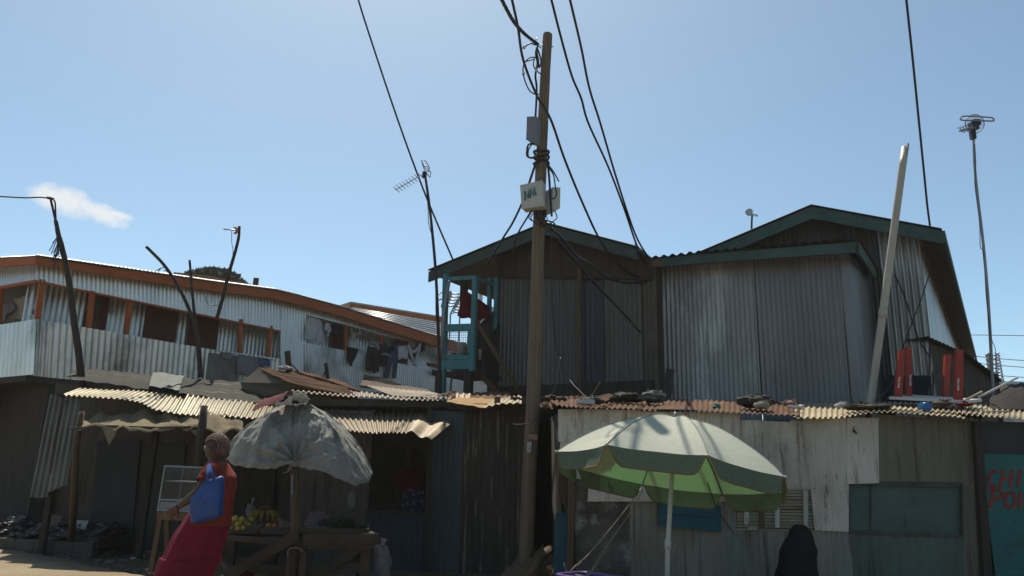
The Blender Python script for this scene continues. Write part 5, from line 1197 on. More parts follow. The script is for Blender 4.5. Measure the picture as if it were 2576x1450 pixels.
def walking_woman():
    Y = 7.3
    t = thing('person', 'woman in orange shirt and long pink skirt walking left with blue tote on her shoulder', 'person', setz(P(455, 1500, Y), .06))
    p = lambda u, v, dy=0.0: P(u, v, Y + dy)
    J = {'pelvis': (p(522, 1310), (.13, .15)), 'waist': (p(538, 1262), (.115, .14)), 'chest': (p(545, 1205), (.12, .15)), 'neckb': (p(549, 1168), (.065, .07)), 'neck': (p(547, 1150), (.052, .055)), 'skull': (p(548, 1128), (.06, .06)),
         'ls': (p(533, 1183, -.17), .062), 'le': (p(503, 1236, -.27), (.052, .05)), 'lm': (p(478, 1255, -.28), (.043, .042)), 'lw': (p(448, 1276, -.26), (.027, .03)),
         'rs': (p(553, 1183, .17), .06), 're': (p(552, 1238, .27), .048), 'rw': (p(530, 1272, .2), .028), 'rh': (p(522, 1282, .17), .03),
         'lh': (p(515, 1330, -.09), .105), 'lk': (p(482, 1410, -.1), .075), 'la': (p(440, 1488, -.1), .042), 'lt': (p(408, 1499, -.12), .035),
         'rhip': (p(520, 1330, .09), .105), 'rk': (p(490, 1415, .1), .075), 'ra': (p(492, 1492, .1), .042), 'rt': (p(462, 1506, .1), .035)}
    B_ = [('pelvis', 'waist'), ('waist', 'chest'), ('chest', 'neckb'), ('neckb', 'neck'), ('neck', 'skull'), ('neckb', 'ls'), ('ls', 'le'), ('le', 'lm'), ('lm', 'lw'), ('neckb', 'rs'), ('rs', 're'), ('re', 'rw'), ('rw', 'rh'),
          ('pelvis', 'lh'), ('lh', 'lk'), ('lk', 'la'), ('la', 'lt'), ('pelvis', 'rhip'), ('rhip', 'rk'), ('rk', 'ra'), ('ra', 'rt')]
    vs, fs = skin_mesh(J, B_, 'pelvis', 2)
    b = MB(); b.add(vs, fs, True)
    hc = p(544, 1129); face = V((-1, .22, .06)); f, s, u = head(b, hc, face, .108)
    hand(b, J['lw'][0], J['lw'][0] - J['lm'][0] + V((0, 0, -.01)), V((0, .9, .3)), .18, .55, 1)
    hand(b, J['rh'][0], V((-.3, -.1, -.9)), V((0, -1, 0)), .16, .7, 1)
    body = b.build('body', M['skin'], t)
    for sg in (-1, 1):
        e = MB(); e.ball(hc + (f * .86 + s * sg * .34 + u * .06) * .108, .012, seg=8, rings=6); e.build('eye', M['white_print'], body)
    # cornrow hair: a cap of ridges running back over the skull
    b = MB()
    ax = Matrix((f, s, u)).transposed()
    rows = []
    for i in range(15):
        th = math.radians(4 + 112 * i / 14); row = []
        for k in range(96):
            ph = 2 * math.pi * k / 96
            lim = math.radians(62 + 60 * (.5 - .5 * math.cos(ph)) if True else 0)
            th2 = min(th, lim)
            q = V((math.sin(th2) * math.cos(ph) * 1.0 - .02, math.sin(th2) * math.sin(ph) * .84, math.cos(th2) * 1.16))
            row.append(hc + (f * q.x + s * q.y + u * q.z) * .119 * (1 + .04 * math.sin(math.asin(max(-1, min(1, q.y / .85))) * 26)))
        rows.append(row)
    b.grid(rows, True, True)
    b.ball(hc + (-f * .75 - u * .35) * .108, .055, .06, .05, 10, 8, .15, 5)
    b.build('hair', M['braids'], t)
    M['braid_light'] = mat('braid_light', (.24, .135, .10), (.13, .07, .055), .6, 0, 30, bump=.5, bs=60)
    b = MB()
    for k in range(15):
        y = -.80 + k * .1143; pts = []
        for j in range(11):
            th = math.radians(58 - j * 17.5); r_ = math.sqrt(max(.02, 1 - (y * .98) ** 2))
            pts.append(hc + (f * math.sin(th) * r_ + s * y * .86 + u * math.cos(th) * 1.16 * r_) * .1225)
        b.tube(pts, [.0062] * 11, 5)
    b.build('braids', M['braid_light'], t)
    # shirt
    rings = [(p(548, 1163), .075, .082), (p(548, 1170), .10, .14), (p(546, 1180), .125, .185), (p(547, 1200), .162, .205), (p(545, 1228), .165, .205), (p(541, 1250), .163, .205), (p(536, 1275), .17, .215), (p(528, 1300), .19, .225), (p(524, 1322), .20, .235)]
    b = MB(); loft(b, dense(rings, 4), 48, lambda a, w: .035 * noise.noise(V((math.cos(a) * 1.6, math.sin(a) * 1.6, w * 6))) + .012 * math.sin(w * 40 + 3 * math.sin(a)) * (w > .3))
    b.build('shirt', M['orange_shirt'], t)
    for pre, sg in (('l', -1), ('r', 1)):
        a, c = J[pre + 's'][0], J[pre + 'e'][0]; q0 = a.lerp(J['neckb'][0], .35)
        b = MB(); pts = polyline([q0, a, a.lerp(c, .35), a.lerp(c, .62)], 4); n = len(pts); b.tube(pts, [.072 + .012 * math.sin(i * 1.9) * (i > 3) * .4 + .008 * i / n for i in range(n)], 14, cap=False); b.build('sleeve', M['orange_shirt'], t)
    # skirt, swinging back to front, with soft pleats and a tier seam
    def fold(a, w): return (.02 + .06 * w) * math.sin(9 * a + 2 * math.sin(2 * a)) + .03 * w * math.sin(17 * a + 1) + .04 * w * noise.noise(V((a * 1.2, w * 2, 4)))
    sp = [(1296, 478, 573), (1319, 462, 573), (1345, 445, 566), (1375, 431, 556), (1403, 418, 547), (1404, 414, 549), (1430, 405, 535), (1455, 397, 524), (1480, 388, 512), (1500, 382, 505)]
    k_ = Y / 1932 * .985
    rings = [(p((a + c) / 2, v), (c - a) / 2 * k_, .21 + .11 * i / 9) for i, (v, a, c) in enumerate(sp)]
    b = MB(); loft(b, dense(rings, 4), 90, fold); b.build('skirt', M['pink_skirt'], t)
    for pre in ('l', 'r'):
        a = J[pre + 'a'][0]; c = J[pre + 't'][0]; b = MB(); b.ball((a + c) / 2 - V((0, 0, .035)), .13, .05, .03, 12, 8); b.build('shoe', M['black'], t)
    # blue tote bag hanging from the shoulder
    k = thing('tote_bag', 'shiny blue plastic tote bag hanging from the walking woman\'s shoulder', 'bag', p(520, 1317, -.3))
    q = lambda u, v: P(u, v, Y - .27)
    out = [q(*a) for a in [(515, 1213), (528, 1207), (545, 1202), (561, 1199), (562, 1225), (560, 1260), (558, 1288), (555, 1299), (545, 1306), (525, 1311), (505, 1316), (492, 1318), (484, 1314), (481, 1300), (480, 1278), (482, 1258), (496, 1240)]]
    fine = polyline(out + [out[0]], 4)[:-1]; c = sum(fine, V()) / len(fine)
    def layer(sc, dy, top=1): return [c + (x - c) * sc + V((0, dy, 0)) for x in fine]
    def wr(l): return [x + V((0, .012 * noise.noise(x * 9) + .008 * noise.noise(V((x.x * 4, 0, x.z * 25))), 0)) for x in l]
    b = MB(); L2 = [layer(s_, d_) for s_, d_ in ((.04, -.07), (.3, -.075), (.55, -.072), (.8, -.064), (.95, -.045), (1.0, -.02), (1.0, .02), (.95, .045), (.6, .06), (.05, .06))]
    b.grid([wr(l) for l in L2], True, True); b.build('bag_body', M['bag_blue'], k)
    for du, dy in ((0, -.055), (2, .03)):
        b = MB(); pts = polyline([P(527 + du, 1160, Y - .1 + dy * .6), P(528 + du, 1172, Y - .23 + dy * .3), P(532 + du, 1190, Y - .285 + dy), P(538 + du * 4, 1207, Y - .27 + dy)], 5)
        for pa, pb in zip(pts, pts[1:]): b.beam(pa, pb, .028, .005, (0, -1, .2))
        b.build('strap', M['bag_blue'], k)
        b = MB(); pts = polyline([P(527 + du, 1160, Y - .1 + dy * .6), P(524 + du, 1175, Y - .25 + dy * .3), P(522 + du, 1195, Y - .29 + dy), P(520, 1214, Y - .27 + dy)], 5)
        for pa, pb in zip(pts, pts[1:]): b.beam(pa, pb, .028, .005, (0, -1, .2))
        b.build('strap', M['bag_blue'], k)
walking_woman()

def shop_woman():
    Y = 11.5; p = lambda u, v, dy=0.0: P(u, v, Y + dy)
    t = thing('person', 'person in red top and dotted blue skirt bending inside the dark shop opening', 'person', setz(p(1045, 1300), 0))
    k = Y / 1932
    J = {'pelvis': (p(1047, 1262), (.15, .12)), 'waist': (p(1044, 1232), .12), 'chest': (p(1040, 1195, .16), (.14, .12)), 'neckb': (p(1038, 1172, .27), .06), 'neck': (p(1037, 1162, .32), .05), 'skull': (p(1036, 1150, .38), .06),
         'ls': (p(1012, 1186, .2), .055), 'le': (p(1002, 1228, .22), .045), 'lw': (p(1003, 1262, .32), .028), 'rs': (p(1066, 1186, .2), .055), 're': (p(1076, 1226, .24), .045), 'rw': (p(1072, 1258, .34), .028)}
    z0 = J['pelvis'][0]
    for s_, n_ in ((-1, 'l'), (1, 'r')):
        J[n_ + 'h'] = (z0 + V((s_ * .09, 0, -.08)), .1); J[n_ + 'k'] = (setz(z0 + V((s_ * .1, .02, 0)), .45), .065); J[n_ + 'a'] = (setz(z0 + V((s_ * .1, -.03, 0)), .07), .042); J[n_ + 't'] = (setz(z0 + V((s_ * .11, .12, 0)), .035), .035)
    B_ = [('pelvis', 'waist'), ('waist', 'chest'), ('chest', 'neckb'), ('neckb', 'neck'), ('neck', 'skull')]
    for n_ in 'lr': B_ += [('chest', n_ + 's'), (n_ + 's', n_ + 'e'), (n_ + 'e', n_ + 'w'), ('pelvis', n_ + 'h'), (n_ + 'h', n_ + 'k'), (n_ + 'k', n_ + 'a'), (n_ + 'a', n_ + 't')]
    vs, fs = skin_mesh(J, B_, 'pelvis', 2); b = MB(); b.add(vs, fs, True); head(b, J['skull'][0] + V((0, .02, .03)), (-.2, 1, -.3), .1)
    for n_ in 'lr': hand(b, J[n_ + 'w'][0], V((0, .5, -.8)), V((1 if n_ == 'l' else -1, 0, 0)), .17, .5, 1)
    b.build('body', M['skin'], t)
    M['red_top'] = mat('red_top', (.17, .012, .018), (.12, .01, .014), .9, 0, 3, bump=.3, bs=12)
    b = MB(); loft(b, dense([(p(1038, 1176, .25), .09, .08), (p(1040, 1190, .17), .19, .14), (p(1042, 1212, .08), .175, .15), (p(1045, 1238, 0), .165, .14)], 4), 36, lambda a, w: .04 * noise.noise(V((math.cos(a) * 2, math.sin(a) * 2, w * 4)))); b.build('top', M['red_top'], t)
    for n_ in 'lr':
        b = MB(); a, c = J[n_ + 's'][0], J[n_ + 'e'][0]; b.tube(polyline([a.lerp(J['chest'][0], .3), a, a.lerp(c, .5), a.lerp(c, .9)], 4), .068, 12, cap=False); b.build('sleeve', M['red_top'], t)
    m_ = mat('dotted_skirt', (.045, .05, .10), (.035, .04, .08), .9, 0, 3, bump=.2); nt = m_.node_tree; N = nt.nodes.new; L = nt.links.new
    vo = N('ShaderNodeTexVoronoi'); vo.inputs['Scale'].default_value = 15; tc = N('ShaderNodeTexCoord'); L(tc.outputs['Object'], vo.inputs['Vector']); mr = N('ShaderNodeMapRange'); mr.inputs['From Min'].default_value = .38; mr.inputs['From Max'].default_value = .3; L(vo.outputs['Distance'], mr.inputs['Value'])
    bs_ = nt.nodes['Principled BSDF']; old = bs_.inputs['Base Color'].links[0].from_socket; mx = N('ShaderNodeMix'); mx.data_type = 'RGBA'; L(mr.outputs['Result'], mx.inputs['Factor']); L(old, mx.inputs['A']); mx.inputs['B'].default_value = (.16, .16, .22, 1); L(mx.outputs['Result'], bs_.inputs['Base Color'])
    b = MB(); loft(b, dense([(p(1046, 1230), .15, .13), (p(1047, 1255), .20, .17), (p(1047, 1290), .21, .19), (setz(p(1047, 1290), .35), .24, .22)], 4), 48, lambda a, w: .03 * w * math.sin(8 * a)); b.build('skirt', m_, t)
shop_woman()

def seated_person():
    Y = 8.25; p = lambda u, v, dy=0.0: P(u, v, Y + dy)
    t = thing('person', 'person seated low in a black hooded robe before the white shack wall', 'person', setz(p(2012, 1480), 0))
    g = setz(p(2010, 1440), .22)
    J = {'pelvis': (g, (.15, .13)), 'waist': (p(2008, 1415), .12), 'chest': (p(2008, 1390), (.12, .11)), 'neckb': (p(2011, 1376), .06), 'neck': (p(2012, 1368), .05), 'skull': (p(2013, 1358), .055),
         'ls': (p(1988, 1386, -.02), .05), 'le': (p(1985, 1415, -.06), .045), 'lw': (p(2010, 1430, -.10), .028), 'rs': (p(2030, 1386, .04), .05), 're': (p(2036, 1415, -.0), .045), 'rw': (p(2028, 1434, -.10), .028)}
    for s_, n_ in ((-1, 'l'), (1, 'r')):
        J[n_ + 'h'] = (g + V((s_ * .1, -.05, -.02)), .1); J[n_ + 'k'] = (setz(g + V((s_ * .12 + .06, -.20, 0)), .26), .065); J[n_ + 'a'] = (setz(g + V((s_ * .10 + .06, -.18, 0)), .07), .042); J[n_ + 't'] = (setz(g + V((s_ * .10 + .06, -.27, 0)), .04), .035)
    B_ = [('pelvis', 'waist'), ('waist', 'chest'), ('chest', 'neckb'), ('neckb', 'neck'), ('neck', 'skull')]
    for n_ in 'lr': B_ += [('chest', n_ + 's'), (n_ + 's', n_ + 'e'), (n_ + 'e', n_ + 'w'), ('pelvis', n_ + 'h'), (n_ + 'h', n_ + 'k'), (n_ + 'k', n_ + 'a'), (n_ + 'a', n_ + 't')]
    vs, fs = skin_mesh(J, B_, 'pelvis', 2); b = MB(); b.add(vs, fs, True); head(b, p(2013, 1360, .02), (.8, .6, -.1), .078)
    for n_ in 'lr': hand(b, J[n_ + 'w'][0], V((.2, .0, -.9)), V((0, -1, 0)), .15, .5, 1)
    b.build('body', M['skin'], t)
    M['robe'] = mat('robe', (.02, .02, .021), (.012, .012, .013), 1.0, 0, 3, bump=.3, bs=10, spec=.05)
    k = Y / 1932
    sp = [(1320, 2004, 2018), (1325, 1997, 2028), (1335, 1989, 2037), (1350, 1986, 2041), (1362, 1978, 2044), (1376, 1971, 2050), (1386, 1968, 2052), (1400, 1966, 2050), (1425, 1963, 2050), (1450, 1956, 2053), (1500, 1942, 2066)]
    rings = []
    for i, (v, a, c) in enumerate(sp):
        rings.append((p((a + c) / 2, v, -.01 * i / 3), (c - a) / 2 * k, .07 + .03 * i if i < 3 else .125 + .012 * i))
    rings.append((setz(rings[-1][0], .02), .3, .42))
    b = MB(); loft(b, dense(rings, 4), 44, lambda a, w: .04 * w * math.sin(7 * a + 1) + .05 * noise.noise(V((math.cos(a) * 1.5, math.sin(a) * 1.5, w * 5)))); b.build('robe', M['robe'], t)
    s = thing('stool', 'low wooden stool under the person in the black robe', 'stool', setz(g, 0))
    b = MB(); b.box(setz(g, .075), .3, .3, .03); b.build('seat', M['wood_mid'], s)
    for sx in (-1, 1):
        for sy in (-1, 1): b = MB(); b.box(setz(g + V((sx * .11, sy * .11, 0)), .03), .04, .04, .06); b.build('leg', M['wood_mid'], s)
seated_person()
# ================================================================== tarpaulin stall
def tarp_stall():
    Yc = 8.95; Yp = 8.5; apx = P(745, 1006, 9.0); kn = P(742, 1163, Yp - .03)
    t = thing('tarp_canopy', 'grey wrinkled tarpaulin canopy tied to a wooden post over the fruit stall', 'canopy', setz(P(742, 1450, Yp), 0))
    # hem points all round with the point half way up each fold line
    K = [((742, 1163, 8.47), (744, 1078, 8.62)), ((742, 1163, 8.47), (730, 1075, 8.60)), ((690, 1173, 8.44), (705, 1075, 8.60)), ((640, 1172, 8.50), (670, 1066, 8.68)), ((592, 1163, 8.72), (638, 1068, 8.85)), ((562, 1148, 9.15), (626, 1070, 9.05)),
         ((600, 1135, 9.85), (670, 1070, 9.5)), ((742, 1140, 10.0), (742, 1060, 9.6)), ((880, 1150, 9.9), (820, 1060, 9.5)), ((938, 1188, 9.25), (862, 1072, 9.1)), ((926, 1208, 8.85), (850, 1075, 8.85)), ((893, 1217, 8.50), (832, 1066, 8.64)), ((845, 1198, 8.36), (806, 1070, 8.56)), ((795, 1178, 8.38), (776, 1074, 8.57)), ((742, 1163, 8.47), (752, 1078, 8.61))]
    rimp = [P(*k[0]) for k in K]; midp = [P(*k[1]) for k in K]
    N_ = 22; cols = []
    for i in range(len(K) - 1):
        for k in range(N_):
            f = k / N_; fs = f * f * (3 - 2 * f) * .4 + f * .6; cols.append((rimp[i].lerp(rimp[i + 1], fs), midp[i].lerp(midp[i + 1], fs), i + f))
    rows = []; n = len(cols); NR = 44
    for j in range(NR + 1):
        w = j / NR; row = []
        for (R_, M_, sp) in cols:
            # quadratic through apex, mid (w=.55) and hem
            c = 2 * M_ - (apx + R_) * .5; q = apx * (1 - w) ** 2 + c * 2 * w * (1 - w) + R_ * w * w
            d = q - kn; dist = math.sqrt(d.x ** 2 + d.z ** 2); ang = math.atan2(d.z, d.x)
            front = 1.0 if (sp < 5.5 or sp > 9.0) else .3
            fan = .075 * math.sin(ang * 12 + 1.5 * noise.noise(V((ang * 2, dist * 2, 1)))) * math.exp(-dist / .33) * min(1, dist / .06) * front * (1.0 if d.x < 0 else .55)
            rg = 1 - abs(noise.noise(V((q.x * 5.2, q.y * 5.2, q.z * 5.2 + 7)))) * 2
            rg2 = 1 - abs(noise.noise(V((q.x * 11, q.y * 11 + 3, q.z * 11)))) * 2
            cr_ = (.034 * max(0, rg) ** 3 + .016 * max(0, rg2) ** 2) * (1.0 if sp > 9 else .45) * min(1, w * 3)
            lines = .018 * noise.noise(V((sp * 1.9, w * .8, 11))) * w * 2
            sag = -.05 * math.sin(math.pi * (sp % 1)) * math.sin(math.pi * w) * .5
            out = V((d.x * .3, -1.0 if front == 1 else .6, .5)).normalized()
            row.append(q + out * (fan + cr_ + lines) + V((0, 0, sag)) * .6)
        rows.append(row)
    rows.append([p + V((0, .01, -.035 - .03 * noise.noise(p * 4))) for p in rows[-1]])
    b = MB(); b.grid(rows, True, True); b.build('tarpaulin', M['tarp_grey'], t)
    b = MB(); b.tube(polyline([P(749, 1012, 8.9), P(748, 1040, 8.73), P(746, 1078, 8.575), P(744, 1120, 8.50), P(742, 1158, 8.43)], 5), .009, 5); b.build('seam', M['tarp_grey'], t)
    def patch(name, pts, m_, lift, amp, nu=10, nv=6):
        q = [P(*x) for x in pts]; b = MB()
        b.grid([[q[0].lerp(q[1], k / nu).lerp(q[3].lerp(q[2], k / nu), j / nv) + V((0, -.02, lift + .05 * math.sin(math.pi * j / nv) + amp * noise.noise(V((k * .6, j * .8, lift * 90))))) for k in range(nu + 1)] for j in range(nv + 1)])
        return b.build(name, m_, t)
    patch('burgundy_cloth', [(633, 1052, 8.55), (712, 1024, 8.65), (735, 1006, 8.9), (668, 1026, 8.95)], M['c_burg'], .075, .025)
    patch('dark_cloth', [(690, 1030, 8.55), (770, 1026, 8.55), (790, 1020, 8.9), (722, 1003, 9.0)], M['tarp_dark'], .03, .025)
    patch('dark_cloth', [(735, 1016, 8.6), (778, 1022, 8.6), (765, 1003, 8.9), (738, 998, 8.9)], M['tarp_dark'], .04, .03)
    b = MB(); b.tube([setz(P(742, 1450, Yp), -.05), P(743, 1330, Yp), P(742, 1240, Yp), P(741, 1160, Yp + .02), P(740, 1130, Yp + .3), P(741, 1040, Yc)], [.05, .048, .046, .044, .04, .035], 10, jit=.15); b.build('post', M['wood_mid'], t)
    for u, dy in ((728, .02), (760, -.02)):
        b = MB(); b.tube([setz(P(u, 1450, Yp - .02 + dy), -.05), P(u + 4, 1382, Yp - .02 + dy)], .042, 9, jit=.15); b.build('stub_post', M['wood_mid'], t)
    b = MB()
    for k in range(3): b.tube([P(742, 1165 + k * 3, Yp) + V((math.cos(a) * .056, math.sin(a) * .056, .01 * math.sin(a * 3 + k))) for a in [2 * math.pi * i / 14 for i in range(15)]], .008, 5, cap=False)
    b.build('rope', M['c_cream'], t)
    b = MB()
    for pts in ([(738, 1168), (728, 1176), (722, 1186)], [(736, 1170), (724, 1188), (712, 1190)], [(745, 1168), (752, 1160), (770, 1166)]): b.tube([P(*q, Yp - .06) for q in pts], .004, 4)
    b.build('rope_end', M['c_cream'], t)
    b = MB(); b.tube(polyline([P(724, 1400, Yp - .07), P(726, 1384, Yp - .08), P(742, 1378, Yp - .09), P(758, 1384, Yp - .08), P(763, 1398, Yp - .05)], 5), .008, 5); b.build('rope', M['c_cream'], t)
    b = MB(); b.prism([P(733, 1195, Yp - .06), P(738, 1195, Yp - .06), P(737, 1243, Yp - .06), P(731, 1250, Yp - .06)], (0, .006, 0)); b.build('rag_strip', M['c_grey'], t)
tarp_stall()

def fruit_stall():
    Y = 8.75; t = thing('market_table', 'rough timber fruit table with crossed braces under the grey canopy', 'table', setz(P(760, 1450, Y), 0))
    M['stall_wood'] = mat('stall_wood', (.085, .062, .043), (.055, .04, .028), .9, 0, 4, (1, 1, 1), .4, 30)
    def bm(name, a, c, w, h=None):
        b = MB(); b.beam(P(*a), P(*c), w, h); b.build(name, M['stall_wood'], t)
    zt = P(850, 1356, 8.4).z
    b = MB(); q = [P(565, 1350, 8.6), P(760, 1362, 8.4), P(952, 1352, 8.4), P(935, 1334, 9.35), P(745, 1340, 9.35), P(580, 1336, 9.4)]
    b.prism(q, (0, 0, -.03)); b.build('tabletop', M['stall_wood'], t)
    bm('front_board', (763, 1358, 8.38), (952, 1355, 8.38), .03, .10)
    bm('front_board', (763, 1372, 8.40), (940, 1372, 8.40), .03, .07)
    bm('front_board', (566, 1352, 8.58), (765, 1370, 8.40), .03, .06)
    for (u, v, y) in [(921, 1368, 8.5), (585, 1352, 8.7), (690, 1362, 8.9), (910, 1350, 9.3)]:
        b = MB(); p = P(u, v, y); b.beam(setz(p, -.05), p, .09, .08, (0, -1, 0)); b.build('leg', M['stall_wood'], t)
    bm('brace', (570, 1450, 8.3), (748, 1346, 8.36), .05, .11)
    bm('brace', (836, 1424, 8.45), (908, 1374, 8.45), .04, .09)
    bm('brace', (630, 1426, 8.6), (768, 1446, 8.5), .05, .10)
    bm('brace', (770, 1438, 8.5), (925, 1425, 8.5), .05, .10)
    bm('brace', (548, 1400, 8.6), (580, 1440, 8.4), .04, .06)
    # shallow trays
    def tray(lab, a, c, y0, y1, h):
        k = thing('fruit_tray', lab, 'tray', (P(a, 1345, y0) + P(c, 1345, y0)) / 2)
        p = [P(a, 1346, y0), P(c, 1348, y0), P(c, 1338, y1), P(a, 1338, y1)]
        p = [setz(x, zt + .01) for x in p]
        for i in range(4):
            b = MB(); u_, w_ = p[i], p[(i + 1) % 4]; b.beam(u_ + V((0, 0, h / 2)), w_ + V((0, 0, h / 2)), .018, h); b.build('side_board', M['stall_wood'], k)
        b = MB(); b.prism(p, (0, 0, .012)); b.build('bottom_board', M['stall_wood'], k)
        return p
    tray('left wooden tray of mangoes and bananas on the fruit table', 572, 655, 8.66, 9.1, .09)
    tray('middle wooden tray of oranges on the fruit table', 662, 738, 8.62, 9.1, .08)
    tray('long right wooden tray of greens and onions on the fruit table', 764, 925, 8.46, 9.1, .09)
    def fruit(name, label, cat, grp, spots, col, col2, ry=1.0, stem=True):
        m_ = mat(name + '_skin', col, col2, .5, 0, 9, bump=.05, spec=.4); proto = None
        for i, (u, v, y, r) in enumerate(spots):
            if proto is None:
                b = MB(); b.ball((0, 0, r), r, r * ry, r * .95, 14, 10, .05, 2, 1); proto = b.build(name, m_, base=(0, 0, 0)); o = proto
                b = MB(); b.tube([(0, 0, r * 1.9), (0, .004, r * 2.1)], .004, 5); st = b.build('stem', M['wood_mid'], None, base=(0, 0, 0)); st.parent = proto
                r0 = r
            else:
                o = proto.copy(); COL.objects.link(o)
                for ch in list(proto.children): c = ch.copy(); COL.objects.link(c); c.parent = o
            o.location = P(u, v, y) - V((0, 0, r)); o.rotation_euler = (0, 0, i * 1.3); o.scale = (r / r0,) * 3
            tag(o, label, cat, grp)
    fruit('mango', 'ripe yellow mango at the left front of the fruit table', 'mango', 'mangoes on the fruit table', [(592, 1306, 8.75, .042), (609, 1307, 8.72, .036), (603, 1317, 8.68, .026), (618, 1316, 8.75, .03), (634, 1308, 8.85, .034), (581, 1318, 8.72, .03), (597, 1319, 8.67, .032), (626, 1322, 8.7, .03), (586, 1328, 8.68, .033), (612, 1328, 8.67, .034), (599, 1330, 8.66, .03)], (.42, .27, .02), (.28, .24, .03), .85)
    fruit('orange', 'orange in the middle tray beside the wooden post', 'orange', 'oranges on the fruit table', [(676, 1324, 8.7, .038), (690, 1324, 8.72, .034), (666, 1336, 8.66, .034), (683, 1336, 8.66, .034), (699, 1335, 8.67, .035)], (.42, .15, .02), (.33, .10, .015))
    fruit('potato', 'pale brownish potato heaped left of the wooden post', 'potato', 'potatoes on the fruit table', [(703, 1326, 8.75, .034), (714, 1323, 8.78, .036), (724, 1328, 8.75, .033), (710, 1316, 8.82, .032), (720, 1317, 8.84, .03), (730, 1330, 8.8, .03), (704, 1336, 8.7, .034), (716, 1336, 8.7, .033), (728, 1338, 8.7, .03), (726, 1319, 8.86, .03), (705, 1310, 8.9, .03), (734, 1322, 8.86, .028)], (.24, .14, .10), (.17, .10, .075), .8)
    fruit('onion', 'purple red onion piled right of the wooden post', 'onion', 'onions on the fruit table', [(768 + (i % 8) * 9 + (i // 8) * 4, 1330 - (i // 8) * 9, 8.66 + .09 * (i // 8), .031) for i in range(36)], (.20, .13, .15), (.15, .09, .11))
    fruit('avocado', 'dark green avocado between the mangoes and oranges', 'avocado', 'avocados on the fruit table', [(643, 1322, 8.7, .034), (652, 1328, 8.68, .034), (660, 1322, 8.74, .033), (636, 1330, 8.68, .032), (648, 1338, 8.66, .03)], (.035, .05, .03), (.025, .035, .022), .8)
    # bananas: a standing hand of curved fingers
    bt = thing('banana_bunch', 'large curved bunch of yellow bananas at the back of the fruit table', 'bananas', P(668, 1318, 8.95))
    M['banana'] = mat('banana', (.24, .15, .015), (.13, .085, .015), .65, 0, 6, bump=.05, stains=[((.06, .04, .015), 9, (1, 1, 1), .62, .7)])
    top = P(668, 1286, 8.95)
    for k in range(9):
        a = -1.9 + k * .45; s_ = math.sin(a * 1.0); b = MB()
        o = top + V((.075 * math.sin(a), -.04 * math.cos(a), .0)); d = V((math.sin(a) * .8, -.35 + .1 * (k % 2), 0))
        pts = polyline([o, o + d * .055 + V((0, 0, -.01)), o + d * .10 + V((0, 0, -.045)), o + d * .105 + V((0, 0, -.09)), o + d * .075 + V((0, 0, -.12))], 4)
        n = len(pts); b.tube(pts, [.008 + .014 * math.sin(math.pi * min(1, i / (n - 1) * .9 + .05)) for i in range(n)], 7); b.build('banana', M['banana'], bt)
    b = MB(); b.tube(polyline([top + V((-.1, 0, -.03)), top + V((-.05, 0, .03)), top + V((.02, 0, .045)), top + V((.09, 0, .0))], 4), .014, 7); b.build('stalk', M['wood_yellow'], bt)
    b = MB()
    for k in range(420):
        a = rnd() * 6.28; r = math.sqrt(rnd()); c = P(850 + 40 * r * math.cos(a), 1330 - 2 * rnd(), 8.75) + V((0, .18 * r * math.sin(a), .02 + .10 * rnd() * (1 - r)))
        x = V((rnd() - .5, rnd() - .5, rnd() - .3)) * .08; y = V((rnd() - .5, rnd() - .5, rnd() - .5)) * .05; b.add([c, c + x + y * .5, c + x * 1.6, c + x - y * .5], [(0, 1, 2, 3)])
    M['leaf'] = mat('leaf', (.05, .085, .03), (.03, .055, .02), .7, 0, 6, bump=0, trans=.2); struct(b.build('leafy_greens', M['leaf']), 'stuff')
    def sack(label, c, r, h, m_, name='sack', cat='sack'):
        k = thing(name, label, cat, c); rows = []
        for i in range(15):
            w = i / 14; rr = r * (math.sin(math.pi * min(.93, .18 + w * .76)) ** .55)
            rows.append([V(c) + V((math.cos(a) * rr, math.sin(a) * rr * .8, h * w)) * 1.0 + V((math.cos(a), math.sin(a), .2)) * (.035 * noise.noise(V((math.cos(a) * 2, math.sin(a) * 2, w * 4 + r * 50)))) for a in [2 * math.pi * j / 26 for j in range(26)]])
        b = MB(); b.grid(rows, True, True); b.build('sack_body', m_, k)
        tp = V(c) + V((0, 0, h)); b = MB(); b.tube([tp - V((0, 0, .04)), tp + V((.01, 0, .02)), tp + V((.02, 0, .07))], [r * .42, r * .18, r * .36], 10, cap=False, jit=.3); b.build('sack_neck', m_, k)
    M['sack_plastic'] = mat('sack_plastic', (.20, .20, .21), (.13, .13, .14), .6, 0, 3, bump=.5, bs=10, trans=.2)
    sack('tall whitish sack standing at the right end of the fruit table', setz(P(956, 1430, 8.9), 0.03), .12, .46, M['sack_plastic'])
    sack('slumped pale bag under the right side of the fruit table', setz(P(860, 1420, 8.75), .03), .15, .30, M['sack_plastic'])
    sack('cloudy plastic bag standing by the mangoes', P(628, 1314, 8.95), .05, .19, M['sack_plastic'], 'plastic_bag', 'bag')
    k = thing('bucket', 'orange plastic bucket on the ground below the fruit table', 'bucket', setz(P(611, 1450, 8.9), 0)); c = setz(P(611, 1450, 8.9), 0)
    M['pail_orange'] = mat('pail_orange', (.20, .06, .02), None, .6, 0, 3, bump=.03); b = MB(); b.grid([[c + V((math.cos(a) * r, math.sin(a) * r, h)) for a in [2 * math.pi * j / 20 for j in range(20)]] for r, h in ((.10, 0), (.13, .24), (.138, .24), (.138, .26), (.125, .26), (.095, .03))], True, True); b.build('pail', M['pail_orange'], k)
    b = MB(); b.tube([c + V((math.cos(a) * .14, math.sin(a) * .14, .25 + .06 * abs(math.sin(a)))) for a in [math.pi * j / 10 for j in range(11)]], .004, 5); b.build('handle', M['metal_grey'], k)
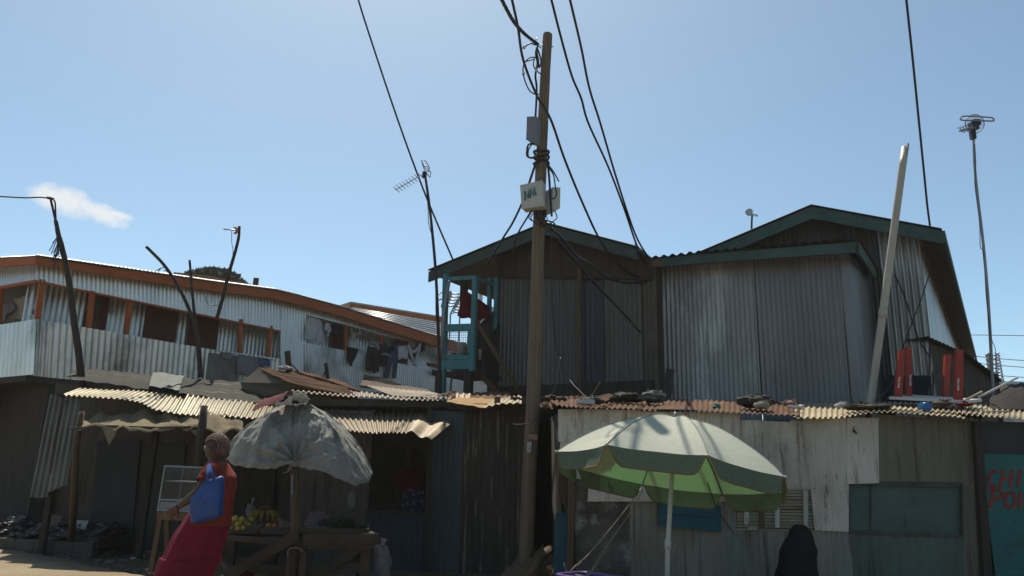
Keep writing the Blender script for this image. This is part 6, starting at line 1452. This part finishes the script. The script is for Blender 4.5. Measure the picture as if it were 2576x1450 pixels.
    b = MB(); b.tube([P(890, 1225, 9.0), P(885, 1250, 9.0), P(880, 1300, 9.0)], .003, 4); cc = P(884, 1260, 9.0)
    b.ball(cc, .05, .03, .10, 10, 8, .25, 3); tag(b.build('plastic_bag', M['sack_plastic']), 'thin clear bag hanging from the right edge of the grey canopy', 'bag')
fruit_stall()

def display_case():
    Y = 9.3; t = thing('display_case', 'glass food display case with pale metal frame on a wooden stand', 'display case', P(455, 1285, Y))
    D = V((.05, .42, 0)); tl, tr, br, bl = P(415, 1173, Y), P(515, 1177, Y), P(509, 1290, Y), P(397, 1284, Y)
    ml, mr = P(402, 1257, Y), P(510, 1262, Y)
    b = MB()
    for off in (V((0, 0, 0)), D):
        for a, c in ((tl, tr), (tl, bl), (tr, br), (ml, mr), (bl, br)): b.beam(a + off, c + off, .015, .015, (0, -1, 0.1))
    for a in (tl, tr, bl, br): b.beam(a, a + D, .022, .022)
    b.build('frame', M['metal_grey'], t)
    g = bpy.data.materials.new('clear_glass'); g.use_nodes = True; pb = g.node_tree.nodes['Principled BSDF']; pb.inputs['Base Color'].default_value = (.06, .07, .075, 1); pb.inputs['Roughness'].default_value = .05; pb.inputs['Alpha'].default_value = .22; pb.inputs['Specular IOR Level'].default_value = .6; M['clear_glass'] = g
    for name, q in (('front_pane', [tl, tr, mr, ml]), ('side_pane', [tl, ml, ml + D, tl + D]), ('back_pane', [tl + D, tr + D, mr + D, ml + D])):
        b = MB(); b.prism(q, (0, .004, 0) if 'side' not in name else (.004, 0, 0)); b.build(name, g, t)
    b = MB(); b.prism([ml, mr, br, bl], (0, .01, 0)); b.prism([ml, bl, bl + D, ml + D], (.01, 0, 0)); b.prism([ml + V((0, 0, -.02)), mr + V((0, 0, -.02)), mr + D + V((0, 0, -.02)), ml + D + V((0, 0, -.02))], (0, 0, .01)); b.build('lower_panel', M['box_grey'], t)
    sl_, sr_ = P(411, 1212, Y), P(512, 1216, Y); b = MB(); b.prism([sl_ + D * .1, sr_ + D * .1, sr_ + D * .9, sl_ + D * .9], (0, 0, .012)); b.build('shelf', M['metal_grey'], t)
    b = MB(); b.prism([tl, tr, tr + D, tl + D], (0, 0, .008)); b.build('roof_pane', g, t)
    s = thing('wooden_stand', 'tall rough wooden stand carrying the glass display case', 'stand', setz(P(450, 1440, Y), 0))
    b = MB(); a, c = P(393, 1287, Y - .03), P(520, 1295, Y - .03); b.prism([a, c, c + D * 1.1, a + D * 1.1], (0, 0, -.035)); b.build('top', M['wood_dark'], s)
    b = MB(); b.beam(P(396, 1297, Y - .02), P(520, 1303, Y - .02), .03, .09); b.build('apron', M['wood_post'], s)
    for (u, v, u2, v2, dy) in [(405, 1300, 378, 1443, 0), (512, 1303, 520, 1450, 0), (420, 1300, 425, 1440, .42), (505, 1300, 508, 1440, .42)]:
        b = MB(); p = P(u, v, Y + dy); q = P(u2, v2, Y + dy); b.beam(setz(q, -.03), p, .055, .05, (0, -1, 0)); b.build('leg', M['wood_post'], s)
    b = MB(); b.tube([P(372, 1442, 9.2), P(405, 1441, 9.2)], .008, 5); tag(b.build('stick', M['c_cream']), 'short pale stick lying at the foot of the display stand', 'stick')
display_case()

# ================================================================== heap on the low platform
def heap():
    t = thing('low_platform', 'low walled platform of pale blocks holding a dark heap at the left', 'platform', setz(P(110, 1382, 11.7), 0))
    a, c = P(-60, 1380, 11.9), P(232, 1388, 11.4); a.z = c.z = 0; zt = .24
    n = 6; M['old_block'] = mat('old_block', (.11, .10, .085), (.065, .06, .052), .95, 0, 4, bump=.6, bs=14)
    for k in range(n):
        p, q = a.lerp(c, k / n), a.lerp(c, (k + .97) / n); b = MB(); b.prism([p, q, q + V((.02, .16, 0)), p + V((.02, .16, 0))], (0, 0, zt * (.92 + .12 * rnd()))); b.build('block', M['old_block'], t)
    b = MB(); b.prism([a + V((0, .15, .15)), c + V((0, .15, .15)), c + V((.3, 1.6, .15)), a + V((.2, 1.6, .15))], (0, 0, .02)); b.build('deck', M['wood_dark'], t)
    b = MB()
    for k in range(520):
        f = rnd(); d = rnd(); base = a.lerp(c, .02 + f * .96) + V((.05, .12 + d * 1.2, 0)); h = zt - .06 + .30 * math.sin(math.pi * min(1, d * .9 + .12)) * (.7 + .5 * noise.noise(V((f * 5, d * 3, 0))))
        L_ = .09 + .10 * rnd(); w = .04 + .03 * rnd(); yaw = rnd() * 6.28; tl_ = (rnd() - .5) * .9
        M3 = (Matrix.Rotation(yaw, 3, 'Z') @ Matrix.Rotation(tl_, 3, 'Y')); b.ball(setz(base, h), L_, w, .022 + .02 * rnd(), 8, 5, .35, 2.2, k, ax=M3)
    struct(b.build('heap', mat('heap_dark', (.05, .046, .042), (.02, .019, .018), .5, 0, 6, bump=.3, stains=[((.20, .18, .16), 3, (1, 1, 1), .62, .68)], spec=.5)), 'stuff')
    b = MB(); b.prism([P(112, 1322, 11.7), P(141, 1326, 11.7), P(157, 1300, 11.95), P(130, 1294, 11.95)], (0, .02, .004)); tag(b.build('cardboard', mat('cardboard', (.22, .17, .11), None, .9, 0, 3)), 'plain brown cardboard propped on the dark heap', 'cardboard')
    k = thing('picture_card', 'torn picture card in red and white stuck in the heap right of the post', 'card', P(203, 1330, 11.4))
    q = [P(188, 1327, 11.35), P(213, 1333, 11.35), P(222, 1311, 11.55), P(189, 1309, 11.55)]
    b = MB(); b.prism(q, (0, .012, .003)); b.build('sheet', M['c_white'], k)
    b = MB(); b.tube([q[0].lerp(q[1], .2).lerp(q[3].lerp(q[2], .3), .3) + V((0, -.008, .004)), q[0].lerp(q[1], .45).lerp(q[3].lerp(q[2], .5), .5) + V((0, -.008, .004)), q[0].lerp(q[1], .5).lerp(q[3].lerp(q[2], .5), .2) + V((0, -.008, .004))], .012, 5); b.build('print', M['red_paint'], k)
    for lab, (u, v) in (('small white scrap on the verge nearest the left edge', (131, 1392)), ('small white scrap on the verge below the platform', (157, 1386)), ('white paper scrap right of the leaning post foot', (327, 1408))):
        p = G(u, v, .06); b = MB(); b.prism([p, p + V((.06, .01, .01)), p + V((.05, .06, .02)), p + V((-.01, .05, .015))], (0, 0, .006)); tag(b.build('paper_scrap', M['c_white']), lab, 'scrap')
heap()

# ================================================================== laundry
def garment(name, label, cat, pl, pts, m_, grp='washing hung along the white house', depth=.03):
    """outline in the hanging plane, filled as a folded sheet with its own thickness"""
    P3 = [pl.px(*q) for q in pts]; n = len(P3); c = sum(P3, V()) / n
    fine = []
    for i in range(n):
        a, d = P3[i], P3[(i + 1) % n]
        for k in range(4): fine.append(a.lerp(d, k / 4))
    fold = lambda p: pl.n * (.03 * math.sin(pl.s_of(p) * 24 + .8 * p.z) + .02 * noise.noise(p * 5))
    f = [p + fold(p) for p in fine]; b = MB(); b.add(f + [p - pl.n * depth for p in f], [tuple(range(len(f))), tuple(reversed(range(len(f), 2 * len(f))))] + [(i, (i + 1) % len(f), len(f) + (i + 1) % len(f), len(f) + i) for i in range(len(f))])
    o = b.build(name, M[m_] if isinstance(m_, str) else m_); tag(o, label, cat, grp); return o
def laundry():
    q = plL.off(.10)
    garment('dress', 'white smock hanging at the left of the right gallery opening', 'clothing', q, [(776, 797), (800, 803), (812, 812), (814, 840), (818, 866), (800, 860), (795, 850), (790, 861), (768, 852), (772, 820)], 'c_white')
    garment('shirt', 'small white shirt beside the white smock', 'clothing', q, [(820, 812), (831, 815), (836, 834), (829, 837), (828, 847), (822, 845), (823, 832), (817, 830)], 'c_white')
    garment('cloth', 'dull purple cloth left of the orange gallery post', 'cloth', q.off(-.3), [(836, 815), (862, 820), (866, 846), (838, 842)], 'c_purple')
    garment('top', 'white halter top hanging high under the gallery eave', 'clothing', q, [(883, 822), (888, 836), (898, 839), (909, 828), (912, 841), (903, 848), (897, 841), (894, 849), (898, 857), (881, 855), (885, 842), (881, 838)], 'c_cream')
    w = q.off(.05)
    garment('trousers', 'short black trousers hanging lowest over the parapet', 'clothing', w, [(876, 873), (901, 878), (896, 898), (886, 922), (879, 918), (874, 900)], 'c_dark')
    garment('robe', 'long black garment draped over the parapet', 'clothing', w, [(925, 872), (951, 876), (955, 905), (953, 935), (943, 940), (933, 934), (922, 930), (924, 898)], 'c_dark')
    garment('shirt', 'greyish shirt hanging above the long black garment', 'clothing', w.off(.03), [(930, 858), (952, 862), (955, 874), (944, 876), (936, 866), (933, 874), (928, 870)], 'c_grey')
    sh = garment('shirt', 'navy shirt with a pale chest stripe next to the jeans', 'clothing', w, [(958, 866), (968, 864), (974, 872), (982, 872), (986, 866), (994, 868), (991, 884), (985, 886), (984, 926), (960, 920), (956, 905)], 'c_navy')
    b = MB(); p = w.off(.05); b.tube(polyline([p.px(962, 891), p.px(974, 892), p.px(983, 899)], 4), .035, 6); b.build('stripe', M['c_grey'], sh)
    garment('jeans', 'long blue jeans hanging by the waist', 'clothing', w, [(983, 871), (1002, 873), (1002, 900), (998, 952), (986, 951), (990, 915), (986, 912), (978, 952), (966, 951), (976, 905)], 'c_jean')
    garment('shorts', 'white shorts between the jeans and the lace top', 'clothing', w, [(1003, 872), (1026, 870), (1025, 890), (1022, 904), (1014, 900), (1003, 906), (1001, 890)], 'c_white')
    lt = garment('lace_top', 'black top with a broad white lace collar', 'clothing', w, [(1028, 868), (1040, 880), (1054, 862), (1058, 868), (1052, 896), (1044, 918), (1036, 908), (1026, 890)], 'c_dark')
    for pts in ([(1027, 868), (1031, 884), (1040, 908), (1047, 920)], [(1057, 864), (1052, 886), (1046, 906), (1040, 918)], [(1029, 876), (1040, 886), (1054, 872)]):
        b = MB(); p = w.off(.05); b.tube(polyline([p.px(*x) for x in pts], 4), .045, 6); b.build('collar', M['c_white'], lt)
    garment('cloth', 'narrow black cloth at the end of the washing line', 'cloth', w, [(1059, 866), (1068, 862), (1068, 882), (1062, 886)], 'c_black')
    garment('cloth', 'dark red cloth hanging beside the teal balcony', 'cloth', w, [(1072, 912), (1104, 918), (1102, 926), (1080, 922)], 'c_burg')
    garment('cloth', 'ragged black cloth low beside the teal balcony', 'cloth', w, [(1086, 930), (1104, 934), (1102, 948), (1094, 946), (1088, 942)], 'c_black')
    garment('towel', 'small pale towel on the left washing line', 'cloth', q.off(.1), [(556, 886), (590, 892), (586, 906), (564, 902)], 'c_grey')
    garment('sheet', 'large grey sheet on the left washing line', 'cloth', q.off(.1), [(598, 892), (648, 900), (646, 924), (630, 944), (596, 942)], 'c_grey')
    garment('shorts', 'light blue shorts on the left washing line', 'clothing', q.off(.1), [(650, 900), (682, 906), (682, 922), (668, 920), (660, 924), (650, 920)], 'c_blue')
    garment('cloth', 'tan cloth hanging inside the far left gallery corner', 'cloth', plF.off(-.3), [(40, 752), (84, 738), (86, 790), (60, 806), (30, 800)], 'c_cream')
    garment('cloth', 'dull pale cloth by the left frame edge in the gallery', 'cloth', plF.off(-.2), [(-10, 775), (30, 760), (36, 775), (14, 800), (4, 815), (-10, 815)], 'c_grey')
    garment('bag', 'pale small bag hanging on the gallery wall between the red doors', 'bag', plL.off(-.6), [(276, 772), (284, 770), (285, 786), (278, 790)], 'c_cream')
    b = MB(); b.tube(polyline([w.px(908, 838), w.px(935, 856), w.px(980, 868), w.px(1028, 868), w.px(1070, 860)], 5), .008, 5); tag(b.build('washing_line', M['c_grey']), 'thin washing line sagging along the right gallery', 'line')
    b = MB(); b.tube(polyline([q.off(.1).px(540, 882), q.off(.1).px(600, 892), q.off(.1).px(690, 906)], 5), .008, 5); tag(b.build('washing_line', M['c_grey']), 'thin washing line under the left gallery', 'line')
    # stubs of posts standing on the shack roofs
    for lab, pts, w_ in [('dark stump with a thin stay rising behind the rusty roof', [(727, 935, 12.8), (723, 884, 12.8)], .09), ('shorter dark stump with a pale stay behind the rusty roof', [(824, 948, 12.8), (819, 914, 12.8)], .06), ('dark chimney stub on the long roof under the sky', [(642, 722, 20), (645, 700, 20)], .13), ('leaning dark plank against the corrugated wall beside the brown post', [(1676, 1012, 11.4), (1686, 931, 11.7)], .12)]:
        a, c = P(*pts[0]), P(*pts[1]); b = MB(); b.beam(a - (c - a) * .6, c, w_, w_ * .5, (0, -1, 0))
        if 'stay' in lab: b.beam(P(pts[0][0] + (30 if w_ > .08 else -15), pts[0][1] + 6, 12.7), a.lerp(c, .55), .02, .02)
        tag(b.build('stump', M['wood_dark']), lab, 'post')
    # things on the balcony: red cloth, bucket, can
    qb = plC.off(.25)
    garment('red_cloth', 'deep red cloth hanging across the teal balcony', 'cloth', qb, [(1163, 735), (1172, 732), (1230, 772), (1228, 812), (1214, 800), (1200, 815), (1180, 800), (1150, 795), (1158, 765)], 'c_red', 'things on the balcony')
    for lab, (u, v), r, h, m_ in (('pale plastic tub behind the balcony wire mesh', (1160, 893), .085, .22, 'white_plastic'), ('yellow can behind the balcony wire mesh', (1178, 893), .05, .16, 'wood_yellow'), ('greyish box of plastic right inside the balcony', (1212, 905), .07, .18, 'box_white')):
        c = plC.off(.55).px(u, v); k = thing('tub', lab, 'tub', c); b = MB(); b.grid([[c + V((math.cos(a) * rr, math.sin(a) * rr, hh)) for a in [2 * math.pi * j / 18 for j in range(18)]] for rr, hh in ((.001, 0), (r * .92, 0), (r, h * .9), (r * 1.04, h * .92), (r * 1.04, h), (r * .9, h), (r * .85, h * .3), (.001, h * .3))], True, True); b.build('tub_body', M[m_], k)
    b = MB(); b.tube(polyline([P(1133, 985, 12.9), P(1136, 955, 12.9), P(1140, 942, 12.9), P(1150, 938, 12.9), P(1180, 939, 13), P(1185, 940, 13)], 5), .018, 6); tag(b.build('bent_pipe', M['rubber']), 'bent dark pipe under the teal balcony', 'pipe')
laundry()

# ================================================================== clutter on the roofs
def bundle(label, u, v, Y, w, h, m_, sd, cat='rags', name='rag_bundle', nz=.35):
    c = P(u, v, Y); k = thing(name, label, cat, c); s = Y / F; b = MB()
    ctr = c + V((0, 0, h * s * .5)); rows = []
    for i in range(25):
        th = math.pi * i / 24; row = []
        for j in range(40):
            ph = 2 * math.pi * j / 40; q = V((math.sin(th) * math.cos(ph), math.sin(th) * math.sin(ph), math.cos(th)))
            r = 1 + nz * noise.noise(q * 1.8 + V((sd * 9, 0, 0))) + nz * .4 * abs(noise.noise(q * 4 + V((0, sd * 5, 0)))) + nz * .12 * noise.noise(q * 11)
            row.append(ctr + V((q.x * w * s * .5, q.y * w * s * .4, max(q.z, -.8) * h * s * .5)) * r)
        rows.append(row)
    b.grid(rows, True, True)
    if cat != 'stone':
        for j in range(16):
            a = rnd() * 6.28; p = ctr + V((math.cos(a) * w * s * .42 * rnd(), -w * s * .3 * rnd(), h * s * (.2 + .3 * rnd()))); d = V((rnd() - .5, rnd() - .5, rnd() * .5 - .4)) * w * s * .16
            b.add([p, p + d, p + d * 1.1 + V((.01, 0, .03)), p + V((.02, 0, .02))], [(0, 1, 2, 3)])
    b.build('bundle_body', M[m_] if isinstance(m_, str) else m_, k)
    return k
M['rag_dark'] = mat('rag_dark', (.055, .048, .04), (.022, .02, .017), .9, 0, 5, bump=.8, bs=14, stains=[((.42, .39, .34), 4.5, (1, 1, 1), .54, .60)])
M['rag_grey'] = mat('rag_grey', (.16, .155, .14), (.05, .048, .042), .9, 0, 9, bump=.8, bs=14, stains=[((.50, .46, .40), 4.5, (1, 1, 1), .50, .58)])
M['rag_brown'] = mat('rag_brown', (.11, .075, .05), (.05, .035, .025), .9, 0, 9, bump=.8, bs=14)
def roof_clutter():
    bundle('dark rag heap with white scraps on the rusty roof, left of the larger heap', 1577, 1014, 9.8, 75, 26, 'rag_dark', 1)
    bundle('larger grey rag and tyre heap on the rusty roof beside the brown post', 1645, 1014, 9.7, 62, 30, 'rag_grey', 2)
    bundle('tangled dark net and rag heap at the middle of the rusty roof', 1900, 1026, 9.3, 85, 30, 'rag_dark', 3)
    bundle('crumpled cream wrapper in front of the tangled net heap', 1916, 1030, 9.05, 36, 18, 'c_cream', 4, 'wrapper', 'wrapper')
    bundle('small teal plastic scrap on the rusty roof', 1803, 1029, 9.3, 20, 8, 'c_teal', 5, 'scrap', 'plastic_scrap')
    bundle('pinkish doll like bundle on the rusty roof', 1988, 1022, 9.3, 34, 13, 'c_pink', 6, 'rags', 'rag_bundle')
    bundle('crumpled grey rag at the left end of the rusty roof', 1492, 1018, 9.4, 52, 18, 'rag_grey', 7)
    bundle('brown sacking spread near the pale roof sheets', 2180, 1032, 9.1, 110, 14, 'rag_brown', 8)
    bundle('small white rag left of the blue bottle', 2115, 1026, 9.1, 28, 11, 'c_white', 9)
    bundle('brown crumpled bag right of the blue bottle', 2372, 1024, 9.1, 44, 15, 'rag_brown', 10)
    bundle('crimson rag shreds beside the upturned table', 2425, 1023, 9.2, 40, 8, 'c_red', 11)
    bundle('pale crumpled bags beside the teal balcony legs', 1105, 1005, 11.2, 26, 10, 'c_white', 12)
    bundle('reddish stones left of the pole on the ochre board', 1298, 1008, 10.3, 26, 9, 'rag_brown', 13, 'stone', 'stone')
    bundle('brown stones just right of the pole', 1385, 1010, 10.2, 34, 16, 'rag_brown', 14, 'stone', 'stone')
    bundle('second brown stone pile right of the pole', 1412, 1012, 10.1, 26, 14, 'rag_brown', 15, 'stone', 'stone')
    bundle('white crumpled paper on the sheet above the rusty ridge', 716, 931, 12.6, 30, 10, 'c_white', 16)
    b = MB(); b.box(P(1472, 1012, 9.1), .2, .12, .05, .2); tag(b.build('foam_tray', M['white_plastic']), 'white foam tray at the left end of the rusty roof', 'tray')
    b = MB(); b.box(P(1251, 1009, 10.1), .06, .08, .1, .3); tag(b.build('brick', M['wood_mid']), 'brown block standing on the ochre roof board', 'block')
    c = P(2010, 1025, 9.2); b = MB(); b.tube([c, c + V((.05, -.02, 0))], .03, 12); b.tube([c - V((.12, -.04, -.01)), c], .022, 10); tag(b.build('white_jar', M['white_plastic']), 'white plastic jar beside the pinkish bundle', 'jar')
    k = thing('water_bottle', 'clear blue plastic bottle lying end on upon the pale roof sheets', 'bottle', P(2335, 1032, 8.95)); c = P(2335, 1024, 8.95); M['blue_clear'] = mat('blue_clear', (.05, .25, .55), (.03, .17, .42), .15, 0, 6, bump=.1, trans=.5, spec=.7)
    b = MB(); d = V((.15, .95, .1)).normalized(); b.tube([c, c + d * .02, c + d * .2, c + d * .24], [.03, .055, .055, .02], 16); b.build('bottle_body', M['blue_clear'], k); b = MB(); b.tube([c + d * .24, c + d * .27], .016, 10); b.build('cap', M['blue_plastic'], k)
    for lab, pts, r, m_ in [('thin stick upright with cord at the left of the rusty roof', [(1478, 1006, 10), (1496, 985, 10), (1510, 962, 10)], .012, 'wood_post'), ('thin dark rod standing beside the brown corner post', [(1622, 1000, 11), (1632, 950, 11), (1634, 928, 11)], .012, 'wood_dark'),
                            ('pale lath slanting over the roof at right', [(2462, 1000, 9.6), (2560, 950, 9.8)], .014, 'c_white'), ('bleached stick behind the upturned table', [(2420, 1012, 9.4), (2470, 986, 9.6)], .014, 'c_cream'), ('long grey lath lying along the right roof edge', [(2410, 1040, 9.2), (2540, 1036, 9.4)], .02, 'c_cream')]:
        b = MB(); b.tube(polyline([P(*q) for q in pts], 3), r, 6); tag(b.build('stick', M[m_]), lab, 'stick', 'sticks on the roofs')
    # heap of scrap tin and debris at the far right
    b = MB(); rows = []
    for i in range(16):
        f = i / 15; u = 2490 + f * 130; top = 1002 - 38 * math.sin(min(1, f * 1.3) * math.pi * .6) - 8 * noise.noise(V((f * 9, 0, 0)))
        rows.append([P(u, 1030, 9.9), P(u, (1030 + top) / 2, 10.2) , P(u, top, 10.6), P(u, top + 20, 12)])
    b.grid(rows); tag(b.build('debris_heap', mat('debris', (.035, .031, .027), (.02, .018, .016), .95, 0, 6, bump=.8, bs=12)), 'dark mound of debris on the roof at the right edge', 'debris')
    b = MB()
    for k in range(60):
        u = 2060 + rnd() * 500; p = P(u, 1022 + rnd() * 8, 9.0 + rnd() * 1.2); d = V((rnd() - .5, rnd() - .5, rnd() * .25)) * .16; e = V((rnd() - .5, rnd() - .5, .1)) * .06; b.add([p, p + d, p + d + e, p + e], [(0, 1, 2, 3)])
    for k in range(70):
        u = 1360 + rnd() * 660; p = P(u, 1010 + rnd() * 12, 9.3 + rnd() * 1.2); d = V((rnd() - .5, rnd() - .5, rnd() * .25)) * .13; e = V((rnd() - .5, rnd() - .5, .1)) * .06; b.add([p, p + d, p + d + e, p + e], [(0, 1, 2, 3)])
    struct(b.build('roof_litter', M['rag_brown'], base=(0, 0, 0)), 'stuff')
    # loose bent sheets on the middle roofs
    for lab, q, m_ in [('rusty bent tin lying across the roof right of the pole', [(1352, 1020, 9.7), (1402, 1026, 9.6), (1432, 1008, 10.2), (1380, 1006, 10.4)], 'roof_rust'), ('rust sheet lying loose before the plinth right of the pole', [(1412, 1004, 11), (1470, 1000, 11), (1480, 993, 11.6), (1430, 995, 11.6)], 'roof_rust'), ('rippled rusty sheet beside the rag heaps', [(1470, 1006, 10.6), (1520, 1014, 9.8), (1570, 1000, 10.4), (1535, 990, 11)], 'roof_rust'), ('tan tin offcut at the foot of the balcony legs', [(1098, 992, 12), (1160, 1000, 11.6), (1190, 992, 12), (1140, 984, 12.5)], 'roof_rust'), ('low stack of pale boards by the balcony leg', [(1146, 1003, 11.4), (1182, 1004, 11.4), (1184, 992, 11.8), (1148, 990, 11.8)], 'roof_tan')]:
        A = [P(*x) for x in q]; b = MB(); b.corr([A[0], A[1]], [A[3], A[2]], .09, .014, 3, 6, .02, nrm=(0, 0, 1), edge=.05); tag(b.build('tin_sheet', M[m_]), lab, 'tin sheet')
roof_clutter()

# ================================================================== far things
def tree():
    t = thing('tree', 'dark leafy tree showing above the long white house roof', 'tree', setz(P(550, 720, 32), 0)); b0 = P(550, 720, 32)
    b = MB(); b.tube([setz(b0, 0), b0 - V((.2, 0, 2)), b0 + V((0, 0, .0))], [.3, .22, .12], 8)
    for k in range(7): a = P(490 + k * 20, 712 - 18 * rnd(), 32); b.tube([b0 - V((0, 0, .8)), b0.lerp(a, .6), a], [.1, .06, .03], 5)
    b.build('trunk', M['wood_dark'], t)
    b = MB(); blobs = [(500, 690, 24, 12), (530, 688, 34, 14), (556, 690, 22, 12), (580, 700, 22, 14), (600, 712, 16, 8), (478, 690, 8, 5), (545, 704, 40, 16), (608, 716, 8, 5), (568, 688, 8, 10)]
    for k in range(2600):
        u, v, w, h = blobs[int(rnd() * len(blobs))]; a = rnd() * 6.28; r = rnd() ** .6; p = P(u + w * r * math.cos(a), v + h * r * math.sin(a), 32 + (rnd() - .5) * 2.4)
        x = V((rnd() - .5, rnd() - .5, rnd() - .5)).normalized() * .17; y = V((rnd() - .5, rnd() - .5, rnd() - .5)).normalized() * .07; b.add([p - x, p + y, p + x, p - y], [(0, 1, 2, 3)])
    M['tree_leaf'] = mat('tree_leaf', (.04, .06, .03), (.02, .035, .02), .7, 0, 2, bump=0, trans=.2); b.build('crown', M['tree_leaf'], t)
tree()
def mast(label, pts, w, Y, rungs, dish=True):
    t = thing('lattice_mast', label, 'mast', setz(P(*pts[0], Y), 0)); a, c = P(*pts[0], Y), P(*pts[1], Y); a0 = setz(a, 0)
    b = MB()
    for s_ in (-1, 1): b.tube([a0 + V((s_ * w, 0, 0)), a + V((s_ * w, 0, 0)), c + V((s_ * w * .4, 0, 0))], .05, 4)
    n = rungs
    for k in range(n):
        p, q = a.lerp(c, k / n), a.lerp(c, (k + 1) / n); b.tube([p - V((w, 0, 0)), q + V((w * .8, 0, 0))], .035, 4); b.tube([p + V((w, 0, 0)), q - V((w * .8, 0, 0))], .035, 4)
    b.build('lattice', M['metal_grey'], t)
    b = MB()
    for k in range(5): p = a.lerp(c, .35 + k * .14); b.tube([p, p - V((w * 3, 0, 0))], .05, 4); b.ball(p - V((w * 3, 0, 0)), .22, seg=6, rings=4)
    b.build('aerial', M['metal_grey'], t)
mast('slim far lattice mast between the wires at right', [(2518, 965), (2508, 888)], .25, 60, 10)
mast('far lattice mast seen through the balcony left of the red cloth', [(1145, 790), (1166, 735)], .28, 45, 8)
def far_block():
    t = thing('far_house', 'small pale far house under the wires at the right edge', 'house', setz(P(2530, 985, 45), 0)); b = MB(); p = P(2520, 968, 45); b.box(setz(p, p.z / 2) + V((1.5, 1.5, 0)), 3.5, 3, p.z); b.build('wall', M['shack_white'], t); b = MB(); b.box(p + V((1.5, 1.5, .1)), 3.9, 3.4, .16); b.build('roof', M['roof_silver'], t)
    t = thing('far_house', 'pale far wall seen through the balcony right of the red cloth', 'house', setz(P(1215, 780, 40), 0)); p = P(1222, 772, 40); b = MB(); b.box(setz(p, p.z / 2) + V((0, 1, 0)), 1.0, 2, p.z); b.build('wall', M['white_plastic'], t); b = MB(); b.box(P(1209, 750, 40) - V((0, 0, 3)), .22, .22, 6.6); b.build('chimney', M['white_plastic'], t); b = MB(); b.tube([P(1190, 735, 40), P(1212, 730, 40)], .08, 5); b.build('beam', M['rubber'], t)
far_block()

# ================================================================== thin scattering volume, added to lift the shadows like lens glare
def glare_haze():
    b = MB(); b.hexa([V((x, y, z)) for z in (-1, 14) for x, y in ((-300, -300), (300, -300), (300, 300), (-300, 300))])
    m = bpy.data.materials.new('air'); m.use_nodes = True; nt = m.node_tree; nt.nodes.clear()  # stands in for veiling glare of the lens
    o = nt.nodes.new('ShaderNodeOutputMaterial'); v = nt.nodes.new('ShaderNodeVolumePrincipled')
    v.inputs['Color'].default_value = (.98, .95, .90, 1); v.inputs['Density'].default_value = 0.0007; v.inputs['Anisotropy'].default_value = .35
    nt.links.new(v.outputs[0], o.inputs['Volume']); ob = b.build('glare_haze', m, base=(0, 0, 0)); struct(ob, 'stuff')
glare_haze()
